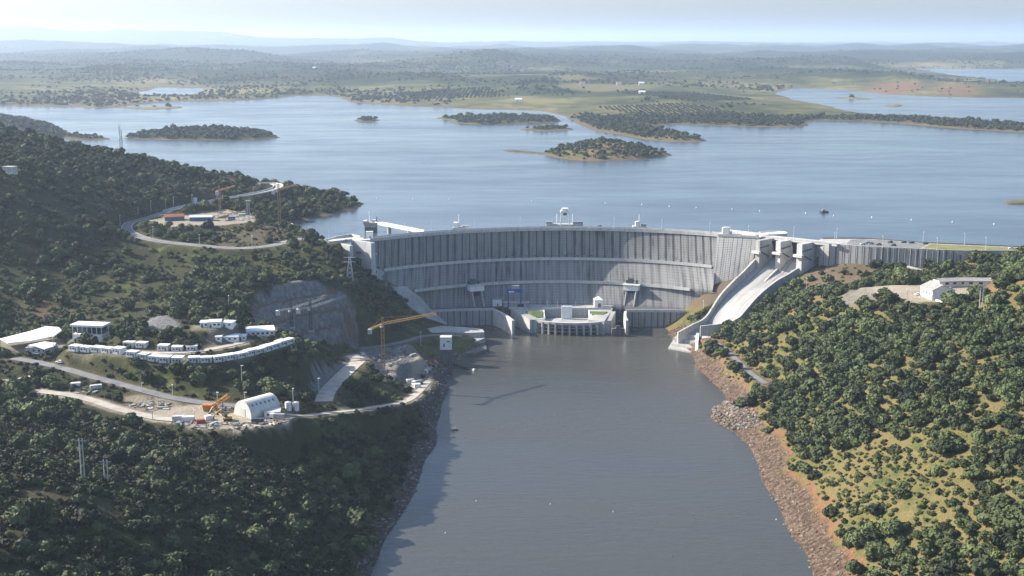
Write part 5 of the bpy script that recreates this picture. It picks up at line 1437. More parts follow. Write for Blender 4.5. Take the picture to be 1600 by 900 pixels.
for x, y, lab in ((514, 378.5, 'pale street lamp on the road left of the spillway piers'), (1169, 369, 'pale street lamp on the wing wall right of the round white stair tower'), (1240, 371, 'pale street lamp on the spillway bridge behind the gates'), (1304, 381, 'pale street lamp at the left end of the ribbed gravity wall'), (1307, 374, 'pale street lamp on the lake side at the start of the car park'), (1379, 387, 'pale street lamp on the edge of the ribbed wall beside the parked cars'), (1442, 379.5, 'pale street lamp on the lake side at the right end of the car park'), (1464, 390.5, 'pale street lamp at the edge of the grass strip on the embankment'), (1507, 383, 'pale street lamp on the lake side of the grass strip'), (1540, 389.5, 'pale street lamp furthest right along the embankment road')):
    p = P(x, y, 72.2); lamp(p, 0 if y < 380 else math.pi, lab, 'street lamps along the dam crest')

# --- intake towers and crest equipment
def mast(mb, x, y, z0, z1, r=0.28): mb.tube((x, y, z0), (x, y, z1), r, r * 0.7, 7)
b = P(579, 362, LAKE)
it = thing('intake_tower', 'flared concrete intake tower standing in the lake with a tall thin mast', 'intake tower', b)
mb = MB(); mb.prism([(b[0] - 4.6, b[1] - 4), (b[0] + 5.4, b[1] - 4), (b[0] + 5.4, b[1] + 5), (b[0] - 4.6, b[1] + 5)], 40, 70.5); mb.build('shaft', M_CONCD, it)
mb = MB(); b0 = len(mb.v); mb.box((b[0] + 0.3, b[1] + 0.5, 72.4), (9.4, 9, 4.2)); mb.v = [((v[0] - b[0]) * (1.30 if v[2] > 72 else 1) + b[0], (v[1] - b[1]) * (1.2 if v[2] > 72 else 1) + b[1], v[2]) for v in mb.v]; mb.build('flared_head', M_CONC, it)
mb = MB(); mb.box((b[0] - 4.6, b[1], 75.2), (3.2, 9, 1.4)); mb.box((b[0] + 3.5, b[1] + 2, 75.4), (4, 5, 1.8)); mb.build('platform_house', M_CONCL, it)
mb = MB(); mast(mb, b[0] - 0.6, b[1], 74.4, 83.8, 0.42); mb.build('mast', M_WHITE, it)
mb = MB(); mb.beam((b[0] + 5.5, b[1] - 2, 76.2), (b[0] + 5.5, b[1] + 2.5, 78.5), 0.8); mb.build('hoist', M_DSTEEL, it)
ib = thing('access_bridge', 'long pale footbridge on low piers from the dam crest to the left intake tower', 'bridge', P(620, 358, 70))
a_, e_ = np.array((b[0] + 5.5, b[1] - 1, 74.2)), P(660, 361.8, 72.6)
mb = MB(); d_ = e_ - a_; d_[2] = 0; d_ /= np.linalg.norm(d_); nn_ = np.array((-d_[1], d_[0], 0)) * 1.9
mb.grid([[a_ - nn_, e_ - nn_], [a_ + nn_, e_ + nn_]]); mb.grid([[a_ - nn_ - (0, 0, 1.3), e_ - nn_ - (0, 0, 1.3)], [a_ - nn_, e_ - nn_]]); mb.grid([[a_ + nn_ - (0, 0, 1.3), e_ + nn_ - (0, 0, 1.3)], [a_ - nn_ - (0, 0, 1.3), e_ - nn_ - (0, 0, 1.3)]]); mb.grid([[a_ + nn_, e_ + nn_], [a_ + nn_ - (0, 0, 1.3), e_ + nn_ - (0, 0, 1.3)]])
mb.build('deck', M_WHITE, ib, recalc=True)
for s in (-1, 1):
    mb = MB(); q0, q1 = a_ + nn_ * s * 0.97, e_ + nn_ * s * 0.97; mb.beam(q0 + (0, 0, .6), q1 + (0, 0, .6), 0.12, 1.1); mb.build('parapet', M_WHITE, ib)
for t in (0.28, 0.72):
    q = a_ * (1 - t) + e_ * t; mb = MB(); mb.box((q[0], q[1], 62), (1.6, 3.2, 20), math.atan2(d_[1], d_[0])); mb.build('pier', M_CONC, ib)
b = P(720, 357.5, 72); b[1] += 9
h2 = thing('intake_hoist', 'pale intake hoist with white cabin and mast behind the left half of the crest', 'intake hoist', b)
mb = MB(); mb.box((b[0], b[1], 66), (14, 9, 12.4)); mb.build('platform', M_CONCL, h2)
mb = MB(); mb.box((b[0] - 4.8, b[1], 74.2), (3.4, 6, 4.2)); mb.build('cabin', M_WHITE, h2)
mb = MB(); mb.box((b[0] + 4, b[1] - 1, 73), (5.5, 3, 1.7)); mb.build('cabin', M_CONCL, h2)
mb = MB(); mast(mb, b[0] - 1.8, b[1], 72.2, 83.5, 0.42); mb.build('mast', M_WHITE, h2)
b = P(1001, 355.5, 72); b[1] += 8
h3 = thing('intake_hoist', 'small pale intake hoist with mast behind the right half of the crest', 'intake hoist', b)
mb = MB(); mb.box((b[0], b[1], 66), (12, 8, 12.6)); mb.build('platform', M_CONC, h3)
mb = MB(); mb.box((b[0] - 2.6, b[1], 74.3), (2.6, 4, 4.0)); mb.build('cabin', M_WHITE, h3)
mb = MB(); mb.box((b[0] + 3.4, b[1], 73.1), (4.6, 3, 1.6)); mb.build('cabin', M_STEEL, h3)
mb = MB(); mast(mb, b[0] - 0.6, b[1], 72.2, 82.6, 0.42); mb.build('mast', M_WHITE, h3)
b = P(883, 353.5, 72.2); b[1] += 4
gc = thing('portal_crane', 'tall white portal crane standing over the middle of the dam crest', 'crane', b)
for sx_ in (-1, 1):
    for sy in (-1, 1):
        mb = MB(); mb.beam((b[0] + sx_ * 3.9, b[1] + sy * 3.2, 72.2), (b[0] + sx_ * 3.0, b[1] + sy * 2.4, 84.5), 0.9); mb.build('leg', M_WHITE, gc)
mb = MB(); mb.box((b[0], b[1], 84.6), (8.2, 6.2, 1.8)); mb.box((b[0], b[1], 79.5), (7.4, 0.5, 0.7)); mb.build('bridge_beam', M_WHITE, gc)
mb = MB(); mb.box((b[0], b[1], 86.5), (5.5, 4.4, 2.0)); mb.build('trolley_house', M_WHITE, gc)
mb = MB(); mb.box((b[0], b[1], 82.4), (3.0, 2.4, 2.0)); mb.build('hoist', M_DSTEEL, gc)
ih = thing('intake_platform', 'low grey intake platform with two white masts under the portal crane', 'intake hoist', (b[0], b[1] + 9, 72))
mb = MB(); mb.box((b[0], b[1] + 9, 66), (32, 9, 13)); mb.build('platform', M_CONC, ih)
for dx, w_ in ((-13.5, 6), (11.5, 9)):
    mb = MB(); mb.box((b[0] + dx, b[1] + 8, 73.6), (w_, 4.5, 2.4)); mb.build('cabin', M_STEEL, ih)
for dx in (-6.8, 7.0):
    mb = MB(); mast(mb, b[0] + dx, b[1] + 7, 72.4, 81.5, 0.38); mb.build('mast', M_WHITE, ih)
b = P(577, 372.5, 72.2)
ch = thing('crest_house', 'small white cube house where the arch crest meets the left abutment', 'house', b)
mb = MB(); mb.box((b[0], b[1] + 2, 74.7), (5.4, 5, 5.2)); mb.build('wall', M_WHITE, ch)
mb = MB(); mb.box((b[0], b[1] + 2, 77.45), (5.8, 5.4, 0.35)); mb.build('roof', M_CONCL, ch)
mb = MB(); mb.box((b[0] + 0.8, b[1] - 0.53, 73.2), (1.1, 0.12, 2.1)); mb.build('door', M_DOOR, ch)
b = P(1135, 366.3, 72.2)
rt_ = thing('stair_tower', 'round white stair tower at the right end of the arch crest', 'tower', b)
mb = MB(); mb.tube((b[0] + 0.8, b[1] + 3, 72.2), (b[0] + 0.8, b[1] + 3, 77.6), 2.7, 2.7, 24); mb.box((b[0] - 1.4, b[1] + 3, 74.9), (3.0, 4.2, 5.5)); mb.build('wall', M_WHITE, rt_)
mb = MB(); mb.tube((b[0] + 0.8, b[1] + 3, 77.6), (b[0] + 0.8, b[1] + 3, 77.95), 2.9, 2.9, 24); mb.build('roof', M_CONCL, rt_)
mb = MB(); mb.box((b[0] + 4.0, b[1] + 1.0, 73.4), (1.0, 0.9, 2.3)); mb.build('door', M_DOOR, rt_)

# --- powerhouse top
b = P(804, 480.2, 13.5)
bc = thing('gantry_crane', 'bright blue gantry crane on the powerhouse deck', 'crane', b)
for sx_ in (-1, 1):
    for sy in (0, 1):
        mb = MB(); mb.beam((b[0] + sx_ * 5.2, b[1] + sy * 4.5, 13.5), (b[0] + sx_ * 5.2, b[1] + sy * 4.5, 27.5), 0.95); mb.build('leg', M_BLUE, bc)
mb = MB(); mb.box((b[0], b[1] + 2.2, 27.2), (12.6, 6.0, 2.4)); mb.build('bridge_beam', M_BLUE, bc)
mb = MB(); mb.box((b[0] - 2.6, b[1] - 0.87, 26.8), (4.6, 0.1, 1.1)); mb.build('name_plate', M_WHITE, bc)
mb = MB(); mb.box((b[0] + 0.6, b[1] + 2.2, 30.2), (6.0, 4.6, 2.8)); mb.build('winch_house', M_STEEL, bc)
b = P(777, 478.5, 13.2)
vh = thing('valve_house', 'low white flat-roofed house left of the blue gantry crane', 'house', b)
mb = MB(); mb.box((b[0], b[1] + 2.5, 16.0), (7.8, 5, 5.6)); mb.build('wall', M_WHITE, vh)
mb = MB(); mb.box((b[0], b[1] + 2.5, 18.95), (8.2, 5.4, 0.3)); mb.build('roof', M_ROOFG, vh)
mb = MB(); mb.box((b[0] + 0.3, b[1] - 0.05, 14.4), (1.0, 0.14, 2.2)); mb.build('door', M_DOOR, vh)
b = P(806, 481.6, 13.5)
sv = thing('service_building', 'long low pale service building beneath the blue gantry crane', 'building', b)
mb = MB(); mb.box((b[0] + 0.5, b[1] + 6.5, 15.3), (21, 5, 3.6)); mb.build('wall', M_CONC, sv)
mb = MB(); mb.box((b[0] + 0.5, b[1] + 6.5, 17.25), (21.6, 5.6, 0.4)); mb.build('roof', M_CONCL, sv)
mb = MB(); mb.box((b[0] + 4, b[1] + 3.94, 15.0), (5, 0.12, 2.4)); mb.build('door', M_DARK, sv)
b = P(935.5, 480.5, 13.5)
wh = thing('valve_house', 'white square house with pyramid roof on the powerhouse deck right of the lift shaft', 'house', b)
mb = MB(); mb.box((b[0], b[1] + 3.2, 16.6), (7.4, 6.4, 6.4)); mb.build('wall', M_WHITE, wh)
mb = MB(); z_ = 19.8; q = [(b[0] + i * 4.0, b[1] + 3.2 + j * 3.5, z_) for i, j in ((-1, -1), (1, -1), (1, 1), (-1, 1))]
for i in range(4): mb.face([q[i], q[(i + 1) % 4], (b[0], b[1] + 3.2, z_ + 2.6)])
mb.face(q[::-1]); mb.build('roof', M_WHITE, wh)
mb = MB(); mb.box((b[0] + 0.6, b[1] - 0.06, 15.2), (2.4, 0.14, 3.4)); mb.build('door', mat('door_brown', (0.20, 0.13, 0.10), 0.7, 0.2, 0.5), wh)
for k, x in enumerate((855, 871, 899, 914, 1099)):
    p = P(x, 483, 13.5) if k < 4 else P(1099, 493.5, 13)
    lamp(p if k < 4 else hit(1099, 494), math.pi, ['slim lamp post on the powerhouse deck left of the lift shaft, nearer the blue crane', 'slim lamp post on the powerhouse deck close left of the white lift shaft', 'slim lamp post on the powerhouse deck close right of the white lift shaft', 'slim lamp post on the powerhouse deck beside the white pyramid-roofed house', 'tall white pole on the terrace beside the foot of the spillway chute'][k], 'lamp posts at the foot of the dam', 0.75 if k < 4 else 1.35)
b = P(1063, 481, 13)
bw = thing('terrace_wall', 'low cream retaining wall below the bare slope right of the dam foot', 'retaining wall', b)
w = [P(1064, 477, 13.5), P(1085, 478.5, 13.3), P(1112, 479.5, 13), P(1122, 477, 14)]
mb = MB()
for i in range(3): wall_strip(mb, w[i], w[i + 1], 1.2, 8, 18.2)
mb.build('wall', mat('cream_wall', (0.50, 0.43, 0.32), 0.9, 0.14, 0.3, dirt=0.35), bw)
mb = MB()
for x in (1072, 1078, 1090): p = P(x, 480.5, 13); mb.box((p[0], p[1] - 0.8, 14.8), (3.2, 0.3, 2.4))
mb.build('opening', M_DARK, bw)

# --- tower cranes
def lattice(mb, a, b_, w, t=0.22, n=None, h=None):
    a = Vector([float(c) for c in a]); b_ = Vector([float(c) for c in b_]); d = b_ - a; L = d.length; d.normalize()
    up = Vector((0, 0, 1)) if abs(d.z) < 0.9 else Vector((0, 1, 0))
    r = d.cross(up).normalized(); u = r.cross(d); h = h or w
    cs = [r * (i * w / 2) + u * (j * h / 2) for i, j in ((-1, -1), (1, -1), (1, 1), (-1, 1))]
    for c in cs: mb.beam(a + c, b_ + c, t)
    n = n or max(2, int(L / (w * 1.3)))
    for k in range(n):
        p, q = a + d * (L * k / n), a + d * (L * (k + 1) / n)
        for i in range(4):
            j = (i + 1) % 4
            if k % 2: mb.beam(p + cs[i], q + cs[j], t * 0.7)
            else: mb.beam(p + cs[j], q + cs[i], t * 0.7)
def tower_crane(label, base, top_z, tip, back, paint, w=1.8, t=0.3, ballast=M_CONCL, group=None, jibm=None):
    jt = t * (0.45 if jibm else 0.8); jibm = jibm or paint
    """base (x,y,z), slewing height, tip and counter-jib end (x,y)"""
    c = thing('tower_crane', label, 'crane', base, group)
    mb = MB(); lattice(mb, base, (base[0], base[1], top_z), w, t); mb.build('mast', paint, c)
    mb = MB(); mb.box((base[0], base[1], base[2] + 0.4), (w * 2.4, w * 2.4, 1.6)); mb.build('foundation', M_CONC, c)
    mb = MB(); lattice(mb, (base[0], base[1], top_z + 0.8), (tip[0], tip[1], top_z + 0.8), w * 0.7, jt, h=w * 0.7); mb.build('jib', jibm, c)
    mb = MB(); lattice(mb, (base[0], base[1], top_z + 0.6), (back[0], back[1], top_z + 0.6), w * 0.7, t * 0.8, h=w * 0.5); mb.build('counter_jib', jibm, c)
    mb = MB(); mb.box((back[0], back[1], top_z - 0.8), (2.6, 2.6, 3.2)); mb.build('counterweight', ballast, c)
    mb = MB(); lattice(mb, (base[0], base[1], top_z), (base[0], base[1], top_z + 5.5), w * 0.6, t * 0.8); mb.build('tower_head', paint, c)
    dv = Vector((tip[0] - base[0], tip[1] - base[1], 0)).normalized(); sd_ = Vector((-dv.y, dv.x, 0))
    p = Vector((base[0], base[1], top_z - 0.9)) + sd_ * (w * 0.9) + dv * 0.6
    mb = MB(); mb.box(p, (1.7, 1.7, 2.0), math.atan2(dv.y, dv.x)); mb.build('cab', M_WHITE, c)
    mb = MB()
    for e in (0.75, 0.4): mb.beam((base[0], base[1], top_z + 5.4), (base[0] + (tip[0] - base[0]) * e, base[1] + (tip[1] - base[1]) * e, top_z + 1.3), 0.1)
    mb.beam((base[0], base[1], top_z + 5.4), (back[0], back[1], top_z + 1.0), 0.1); mb.build('tie_bar', paint, c)
    return c
b = hit(599, 580); zt = b[2] + 74 * mpp(b)
M_YEL2 = mat('crane_yellow', (0.36, 0.22, 0.07), 0.6, 0.15, 0.5)
tower_crane('big yellow tower crane with long jib above the excavation beside the river', b, zt, P(682, 491.5, zt)[:2], P(578, 516, zt)[:2], M_YEL2, 1.9, 0.3)
b = hit(437, 352); zt = b[2] + 55 * mpp(b)
tower_crane('orange tower crane standing by the lake shore at the end of the curved road', b, zt, (b[0] + 9, b[1] + 34), (b[0] - 3, b[1] - 9), mat('crane_orange', (0.30, 0.17, 0.08), 0.6, 0.15, 0.5), 1.9, 0.3)
b = hit(344, 333); zt = b[2] + 34 * mpp(b)
tower_crane('small grey-masted crane with orange jib beside the blue shed', b, zt, P(367, 292, zt)[:2], P(339, 300.5, zt)[:2], mat('rusty_crane', (0.33, 0.19, 0.09), 0.6, 0.25, 0.5), 1.5, 0.3)
M_DBLUE = mat('crane_blue', (0.045, 0.065, 0.115), 0.5, 0.15, 0.5); M_GJIB = M_STEEL
b = hit(456, 513); zt = b[2] + 30 * mpp(b)
tower_crane('dark blue tower crane with grey jib in the rock cut, left of its twin', b, zt, P(511, 466, zt)[:2], P(434, 487, zt)[:2], M_DBLUE, 1.7, 0.34, M_WHITE, 'blue tower cranes in the rock cut', M_GJIB)
b = hit(486, 518); zt = b[2] + 37 * mpp(b)
tower_crane('dark blue tower crane in the rock cut, right and taller of the twins', b, zt, P(540, 464.5, zt)[:2], P(466, 484.5, zt)[:2], M_DBLUE, 1.7, 0.34, M_WHITE, 'blue tower cranes in the rock cut', M_GJIB)

# --- pylons, masts, poles
b = hit(547, 437); hgt = 36 * mpp(b)
py = thing('lattice_pylon', 'grey lattice power pylon among the trees beside the left abutment', 'pylon', b)
mb = MB()
for i, j in ((-1, -1), (1, -1), (1, 1), (-1, 1)): mb.beam((b[0] + i * 2.6, b[1] + j * 2.6, b[2] - 1), (b[0] + i * .5, b[1] + j * .5, b[2] + hgt), 0.32)
for k in range(5):
    f0_, f1_ = k / 5, (k + 1) / 5; w0, w1 = 2.6 - 2.1 * f0_, 2.6 - 2.1 * f1_
    for s in (-1, 1):
        mb.beam((b[0] - w0, b[1] + s * w0, b[2] + hgt * f0_), (b[0] + w1, b[1] + s * w1, b[2] + hgt * f1_), 0.2); mb.beam((b[0] + w0, b[1] + s * w0, b[2] + hgt * f0_), (b[0] - w1, b[1] + s * w1, b[2] + hgt * f1_), 0.2)
mb.build('tower', M_POLE, py)
for z_ in (0.78, 0.98):
    mb = MB(); mb.beam((b[0] - 4.4, b[1], b[2] + hgt * z_), (b[0] + 4.4, b[1], b[2] + hgt * z_), 0.35); mb.build('cross_arm', M_POLE, py)
for x, y0, y1, lab in ((188.5, 197, 238, 'taller of two thin telecom masts on the left hilltop against the lake'), (191.5, 204, 239, 'shorter of two thin telecom masts on the left hilltop against the lake')):
    b = hit(x, y1 + 3); hh = (y1 + 3 - y0) * mpp(b)
    t = thing('telecom_mast', lab, 'mast', b); mb = MB(); lattice(mb, (b[0], b[1], b[2] - 1), (b[0], b[1], b[2] + hh), 0.7, 0.15); mb.build('mast', M_POLE, t)
    mb = MB(); mb.tube((b[0], b[1], b[2] + hh * 0.55), (b[0], b[1], b[2] + hh * 0.62), 1.0, 1.0, 8); mb.tube((b[0], b[1], b[2] + hh), (b[0], b[1], b[2] + hh + 3), 0.15); mb.build('antenna', M_WHITE, t)
for x0, x1, y0, y1, lab in ((127.5, 132.5, 683, 746, 'tall twin concrete power pole rising from the dark scrub, left foreground'), (163.5, 169, 717, 750, 'shorter twin power pole right of the tall one in the dark scrub'), (1530, 1534.5, 449, 482, 'twin pale power pole on the wooded rise right of the white building')):
    b = hit((x0 + x1) / 2, y1 + 3); s_ = mpp(b); hh = (y1 + 3 - y0) * s_; dx = (x1 - x0) / 2 * s_
    t = thing('power_pole', lab, 'power pole', b)
    for s in (-1, 1):
        mb = MB(); mb.tube((b[0] + s * dx, b[1], b[2] - 1.5), (b[0] + s * dx, b[1], b[2] + hh), 0.28, 0.2, 8); mb.build('pole', M_POLEC, t)
    mb = MB(); mb.beam((b[0] - dx - 1.6, b[1], b[2] + hh - 0.8), (b[0] + dx + 1.6, b[1], b[2] + hh - 0.8), 0.25); mb.beam((b[0] - dx, b[1], b[2] + hh * 0.72), (b[0] + dx, b[1], b[2] + hh * 0.86), 0.12); mb.build('cross_arm', M_STEEL, t)
    for k in (-1, 0, 1):
        mb = MB(); mb.tube((b[0] + k * (dx + 1.2), b[1], b[2] + hh - 0.7), (b[0] + k * (dx + 1.2), b[1], b[2] + hh + 0.2), 0.14); mb.build('insulator', M_GLASS, t)
def make_pole():
    t = local('utility_pole', 'x', 'utility pole')
    mb = MB(); mb.tube((0, 0, -1), (0, 0, 10), 0.22, 0.15, 7); mb.build('pole', M_POLEC, t)
    mb = MB(); mb.box((0, -0.3, 9.9), (0.7, 1.5, 0.24)); mb.build('lamp_head', M_POLE, t); return t
pole0 = make_pole()
ROADP = 'poles along the hillside road on the left'; YARDP = 'poles around the left work yard'; MISC = 'single poles around the dam'
for k, (x, y0, y1, lab, grp) in enumerate((
    (216, 323, 336, 'grey lamp pole on the outside of the road hairpin', ROADP), (188, 336, 354, 'grey lamp pole left of the road hairpin', ROADP), (236, 314, 330, 'grey lamp pole behind the red-roofed shed, leftmost of that line', ROADP), (259, 312, 326, 'grey lamp pole directly behind the red-roofed shed', ROADP), (271.6, 308, 327, 'tall pale pole where the upper road begins', ROADP), (300.6, 304, 322, 'grey pole on the verge of the upper road before the little crane', ROADP), (339.6, 297, 313, 'grey pole beside the little orange-jibbed crane', ROADP), (396, 292, 306, 'grey lamp pole near the bend of the upper road', ROADP),
    (239.4, 354, 376, 'pale lamp pole on the lower road below the hairpin', ROADP), (312, 366, 384, 'pale lamp pole on the lower road below the blue shed', ROADP), (394, 368, 386, 'pale lamp pole on the lower road beside the dark spur', ROADP),
    (378.5, 570, 606, 'tall grey pole on the slope between the cabins and the arched tent', YARDP), (498.5, 590, 623, 'tall lamp pole with white head at the foot of the gravel ramp', YARDP), (270, 600, 619, 'thin pole on the verge of the valley road left of the yard', YARDP), (340, 612, 630, 'thin pole behind the yellow digger', YARDP), (383, 612, 630, 'thin pole behind the arched tent', YARDP), (430, 620, 637, 'thin pole behind the small white site office', YARDP), (458.5, 606, 639, 'tall thin pole beside the two white tanks', YARDP), (238.5, 636, 656, 'thin pole on the outer edge of the yard track', YARDP), (303.5, 640, 655, 'thin pole in the middle of the orange yard', YARDP), (222, 598, 612, 'thin pole on the verge of the valley road above the rubble store', YARDP), (84, 526, 551, 'thin pole in front of the small white tent roof', YARDP),
    (657.5, 518, 541, 'lamp pole with twin head on the quay road', MISC), (705.5, 514, 532, 'thin pole on the stepped quay behind the white gate tower', MISC), (1259.5, 434, 463, 'pale pole on the bare brown slope right of the chute', MISC), (1417, 452, 472, 'thin pole on the paved yard left of the white building', MISC), (358, 461, 483, 'thin dark pole beside the little white hut above the cabins', MISC))):
    b = hit(x, y1); s_ = (y1 - y0) * mpp(b) / 10
    if k == 0: place(pole0, b, 0.4); pole0.scale = (1, 1, s_); pole0['label'] = lab; pole0['group'] = grp
    else: dup(pole0, b, (k * 0.7) % 3, lab, grp, (1.0, 1.0, s_))

# --- buildings on the left bank
def block(name, label, cat, px0, px1, pyb, h_px, depth, rz=0.0, wallm=M_WHITE, roofm=M_ROOFW, z=None, doors=1, windows=3, gable=0.0, group=None, over=0.35):
    """a plain building standing on pixels px0..px1 at its foot"""
    c = hit((px0 + px1) / 2, pyb) if z is None else P((px0 + px1) / 2, pyb, z)
    s_ = mpp(c); w_ = (px1 - px0) * s_ / max(0.6, math.cos(rz)); h_ = h_px * s_
    t = thing(name, label, cat, c, group)
    ca, sa = math.cos(rz), math.sin(rz)
    def q(x, y, zz): return (c[0] + x * ca - (y + depth / 2) * sa, c[1] + x * sa + (y + depth / 2) * ca, c[2] + zz)
    mb = MB(); mb.box(q(0, 0, h_ / 2 - 0.5), (w_, depth, h_ + 1.0), rz)
    if gable:
        for s in (-1, 1): mb.face([q(s * w_ / 2, -depth / 2, h_), q(s * w_ / 2, depth / 2, h_), q(s * w_ / 2, 0, h_ + gable)])
    wl_ = mb.build('wall', wallm, t)
    mb = MB()
    if gable:
        o_ = over
        for s in (-1, 1):
            a1, a2 = q(-w_ / 2 - o_, s * (depth / 2 + o_), h_ - 0.1), q(w_ / 2 + o_, s * (depth / 2 + o_), h_ - 0.1); r1, r2 = q(-w_ / 2 - o_, 0, h_ + gable + 0.1), q(w_ / 2 + o_, 0, h_ + gable + 0.1)
            dn_ = np.array((0, 0, 0.25)); mb.face([a1, a2, r2, r1]); mb.face([np.array(a1) - dn_, np.array(r1) - dn_, np.array(r2) - dn_, np.array(a2) - dn_]); mb.face([a1, np.array(a1) - dn_, np.array(a2) - dn_, a2])
    else: mb.box(q(0, 0, h_ + 0.13), (w_ + 2 * over, depth + 2 * over, 0.26), rz)
    mb.build('roof', roofm, t)
    n_ = doors + windows
    for k in range(n_):
        x = (k + 0.5) / n_ * w_ - w_ / 2
        mb = MB()
        if k < doors: mb.box(q(x, -depth / 2 - 0.03, min(1.05, h_ * 0.4)), (min(1.1, w_ / n_ * 0.6), 0.12, min(2.1, h_ * 0.8)), rz); mb.build('door', M_DOOR, t)
        else: mb.box(q(x, -depth / 2 - 0.03, h_ * 0.58), (min(1.4, w_ / n_ * 0.6), 0.12, h_ * 0.32), rz); mb.build('window', M_GLASS, t)
    return t
# fan-shaped canopies
def canopy(label, roof, drop, posts, base):
    t = thing('canopy', label, 'canopy', base)
    top = [P(*p) for p in roof]; mb = MB(); cpt = sum(top) / len(top); cpt = cpt + np.array((0, 0, 1.2))
    lo = [p - np.array((0, 0, 0.5)) for p in top]
    for i in range(len(top)):
        j = (i + 1) % len(top); mb.face([top[i], top[j], cpt]); mb.face([lo[i], lo[j], top[j], top[i]])
    mb.face(lo[::-1]); mb.build('roof', M_ROOFW, t, recalc=True)
    for i in posts:
        mb = MB(); mb.tube((top[i][0], top[i][1], top[i][2] - drop - 2), top[i] - np.array((0, 0, .3)), 0.2); mb.build('post', M_STEEL, t)
    return t
c1 = canopy('large white fan-shaped canopy roof at the left edge of the site', [(0,529,60),(12,536,60),(50,532,60),(84,525,60.5),(96.5,516,61),(92,511,62),(72,509.5,62.5),(48,517,61.5)], 4.5, (0, 2, 3, 4, 6), P(50, 540, 56))
c2 = canopy('small white canopy roof below the large fan-shaped one', [(44,539,59),(70,533.5,59.5),(88,535.5,59.5),(84,541,59),(70,545,58.6),(56,540.5,59)], 3.5, (0, 2, 4), P(65, 548, 56))
b = P(65, 551, 56); t = block('gatehouse', 'grey lodge under the small white canopy', 'house', 40, 82, 553, 9, 8, -0.1, M_CONCL, M_ROOFG, windows=4)
# open two-storey pavilion
b = hit(137, 537); s_ = mpp(b)
pv_ = thing('site_pavilion', 'white two-storey open pavilion with outside stair and flat white roof', 'pavilion', b)
rz = -0.16; ca, sa = math.cos(rz), math.sin(rz)
def q(x, y, z): return (b[0] + x * ca - y * sa, b[1] + x * sa + y * ca, b[2] + z)
mb = MB(); mb.box(q(0, 4.5, 2.2), (18.5, 9, 6.4), rz); mb.build('wall', M_WHITE, pv_)
mb = MB(); mb.box(q(0, 4.5, 10.6), (20.4, 10.4, 1.1), rz); mb.build('roof', M_ROOFW, pv_)
for k in range(7):
    for yy in (0.2, 8.8):
        mb = MB(); x = -9 + 3 * k; mb.beam(q(x, yy, 5.3), q(x, yy, 10.2), 0.3); mb.build('post', M_WHITE, pv_)
mb = MB(); mb.box(q(0, 5.6, 7.6), (16.5, 5.5, 4.6), rz); mb.build('glazed_room', M_GLASS, pv_)
mb = MB(); mb.beam(q(-6.5, -1.0, 0.5), q(-1.2, -1.0, 7.2), 1.2, 0.5); mb.build('stair', M_STEEL, pv_)
# prefabricated cabins in rows
def make_cabin():
    t = local('site_cabin', 'x', 'cabin')
    mb = MB(); mb.box((0, 0, 1.45), (6.0, 4.8, 3.1)); mb.build('wall', M_CAB, t)
    mb = MB(); mb.box((0, 0, 3.1), (6.3, 5.2, 0.28)); mb.build('roof', M_CABR, t)
    mb = MB(); mb.box((1.6, -2.43, 1.15), (0.95, 0.1, 2.1)); mb.build('door', M_DOOR, t)
    for x in (-1.7, 0.2): 
        mb = MB(); mb.box((x, -2.43, 1.7), (1.0, 0.1, 0.9)); mb.build('window', M_GLASS, t)
    return t
rnd_c = random.Random(4); M_CAB = mat('cabin_panel', (0.58, 0.585, 0.58), 0.7, 0.1, 0.8, dirt=0.3); M_CABR = mat('cabin_roof', (0.60, 0.61, 0.62), 0.6, 0.14, 0.25)
cab0 = make_cabin(); first = [True]
def cabin_row(pl, lab, grp, step=6.35, skip=()):
    w = resample(catmull([P(*p) for p in pl], 1.0), 200); L_ = sum(np.linalg.norm(w[i + 1] - w[i]) for i in range(199)); n_ = int(L_ / step)
    for k in range(n_):
        if k in skip: continue
        i = int((k + 0.5) / n_ * 199); d = w[min(199, i + 2)] - w[max(0, i - 2)]; rz = math.atan2(d[1], d[0])
        rz += rnd_c.uniform(-.05, .05); jy = rnd_c.uniform(-.5, .5); p = (w[i][0] - math.sin(rz) * jy, w[i][1] + math.cos(rz) * jy, float(hz(w[i][0], w[i][1])) + 0.05)
        if first[0]: place(cab0, p, rz); cab0['label'] = lab; cab0['group'] = grp; first[0] = False
        else: dup(cab0, p, rz, lab, grp, (1.0, rnd_c.uniform(.85, 1.1), rnd_c.uniform(.86, 1.06)))
cabin_row([(112,549.5,58),(150,553.5,58),(194,558.5,58)], 'white site cabin in the left, straight part of the lower terrace row', 'cabins of the lower terrace, left part')
cabin_row([(201,561,58),(245,565,58),(288,566,58)], 'white site cabin with dark door in the middle part of the lower terrace row', 'cabins of the lower terrace, middle part')
cabin_row([(294,566,58),(340,564,58),(385,556,58),(425,545,58),(458,535,58)], 'white site cabin in the curving right part of the lower terrace row', 'cabins of the lower terrace, right part')
cabin_row([(193,538.5,62),(231,540.5,62)], 'white site cabin in the upper row, left of the dark tree gap', 'cabins of the upper terrace, left part')
cabin_row([(246,542,62),(280,542.5,62),(311,541.5,62)], 'white site cabin in the upper row, right of the dark tree gap', 'cabins of the upper terrace, right part')
block('site_office', 'low white office with open front at the right end of the upper cabin row', 'office', 346, 372, 534, 8, 7, 0.05, M_WHITE, M_ROOFW, windows=2)
block('site_office', 'tiny white office between the upper cabins and the open-fronted office', 'office', 337, 346, 534, 8, 5, 0.05, M_WHITE, M_ROOFW, windows=1, doors=0)
block('site_office', 'narrow white office furthest right on the upper terrace', 'office', 373, 384, 532, 7, 5, 0.1, M_WHITE, M_ROOFW, windows=1)
block('site_house', 'small white house on the knoll, left of three', 'house', 313, 325, 512, 8, 6, 0.1, M_WHITE, M_ROOFW, windows=1)
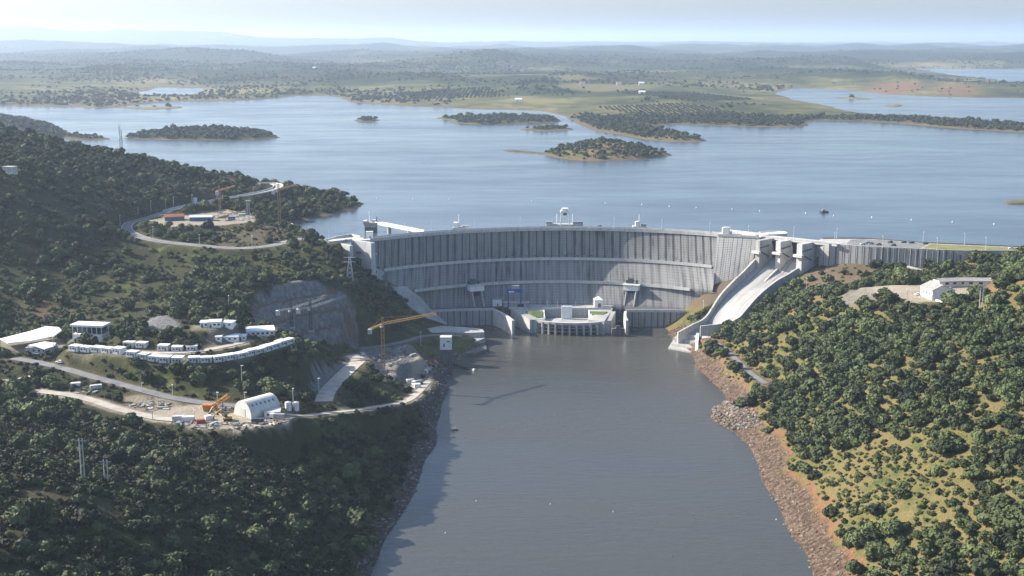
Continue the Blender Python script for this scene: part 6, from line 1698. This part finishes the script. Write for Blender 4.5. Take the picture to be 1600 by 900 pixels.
block('site_house', 'small white house with grey roof on the knoll, middle of three', 'house', 326, 345, 512.5, 9, 8, 0.15, M_WHITE, M_CONCL, windows=2)
block('site_house', 'small white house on the knoll, right of three', 'house', 346, 363, 512, 8, 6, -0.15, M_WHITE, M_ROOFW, windows=1)
block('site_hall', 'white flat-roofed hall at the edge of the rock cut above the lower terrace', 'hall', 386, 428, 526, 9, 13, 0.22, M_WHITE, M_ROOFW, windows=5)
block('site_hut', 'tiny white hut on the ledge road above the knoll', 'hut', 358, 365, 482, 6, 3, 0, M_WHITE, M_ROOFW, windows=0)
block('concrete_hut', 'pale concrete cube hut alone on the far left hilltop', 'hut', 3, 20, 271.5, 10.5, 7, -0.3, M_CONCL, M_CONC, windows=0, doors=0)
block('storage_shed', 'long shed with faded red roof beside the road hairpin', 'shed', 259, 287, 345, 6.5, 9, 0.35, M_DOOR, M_TILE, windows=0, doors=0, gable=1.8)
block('storage_shed', 'blue sheet-walled shed with silver roof on the upper work platform', 'shed', 297, 331, 345.5, 6.5, 8, 0.12, M_SHEETB, M_SILVER, windows=0, doors=1, gable=1.0)
block('site_office', 'small white office with two windows right of the arched tent', 'office', 413.5, 437, 653, 9, 8, 0.12, M_WHITE, M_CONCL, windows=2, doors=0)
block('white_hut', 'white hut behind the upper road beside the little crane', 'hut', 302.5, 307, 318, 8, 3, 0, M_WHITE, M_ROOFW, windows=0, doors=0)
# arched tent hangar
b = hit(386, 652); s_ = mpp(b)
tn = thing('storage_tent', 'cream barrel-vaulted storage tent with vent slots in the work yard', 'tent', b)
ax = np.array((0.62, 0.78)); ax /= np.linalg.norm(ax); sd = np.array((ax[1], -ax[0])); wd_, ln_, ht_ = 6.6, 19.0, 8.4
o0 = np.array(b[:2]) + np.array((-2.5, 1.5)); prof = [(math.cos(t), math.sin(t)) for t in np.linspace(math.pi, 0, 19)]
def tp_(a, l_): return (o0[0] + sd[0] * wd_ * prof[a][0] + ax[0] * l_, o0[1] + sd[1] * wd_ * prof[a][0] + ax[1] * l_, b[2] - 0.3 + ht_ * max(0, prof[a][1]) ** 0.85)
mb = MB(); mb.grid([[tp_(a, l_) for a in range(19)] for l_ in np.linspace(0, ln_, 9)]); mb.build('canvas_vault', M_TARP, tn, smooth=True)
for l_ in (0, ln_):
    mb = MB(); mb.face([tp_(a, l_) for a in range(19)]); mb.build('end_wall', M_TARP, tn)
for k in range(6):
    l0 = 2.2 + k * 2.7; mb = MB(); A0, A1 = np.array(tp_(14, l0)), np.array(tp_(14, l0 + 0.9)); B0, B1 = np.array(tp_(13, l0)), np.array(tp_(13, l0 + 0.9)); up_ = np.array((0.03, -0.02, 0.06)); mb.face([A0 + up_, A1 + up_, B1 + up_, B0 + up_]); mb.build('vent', M_CONCD, tn)
mb = MB(); mid_ = np.array((o0[0] - ax[0] * 0.1, o0[1] - ax[1] * 0.1)); mb.box((mid_[0], mid_[1], b[2] + 2.0), (4.2, 0.16, 4.2), math.atan2(sd[1], sd[0])); mb.build('door_flap', mat('canvas_flap', (0.45, 0.44, 0.40), 0.8, 0.1, 0.4), tn)
for x, lab in ((450.5, 'white upright tank behind the site office, left of two'), (462.5, 'white upright tank behind the site office, right of two')):
    b = hit(x, 640); t = thing('water_tank', lab, 'tank', b, 'white tanks by the site office'); mb = MB(); mb.tube((b[0], b[1], b[2] - .5), (b[0], b[1], b[2] + 4.0), 1.7, 1.7, 16); mb.build('tank', M_WHITE, t); mb = MB(); mb.tube((b[0], b[1], b[2] + 4.0), (b[0], b[1], b[2] + 4.4), 1.75, 0.6, 16); mb.build('lid', M_CONCL, t)
# gate tower by the river
b = P(697, 572, 0)
gt = thing('gate_tower', 'white gate house on a dark concrete shaft standing at the left river edge', 'tower', b)
mb = MB(); mb.box((b[0], b[1] + 4, 3.5), (9.6, 8, 17)); mb.build('shaft', M_CONCD, gt)
mb = MB(); mb.box((b[0] - 0.1, b[1] + 4, 16.4), (8.2, 7.2, 8.8)); mb.build('wall', M_WHITE, gt)
mb = MB(); mb.box((b[0] - 0.1, b[1] + 4, 20.95), (8.5, 7.5, 0.3)); mb.build('roof', M_CONCL, gt)
mb = MB(); mb.box((b[0] - 1.4, b[1] + 0.36, 15.2), (1.2, 0.12, 2.2)); mb.build('door', M_DOOR, gt)
mb = MB(); mb.box((b[0] + 1.8, b[1] + 0.36, 18.0), (2.4, 0.12, 0.8)); mb.build('window', M_GLASS, gt)
a_, e_ = P(707, 569, 1.2), P(741, 578.5, 0.6)
fp = thing('floating_boom', 'long dark floating boom with pale end reaching out from the gate tower', 'boom', a_)
mb = MB(); mb.tube(a_, e_ * 0.96 + a_ * 0.04, 0.75, 0.75, 10); mb.build('pipe', M_RUBBER, fp)
mb = MB(); mb.tube(e_ * 0.95 + a_ * 0.05, e_ * 1.03 - a_ * 0.03, 1.1, 1.1, 10); mb.build('end_float', M_CONCL, fp)
# viaduct and road edges on the left
vd = thing('viaduct_pier', 'pale twin-column pier under the upper road near the orange crane', 'pier', hit(388, 334))
for dx in (-0.9, 0.9):
    b = hit(388, 334); mb = MB(); mb.beam((b[0] + dx, b[1], b[2] - 2), (b[0] + dx, b[1], b[2] + 11), 1.0); mb.build('column', M_CONC, vd)
b = hit(388, 334); mb = MB(); mb.box((b[0], b[1], b[2] + 11.4), (5, 2.4, 1.0)); mb.build('cap', M_CONC, vd)
for off, lab in ((4.6, 'white guard wall along the hill side of the upper curved road'), (-4.6, 'white guard wall along the lake side of the upper curved road')):
    w = ROADW['upper_road']; mb = MB(); A = strip(w, off + 0.25, off - 0.25, 0.3); top = strip(w, off + 0.25, off - 0.25, 1.5)
    n_ = len(w); R_, L_ = top.v[:n_], top.v[n_:]; r_, l_2 = A.v[:n_], A.v[n_:]
    mb.grid([R_, L_]); mb.grid([r_, R_]); mb.grid([L_, l_2]); tag(mb.build('guard_wall', M_CONCL, recalc=True), lab, 'guard wall')
br = thing('shore_ramp', 'small white concrete ramp on the lake shore beside the orange crane', 'ramp', P(457, 360, 67))
mb = MB(); mb.prism([P(x, y, z)[:2] for x, y, z in ((448,354,68),(456,353,68),(467,366,67.5),(456,366,67.5))], 60, [69.5, 69.5, 67.5, 67.5]); mb.build('slab', M_CONCL, br)
mb = MB(); wall_strip(mb, P(456, 353.2, 68), P(467, 365.5, 67.5), 0.5, 60, 70.6, 68.6); mb.build('parapet', M_WHITE, br)

# --- right bank buildings
b = P(1463, 468, 66)
wb = thing('visitor_building', 'white gabled building with grey roof and dark red door on the right hill', 'building', P(1478, 466, 66))
k0, k1, k2 = P(1441, 462.5, 66), P(1456, 469, 66), P(1482, 466, 66)
u1 = (k1 - k0)[:2]; u1 = u1 / np.linalg.norm(u1)      # eaves wall direction (towards the camera)
gdir = np.array((-u1[1], u1[0])); gdir = gdir if gdir[0] > 0 else -gdir
Lw, Wg, He, Hr = 17.0, 15.5, 6.4, 9.6
def vb(l_, g, z): p = k1[:2] - u1 * l_ + gdir * g; return (p[0], p[1], 66 + z)
mb = MB(); mb.prism([vb(0, 0, 0)[:2], vb(0, Wg, 0)[:2], vb(Lw, Wg, 0)[:2], vb(Lw, 0, 0)[:2]], 64.5, 66 + He)
for l_ in (0, Lw): mb.face([vb(l_, 0, He), vb(l_, Wg, He), vb(l_, Wg * 0.45, Hr)])
mb.build('wall', M_WHITE, wb)
mb = MB()
for g0, g1, z0, z1 in ((-0.5, Wg * 0.45, He - 0.1, Hr + 0.15), (Wg + 0.5, Wg * 0.45, He - 0.1, Hr + 0.15)):
    A_, B_, C_, D_ = vb(-0.4, g0, z0), vb(Lw + 0.4, g0, z0), vb(Lw + 0.4, g1, z1), vb(-0.4, g1, z1); mb.face([A_, B_, C_, D_]); dn = np.array((0, 0, .25)); mb.face([np.array(A_) - dn, np.array(D_) - dn, np.array(C_) - dn, np.array(B_) - dn]); mb.face([A_, np.array(A_) - dn, np.array(B_) - dn, B_]); mb.face([A_, D_, np.array(D_) - dn, np.array(A_) - dn])
mb.build('roof', M_ROOFG, wb)
gm = vb(-0.06, Wg * 0.52, 2.4); mb = MB(); mb.box(gm, (0.14, 2.6, 4.8), math.atan2(u1[1], u1[0])); mb.build('door', mat('dark_red_door', (0.16, 0.025, 0.035), 0.6, 0.15, 0.5), wb)
for l_ in (4, 8, 12):
    mb = MB(); mb.box(vb(l_, -0.05, 3.4), (1.5, 0.12, 1.4), math.atan2(u1[1], u1[0])); mb.build('window', M_GLASS, wb)
lb = thing('long_building', 'long low building with pale grey roof and white window wall behind the gabled one', 'building', P(1505, 448, 66))
w = catmull([P(1462, 447.5, 66), P(1500, 446, 66), P(1545, 446.5, 66)], 6); mb = MB()
for i in range(len(w) - 1): wall_strip(mb, w[i], w[i + 1], 8.0, 64, 70.2)
mb.build('wall', M_WHITE, lb)
mb = MB(); a1 = strip(w, 5.2, 0, 0); 
rows_ = []
nw = len(w)
Lft = strip(w, 5.4, -5.4, 4.1); rid = strip(w, 0.01, -0.01, 5.6)
mb.grid([Lft.v[:nw], rid.v[:nw], Lft.v[nw:]]); low = strip(w, 5.4, -5.4, 3.7); mb.grid([low.v[:nw], Lft.v[:nw]]); mb.grid([Lft.v[nw:], low.v[nw:]]); mb.build('roof', M_ROOFG, lb, recalc=True)
for i in range(1, nw - 1):
    p, q_ = w[i], w[i + 1]; d = (np.array(q_) - p)[:2]; rz = math.atan2(d[1], d[0]); nn = np.array((math.sin(rz), -math.cos(rz)))
    if nn[1] > 0: nn = -nn
    mb = MB(); mb.box((p[0] + nn[0] * 4.05, p[1] + nn[1] * 4.05, 68.4), (2.6, 0.12, 1.5), rz); mb.build('window', M_GLASS, lb)
yw = hit(1490, 476)
t = thing('yard_wall', 'low white boundary wall below the gabled building', 'wall', yw)
mb = MB()
for a1, a2 in (((1462, 470.5), (1478, 473.5)), ((1478, 473.5), (1502, 472.5))): wall_strip(mb, P(*a1, 66), P(*a2, 66), 0.4, 63, 67.2)
mb.build('wall', M_WHITE, t)

# --- vehicles
def make_car(paint):
    t = local('parked_car', 'x', 'car')
    mb = MB(); rows_ = []
    prof_ = [(-2.1, 0.35, 0.8), (-2.1, 0.35, 0.85), (-1.2, 0.35, 0.95), (-0.9, 0.35, 0.98), (1.9, 0.35, 1.0), (2.15, 0.35, 0.8)]
    mb.grid([[(x, -0.85, z0), (x, -0.85, z1), (x, 0.85, z1), (x, 0.85, z0)] for x, z0, z1 in prof_], closed=True); mb.f.append((0, 1, 2, 3)); mb.m.append(0); e = (len(prof_) - 1) * 4; mb.f.append((e + 3, e + 2, e + 1, e)); mb.m.append(0)
    mb.build('body', paint, t, recalc=True)
    mb = MB(); mb.box((0.4, 0, 1.24), (2.3, 1.5, 0.55), taper=0.8); mb.build('cabin_glass', M_GLASS, t)
    mb = MB(); mb.box((0.4, 0, 1.53), (1.8, 1.2, 0.05)); mb.build('roof', paint, t)
    for x in (-1.35, 1.35):
        for y in (-0.82, 0.82):
            mb = MB(); mb.tube((x, y - 0.1, 0.33), (x, y + 0.1, 0.33), 0.33, 0.33, 12); mb.build('wheel', M_RUBBER, t)
    return t
car_w = make_car(mat('white_car_paint', (0.75, 0.75, 0.74), 0.3, 0.03, 1)); car_d = make_car(mat('dark_car_paint', (0.05, 0.055, 0.065), 0.3, 0.1, 1)); car_b = make_car(mat('grey_car_paint', (0.22, 0.24, 0.27), 0.3, 0.1, 1))
usedc = set()
def car(proto, loc, rz, lab, grp=None):
    if proto.name not in usedc:
        usedc.add(proto.name); place(proto, loc, rz); proto['label'] = lab
        if grp: proto['group'] = grp
    else: dup(proto, loc, rz, lab, grp)
CG = 'cars parked on the embankment'
for pr, x, y, rz, lab in ((car_w, 1348, 382.3, 0.2, 'white car at the left end of the embankment car park'), (car_d, 1356, 380.5, 0.4, 'dark car close behind the white one on the embankment'), (car_b, 1361, 381.5, 0.1, 'grey car next to the white one on the embankment'), (car_d, 1373, 383, 0, 'dark car parked near the lamp on the ribbed wall'), (car_d, 1391, 379.3, 0.1, 'dark car beside the stone parapet, left of the centre of the car park'), (car_d, 1396, 384, 0.2, 'dark car nearest the ribbed wall edge'), (car_d, 1412, 379.5, 0, 'dark car beside the parapet in the middle of the car park'), (car_d, 1424, 380, 0.1, 'dark car beside the parapet right of the middle'), (car_d, 1446, 381.5, 0, 'dark car at the right end of the car park by the grass'), (car_w, 1580, 389, -0.15, 'white car driving on the embankment road far right')):
    car(pr, P(x, y, 72.26), rz, lab, CG)
for pr, x, y, rz, lab in ((car_w, 1433, 461, 0.5, 'white car parked left of the gabled white building'), (car_w, 1483, 452.5, 0.1, 'white car in front of the long low building'), (car_w, 1498, 470.5, 0, 'white car below the gable wall on the right hill')):
    p = hit(x, y); car(pr, p, rz, lab, 'cars around the right hill buildings')
for pr, x, y, rz, lab in ((car_w, 57, 553.5, -0.3, 'white car beside the grey lodge on the left'), (car_w, 93, 567, -0.35, 'white car on the valley road below the cabins'), (car_b, 540, 377, 0.1, 'grey car on the road at the left abutment'), (car_d, 937, 354.5, 0, 'dark car on the crest right of the portal crane')):
    p = hit(x, y) if x < 520 else P(x, y, 72.35); car(pr, p, rz, lab)
def make_truck(paint, label):
    t = local('site_truck', label, 'truck')
    mb = MB(); mb.box((-2.6, 0, 1.75), (2.0, 2.3, 2.3)); mb.build('cab', paint, t)
    mb = MB(); mb.box((-3.62, 0, 2.2), (0.08, 1.9, 0.9)); mb.build('windscreen', M_GLASS, t)
    mb = MB(); mb.box((1.2, 0, 2.0), (5.4, 2.4, 1.9)); mb.build('load_bed', M_STEEL, t)
    mb = MB(); mb.box((0.2, 0, 0.85), (7.4, 1.0, 0.4)); mb.build('chassis', M_DSTEEL, t)
    for x in (-2.6, 1.2, 2.7):
        for y in (-1.0, 1.0):
            mb = MB(); mb.tube((x, y - .2, 0.55), (x, y + .2, 0.55), 0.55, 0.55, 12); mb.build('wheel', M_RUBBER, t)
    return t
tr0 = make_truck(M_WHITE, 'white site truck on the pale gravel platform beside the river'); place(tr0, hit(652, 601), 0.6)
dup(tr0, hit(668, 583), 1.2, 'white site truck at the upper end of the gravel platform by the river')
dup(tr0, hit(433, 655), -0.2, 'white truck with load bed in front of the small site office')
def digger(label, loc, rz, paint, sc=1.0):
    t = local('excavator', label, 'excavator')
    for y in (-1.2, 1.2):
        mb = MB(); mb.box((0, y, 0.5), (4.2, 0.7, 1.0)); mb.build('track', M_RUBBER, t)
    mb = MB(); mb.box((0.3, 0, 1.7), (3.6, 2.6, 1.3)); mb.build('body', paint, t)
    mb = MB(); mb.box((-0.9, -0.8, 2.9), (1.5, 1.1, 1.5)); mb.build('cab', M_GLASS, t)
    mb = MB(); mb.beam((-1.2, 0.4, 1.8), (-4.2, 0.4, 5.4), 0.6); mb.build('boom', paint, t)
    mb = MB(); mb.beam((-4.1, 0.4, 5.4), (-6.8, 0.4, 2.6), 0.45); mb.build('stick', paint, t)
    mb = MB(); mb.box((-6.9, 0.4, 1.9), (1.0, 1.3, 1.2), taper=0.7); mb.build('bucket', M_DSTEEL, t)
    t.scale = (sc, sc, sc); return place(t, loc, rz)
digger('yellow excavator at the lower edge of the work yard before the arched tent', hit(356, 657), 0.3, M_YEL)
digger('dark excavator on the pale gravel platform beside the river', hit(662, 590), 2.0, M_DSTEEL)
digger('orange excavator at the top of the gravel platform', hit(674, 572), 2.6, M_ORANGE, 0.9)
b = hit(330, 641)
cv = thing('conveyor', 'rusty orange conveyor leaning up over the rubble left of the arched tent', 'conveyor', b)
mb = MB(); lattice(mb, (b[0] - 1, b[1], b[2] + 0.6), (b[0] + 8.5, b[1] + 3, b[2] + 7.0), 1.6, 0.35); mb.build('belt_frame', M_ORANGE, cv)
mb = MB(); mb.box((b[0] - 1.5, b[1], b[2] + 1.5), (4, 3.4, 3.4), taper=1.25); mb.build('hopper', M_ORANGE, cv)
mb = MB(); mb.beam((b[0] + 5.5, b[1] + 2, b[2] - .3), (b[0] + 5.5, b[1] + 2, b[2] + 4.8), 0.35); mb.build('leg', M_DSTEEL, cv)
digger('yellow wheeled digger beside the rusty conveyor in the yard', hit(341, 646), 1.0, M_YEL, 0.8)
# containers and stores around the yard
def container(label, x, y, rz, m, sz=(6.0, 2.5, 2.6), grp='containers and crates in the work yard'):
    b = hit(x, y); t = thing('container', label, 'container', b, grp)
    mb = MB(); mb.box((b[0], b[1], b[2] + sz[2] / 2 - .1), sz, rz); mb.build('box', m, t)
    mb = MB(); ca, sa = math.cos(rz), math.sin(rz)
    mb.box((b[0] + ca * (sz[0] / 2 + 0.03), b[1] + sa * (sz[0] / 2 + 0.03), b[2] + sz[2] / 2), (0.1, sz[1] * 0.86, sz[2] * 0.86), rz); mb.build('door', M_STEEL, t)
container('white container at the lower left of the work yard', 294, 658, 0.1, M_WHITE)
container('pale grey container beside the white one in the yard', 279, 657, 0.2, M_CONCL)
container('rust red container on the lower edge of the yard', 314, 661, 0.3, M_RED, (4, 2.4, 2.0))
container('dark container nearest the scrub at the bottom of the yard', 403, 661, 0.05, M_DSTEEL)
container('orange container beside the arched tent', 405, 646, 0.6, M_ORANGE, (5, 2.5, 2.6))
container('white container left of the yellow excavator', 325, 656, 0.6, M_WHITE, (3.2, 2.4, 2.4))
container('white container on the rubble store beside the valley road', 118, 602, 0.25, M_WHITE, (5, 2.4, 1.6))
container('pale container behind the rubble store, right of the white one', 150, 606, 0.4, M_CONCL, (6, 2.4, 1.8))
container('white container by the far red shed on the upper platform', 330, 341, 0.1, M_CONCL, (6, 2.5, 2.6), 'containers on the upper platform')
container('pale container near the pier on the upper platform', 378, 338, 0.3, M_CONCL, (6, 2.5, 2.6), 'containers on the upper platform')
container('blue container at the middle of the upper platform', 362, 343, 0.1, M_SHEETB, (6, 2.5, 2.6), 'containers on the upper platform')
container('pale mixer box on the river platform, left edge', 641, 600, 0.4, M_CONCL, (5, 3, 3.5), 'boxes on the river platform')
container('pale blue tank box at the lower end of the river platform', 652, 606, 0.2, M_WHITE, (4, 3, 3), 'boxes on the river platform')

# --- far houses
for k, (x, y, lab) in enumerate(((810, 162, 'white farmhouse near the far shore in the middle of the lake view'), (1002, 139.5, 'white farmhouse among fields on the far side, right of centre'), (1003, 156, 'small white house below the far farmhouse'), (967, 140.5, 'reddish roofed house left of the far farmhouse'), (492, 119.5, 'tiny white house on the far hills left of centre'), (910, 143, 'low long far house beside the dark grove'))):
    p = P(x, y, LAKE + 4); p[2] = float(far_height(np.array([p[0]]), np.array([p[1]]))[0])
    p2 = PYd(x, y, p[1]); t = thing('farmhouse', lab, 'house', (p[0], p[1], p[2]))
    mb = MB(); mb.box((p[0], p[1], p[2] + 3), (17, 10, 8)); mb.build('wall', M_WHITE, t)
    mb = MB(); q4 = [(p[0] + i * 9, p[1] + j * 5.6, p[2] + 7) for i, j in ((-1, -1), (1, -1), (1, 1), (-1, 1))]; r1, r2 = (p[0] - 9, p[1], p[2] + 10), (p[0] + 9, p[1], p[2] + 10)
    mb.face([q4[0], q4[1], r2, r1]); mb.face([q4[2], q4[3], r1, r2]); mb.face([q4[1], q4[2], r2]); mb.face([q4[3], q4[0], r1]); mb.build('roof', M_TILE if k in (3, 5) else M_ROOFW, t)
    mb = MB(); mb.box((p[0] - 3, p[1] - 5.03, p[2] + 1.6), (1.6, 0.12, 3.2)); mb.build('door', M_DOOR, t)

# --- on the water
def buoy(x, y, z, red, lab, grp, r=0.8):
    b = P(x, y, z); t = thing('buoy', lab, 'buoy', b, grp)
    mb = MB(); n0 = 10
    mb.tube((b[0], b[1], z - .5), (b[0], b[1], z + r * 0.5), r * 0.75, r, n0); mb.tube((b[0], b[1], z + r * 0.5), (b[0], b[1], z + r * 1.5), r, r * 0.35, n0); mb.build('float', M_RED if red else M_WHITE, t)
    mb = MB(); mb.tube((b[0], b[1], z + r * 1.5), (b[0], b[1], z + r * 2.2), 0.12); mb.build('top_mark', M_STEEL, t)
for x, y in ((589, 310.5), (645, 311), (702, 311.5), (831, 315), (946, 318), (1003, 320), (1046, 323), (1088, 325), (1144, 327), (1187, 330), (1259, 333.5), (1303, 337), (1362, 340), (1424, 344), (1488, 347), (1553, 350.5)):
    buoy(x, y, LAKE, False, 'small white buoy in the line across the lake behind the dam', 'white buoys across the lake', 0.65)
for x, y, rd, lab in ((744, 783, 0, 'white buoy on the river level with the bare spur on the left bank'), (696, 833, 0, 'white buoy on the lower river close to the left bank'), (958, 800, 0, 'white buoy in the middle of the lower river'), (1085, 803, 1, 'red buoy on the river right of the middle'), (1050, 869, 1, 'red buoy nearest the bottom edge of the photo'), (1213, 812, 0, 'white buoy close to the right bank debris'), (860, 788, 0, 'small white buoy left of the middle of the lower river')):
    buoy(x, y, 0, rd, lab, 'buoys on the river', 0.32)
b = P(710, 672.5, 0); t = thing('moored_boat', 'small dark boat moored off the left river bank', 'boat', b)
mb = MB(); pl_ = [(-2.6, 0), (-1.6, -.9), (1.8, -.9), (2.2, 0), (1.8, .9), (-1.6, .9)]; mb.prism([(b[0] + x, b[1] + y) for x, y in pl_], -0.3, 0.7); mb.build('hull', M_DSTEEL, t)
mb = MB(); mb.box((b[0] + .4, b[1], 1.1), (1.4, 1.2, 0.9)); mb.build('cabin', M_STEEL, t)
b = P(1288, 332, LAKE); t = thing('work_boat', 'dark work boat on the lake among the white buoys', 'boat', b)
mb = MB(); mb.prism([(b[0] + x * 1.9, b[1] + y * 2.2) for x, y in pl_], LAKE - 0.4, LAKE + 1.4); mb.build('hull', M_DSTEEL, t)
mb = MB(); mb.box((b[0] - .8, b[1], LAKE + 2.2), (2.8, 2.2, 2.2)); mb.build('cabin', M_STEEL, t)

# --- loose rock and site rubble
def rock_mesh(name, seed, m, flat=0.7):
    rnd = random.Random(seed); bm = bmesh.new(); bmesh.ops.create_icosphere(bm, subdivisions=1, radius=1.0)
    sx_, sy_, sz_ = rnd.uniform(.7, 1.3), rnd.uniform(.6, 1.1), flat * rnd.uniform(.6, 1.1)
    for v in bm.verts: v.co = Vector((v.co.x * sx_, v.co.y * sy_, v.co.z * sz_)) * rnd.uniform(0.72, 1.2)
    me_ = bpy.data.meshes.new(name); bm.to_mesh(me_); bm.free(); me_.materials.append(m); return me_
def rockmat(name, a, b_):
    m = foliage(name, a, b_, 0.9); m.node_tree.nodes['Principled BSDF'].inputs['Roughness'].default_value = 0.95; return m
M_RK1 = rockmat('bank_stone', (0.05, 0.037, 0.028), (0.24, 0.18, 0.13)); M_RK2 = rockmat('grey_stone', (0.06, 0.058, 0.055), (0.24, 0.23, 0.215)); M_RK3 = rockmat('red_stone', (0.13, 0.055, 0.03), (0.36, 0.19, 0.10))
RK1 = [rock_mesh('bank_stone', 200 + k, M_RK1) for k in range(5)]; RK2 = [rock_mesh('grey_stone', 220 + k, M_RK2) for k in range(5)]; RK3 = [rock_mesh('red_stone', 240 + k, M_RK3) for k in range(3)]
X, Y = jitter_grid(1.7, 380, 1010); X2 = X; Z = hz(X, Y)
dbm = cover(X, Y, MK2)[:, 0]; rdm = cover(X, Y, MK)[:, 1]
k = (dbm > 0.4) & (Z > -0.6) & (X > 40) & (rs.rand(len(X)) < 0.62)
scatter('shore_rubble', np.stack([X[k], Y[k], Z[k]], 1), np.exp(rs.normal(-0.55, 0.42, k.sum())), RK1 + RK2[:1], 11, zoff=0.0)
k = (rdm > 0.4) & (X > 40) & (Z < 16) & (rs.rand(len(X)) < 0.22)
scatter('scarp_stones', np.stack([X[k], Y[k], Z[k]], 1), np.exp(rs.normal(-0.7, 0.35, k.sum())), RK3 + RK1[:2], 12, zoff=0.0)
RSP = HP([(1113,640),(1125,625),(1165,632),(1192,650),(1196,668),(1165,672),(1118,664)])
X3, Y3 = jitter_grid(1.3, 640, 860); Z3 = hz(X3, Y3); k = inside(X3, Y3, RSP) & (Z3 > -0.6) & (rs.rand(len(X3)) < 0.8)
scatter('boulder_spit', np.stack([X3[k], Y3[k], Z3[k]], 1), np.exp(rs.normal(-0.05, 0.35, k.sum())), RK2[:3] + RK1[:4], 13, zoff=0.2)
dkm = cover(X, Y, MK2)[:, 1]
k = (dkm > 0.4) & (X < 40) & (Z > -0.6) & (rs.rand(len(X)) < 0.45)
scatter('riprap', np.stack([X[k], Y[k], Z[k]], 1), np.exp(rs.normal(-0.4, 0.4, k.sum())), RK2, 14, zoff=0.0)
# rubble and building materials in the yards
def heap_pts(poly_px, n_, seed, hmax=1.6):
    w = HP(poly_px); xs = [p[0] for p in w]; ys = [p[1] for p in w]; r_ = np.random.RandomState(seed)
    x = r_.uniform(min(xs), max(xs), n_ * 3); y = r_.uniform(min(ys), max(ys), n_ * 3); kk = inside(x, y, w); x, y = x[kk][:n_], y[kk][:n_]
    return np.stack([x, y, hz(x, y) + np.maximum(0, fbm(x / 5, y / 5, 2, 2)) * hmax * 2], 1)
def plank_mesh(seed, m):
    rnd = random.Random(seed); mb = MB(); mb.box((0, 0, 0.2), (rnd.uniform(2.5, 5), rnd.uniform(.5, 1.3), rnd.uniform(.3, .9)), 0.2)
    me_ = bpy.data.meshes.new('plank'); me_.from_pydata(mb.v, [], mb.f); me_.materials.append(m); return me_
PL = [plank_mesh(300 + k, m) for k, m in enumerate((M_WOOD, M_CONCL, M_WOOD, M_STEEL, M_CONC, M_DSTEEL))]
hp = np.concatenate([heap_pts([(560,548),(640,538),(655,556),(620,570),(562,566)], 160, 9, 1.2), heap_pts([(262,662),(300,655),(330,660),(395,660),(440,656),(448,664),(380,672),(300,672)], 170, 1, 0.8), heap_pts([(322,640),(352,632),(366,640),(360,648),(330,648)], 90, 2), heap_pts([(195,630),(240,622),(276,634),(262,641),(215,640)], 110, 3), heap_pts([(335,333),(370,330),(400,336),(390,345),(340,346)], 150, 4), heap_pts([(636,602),(655,578),(672,570),(680,580),(660,604)], 60, 5, 0.6), heap_pts([(108,604),(150,600),(165,612),(120,616)], 40, 6, .5)])
scatter('site_rubble', hp, np.exp(rs.normal(-0.35, 0.35, len(hp))), PL + RK2[:2] + RK1[:2], 15, zoff=0.0)
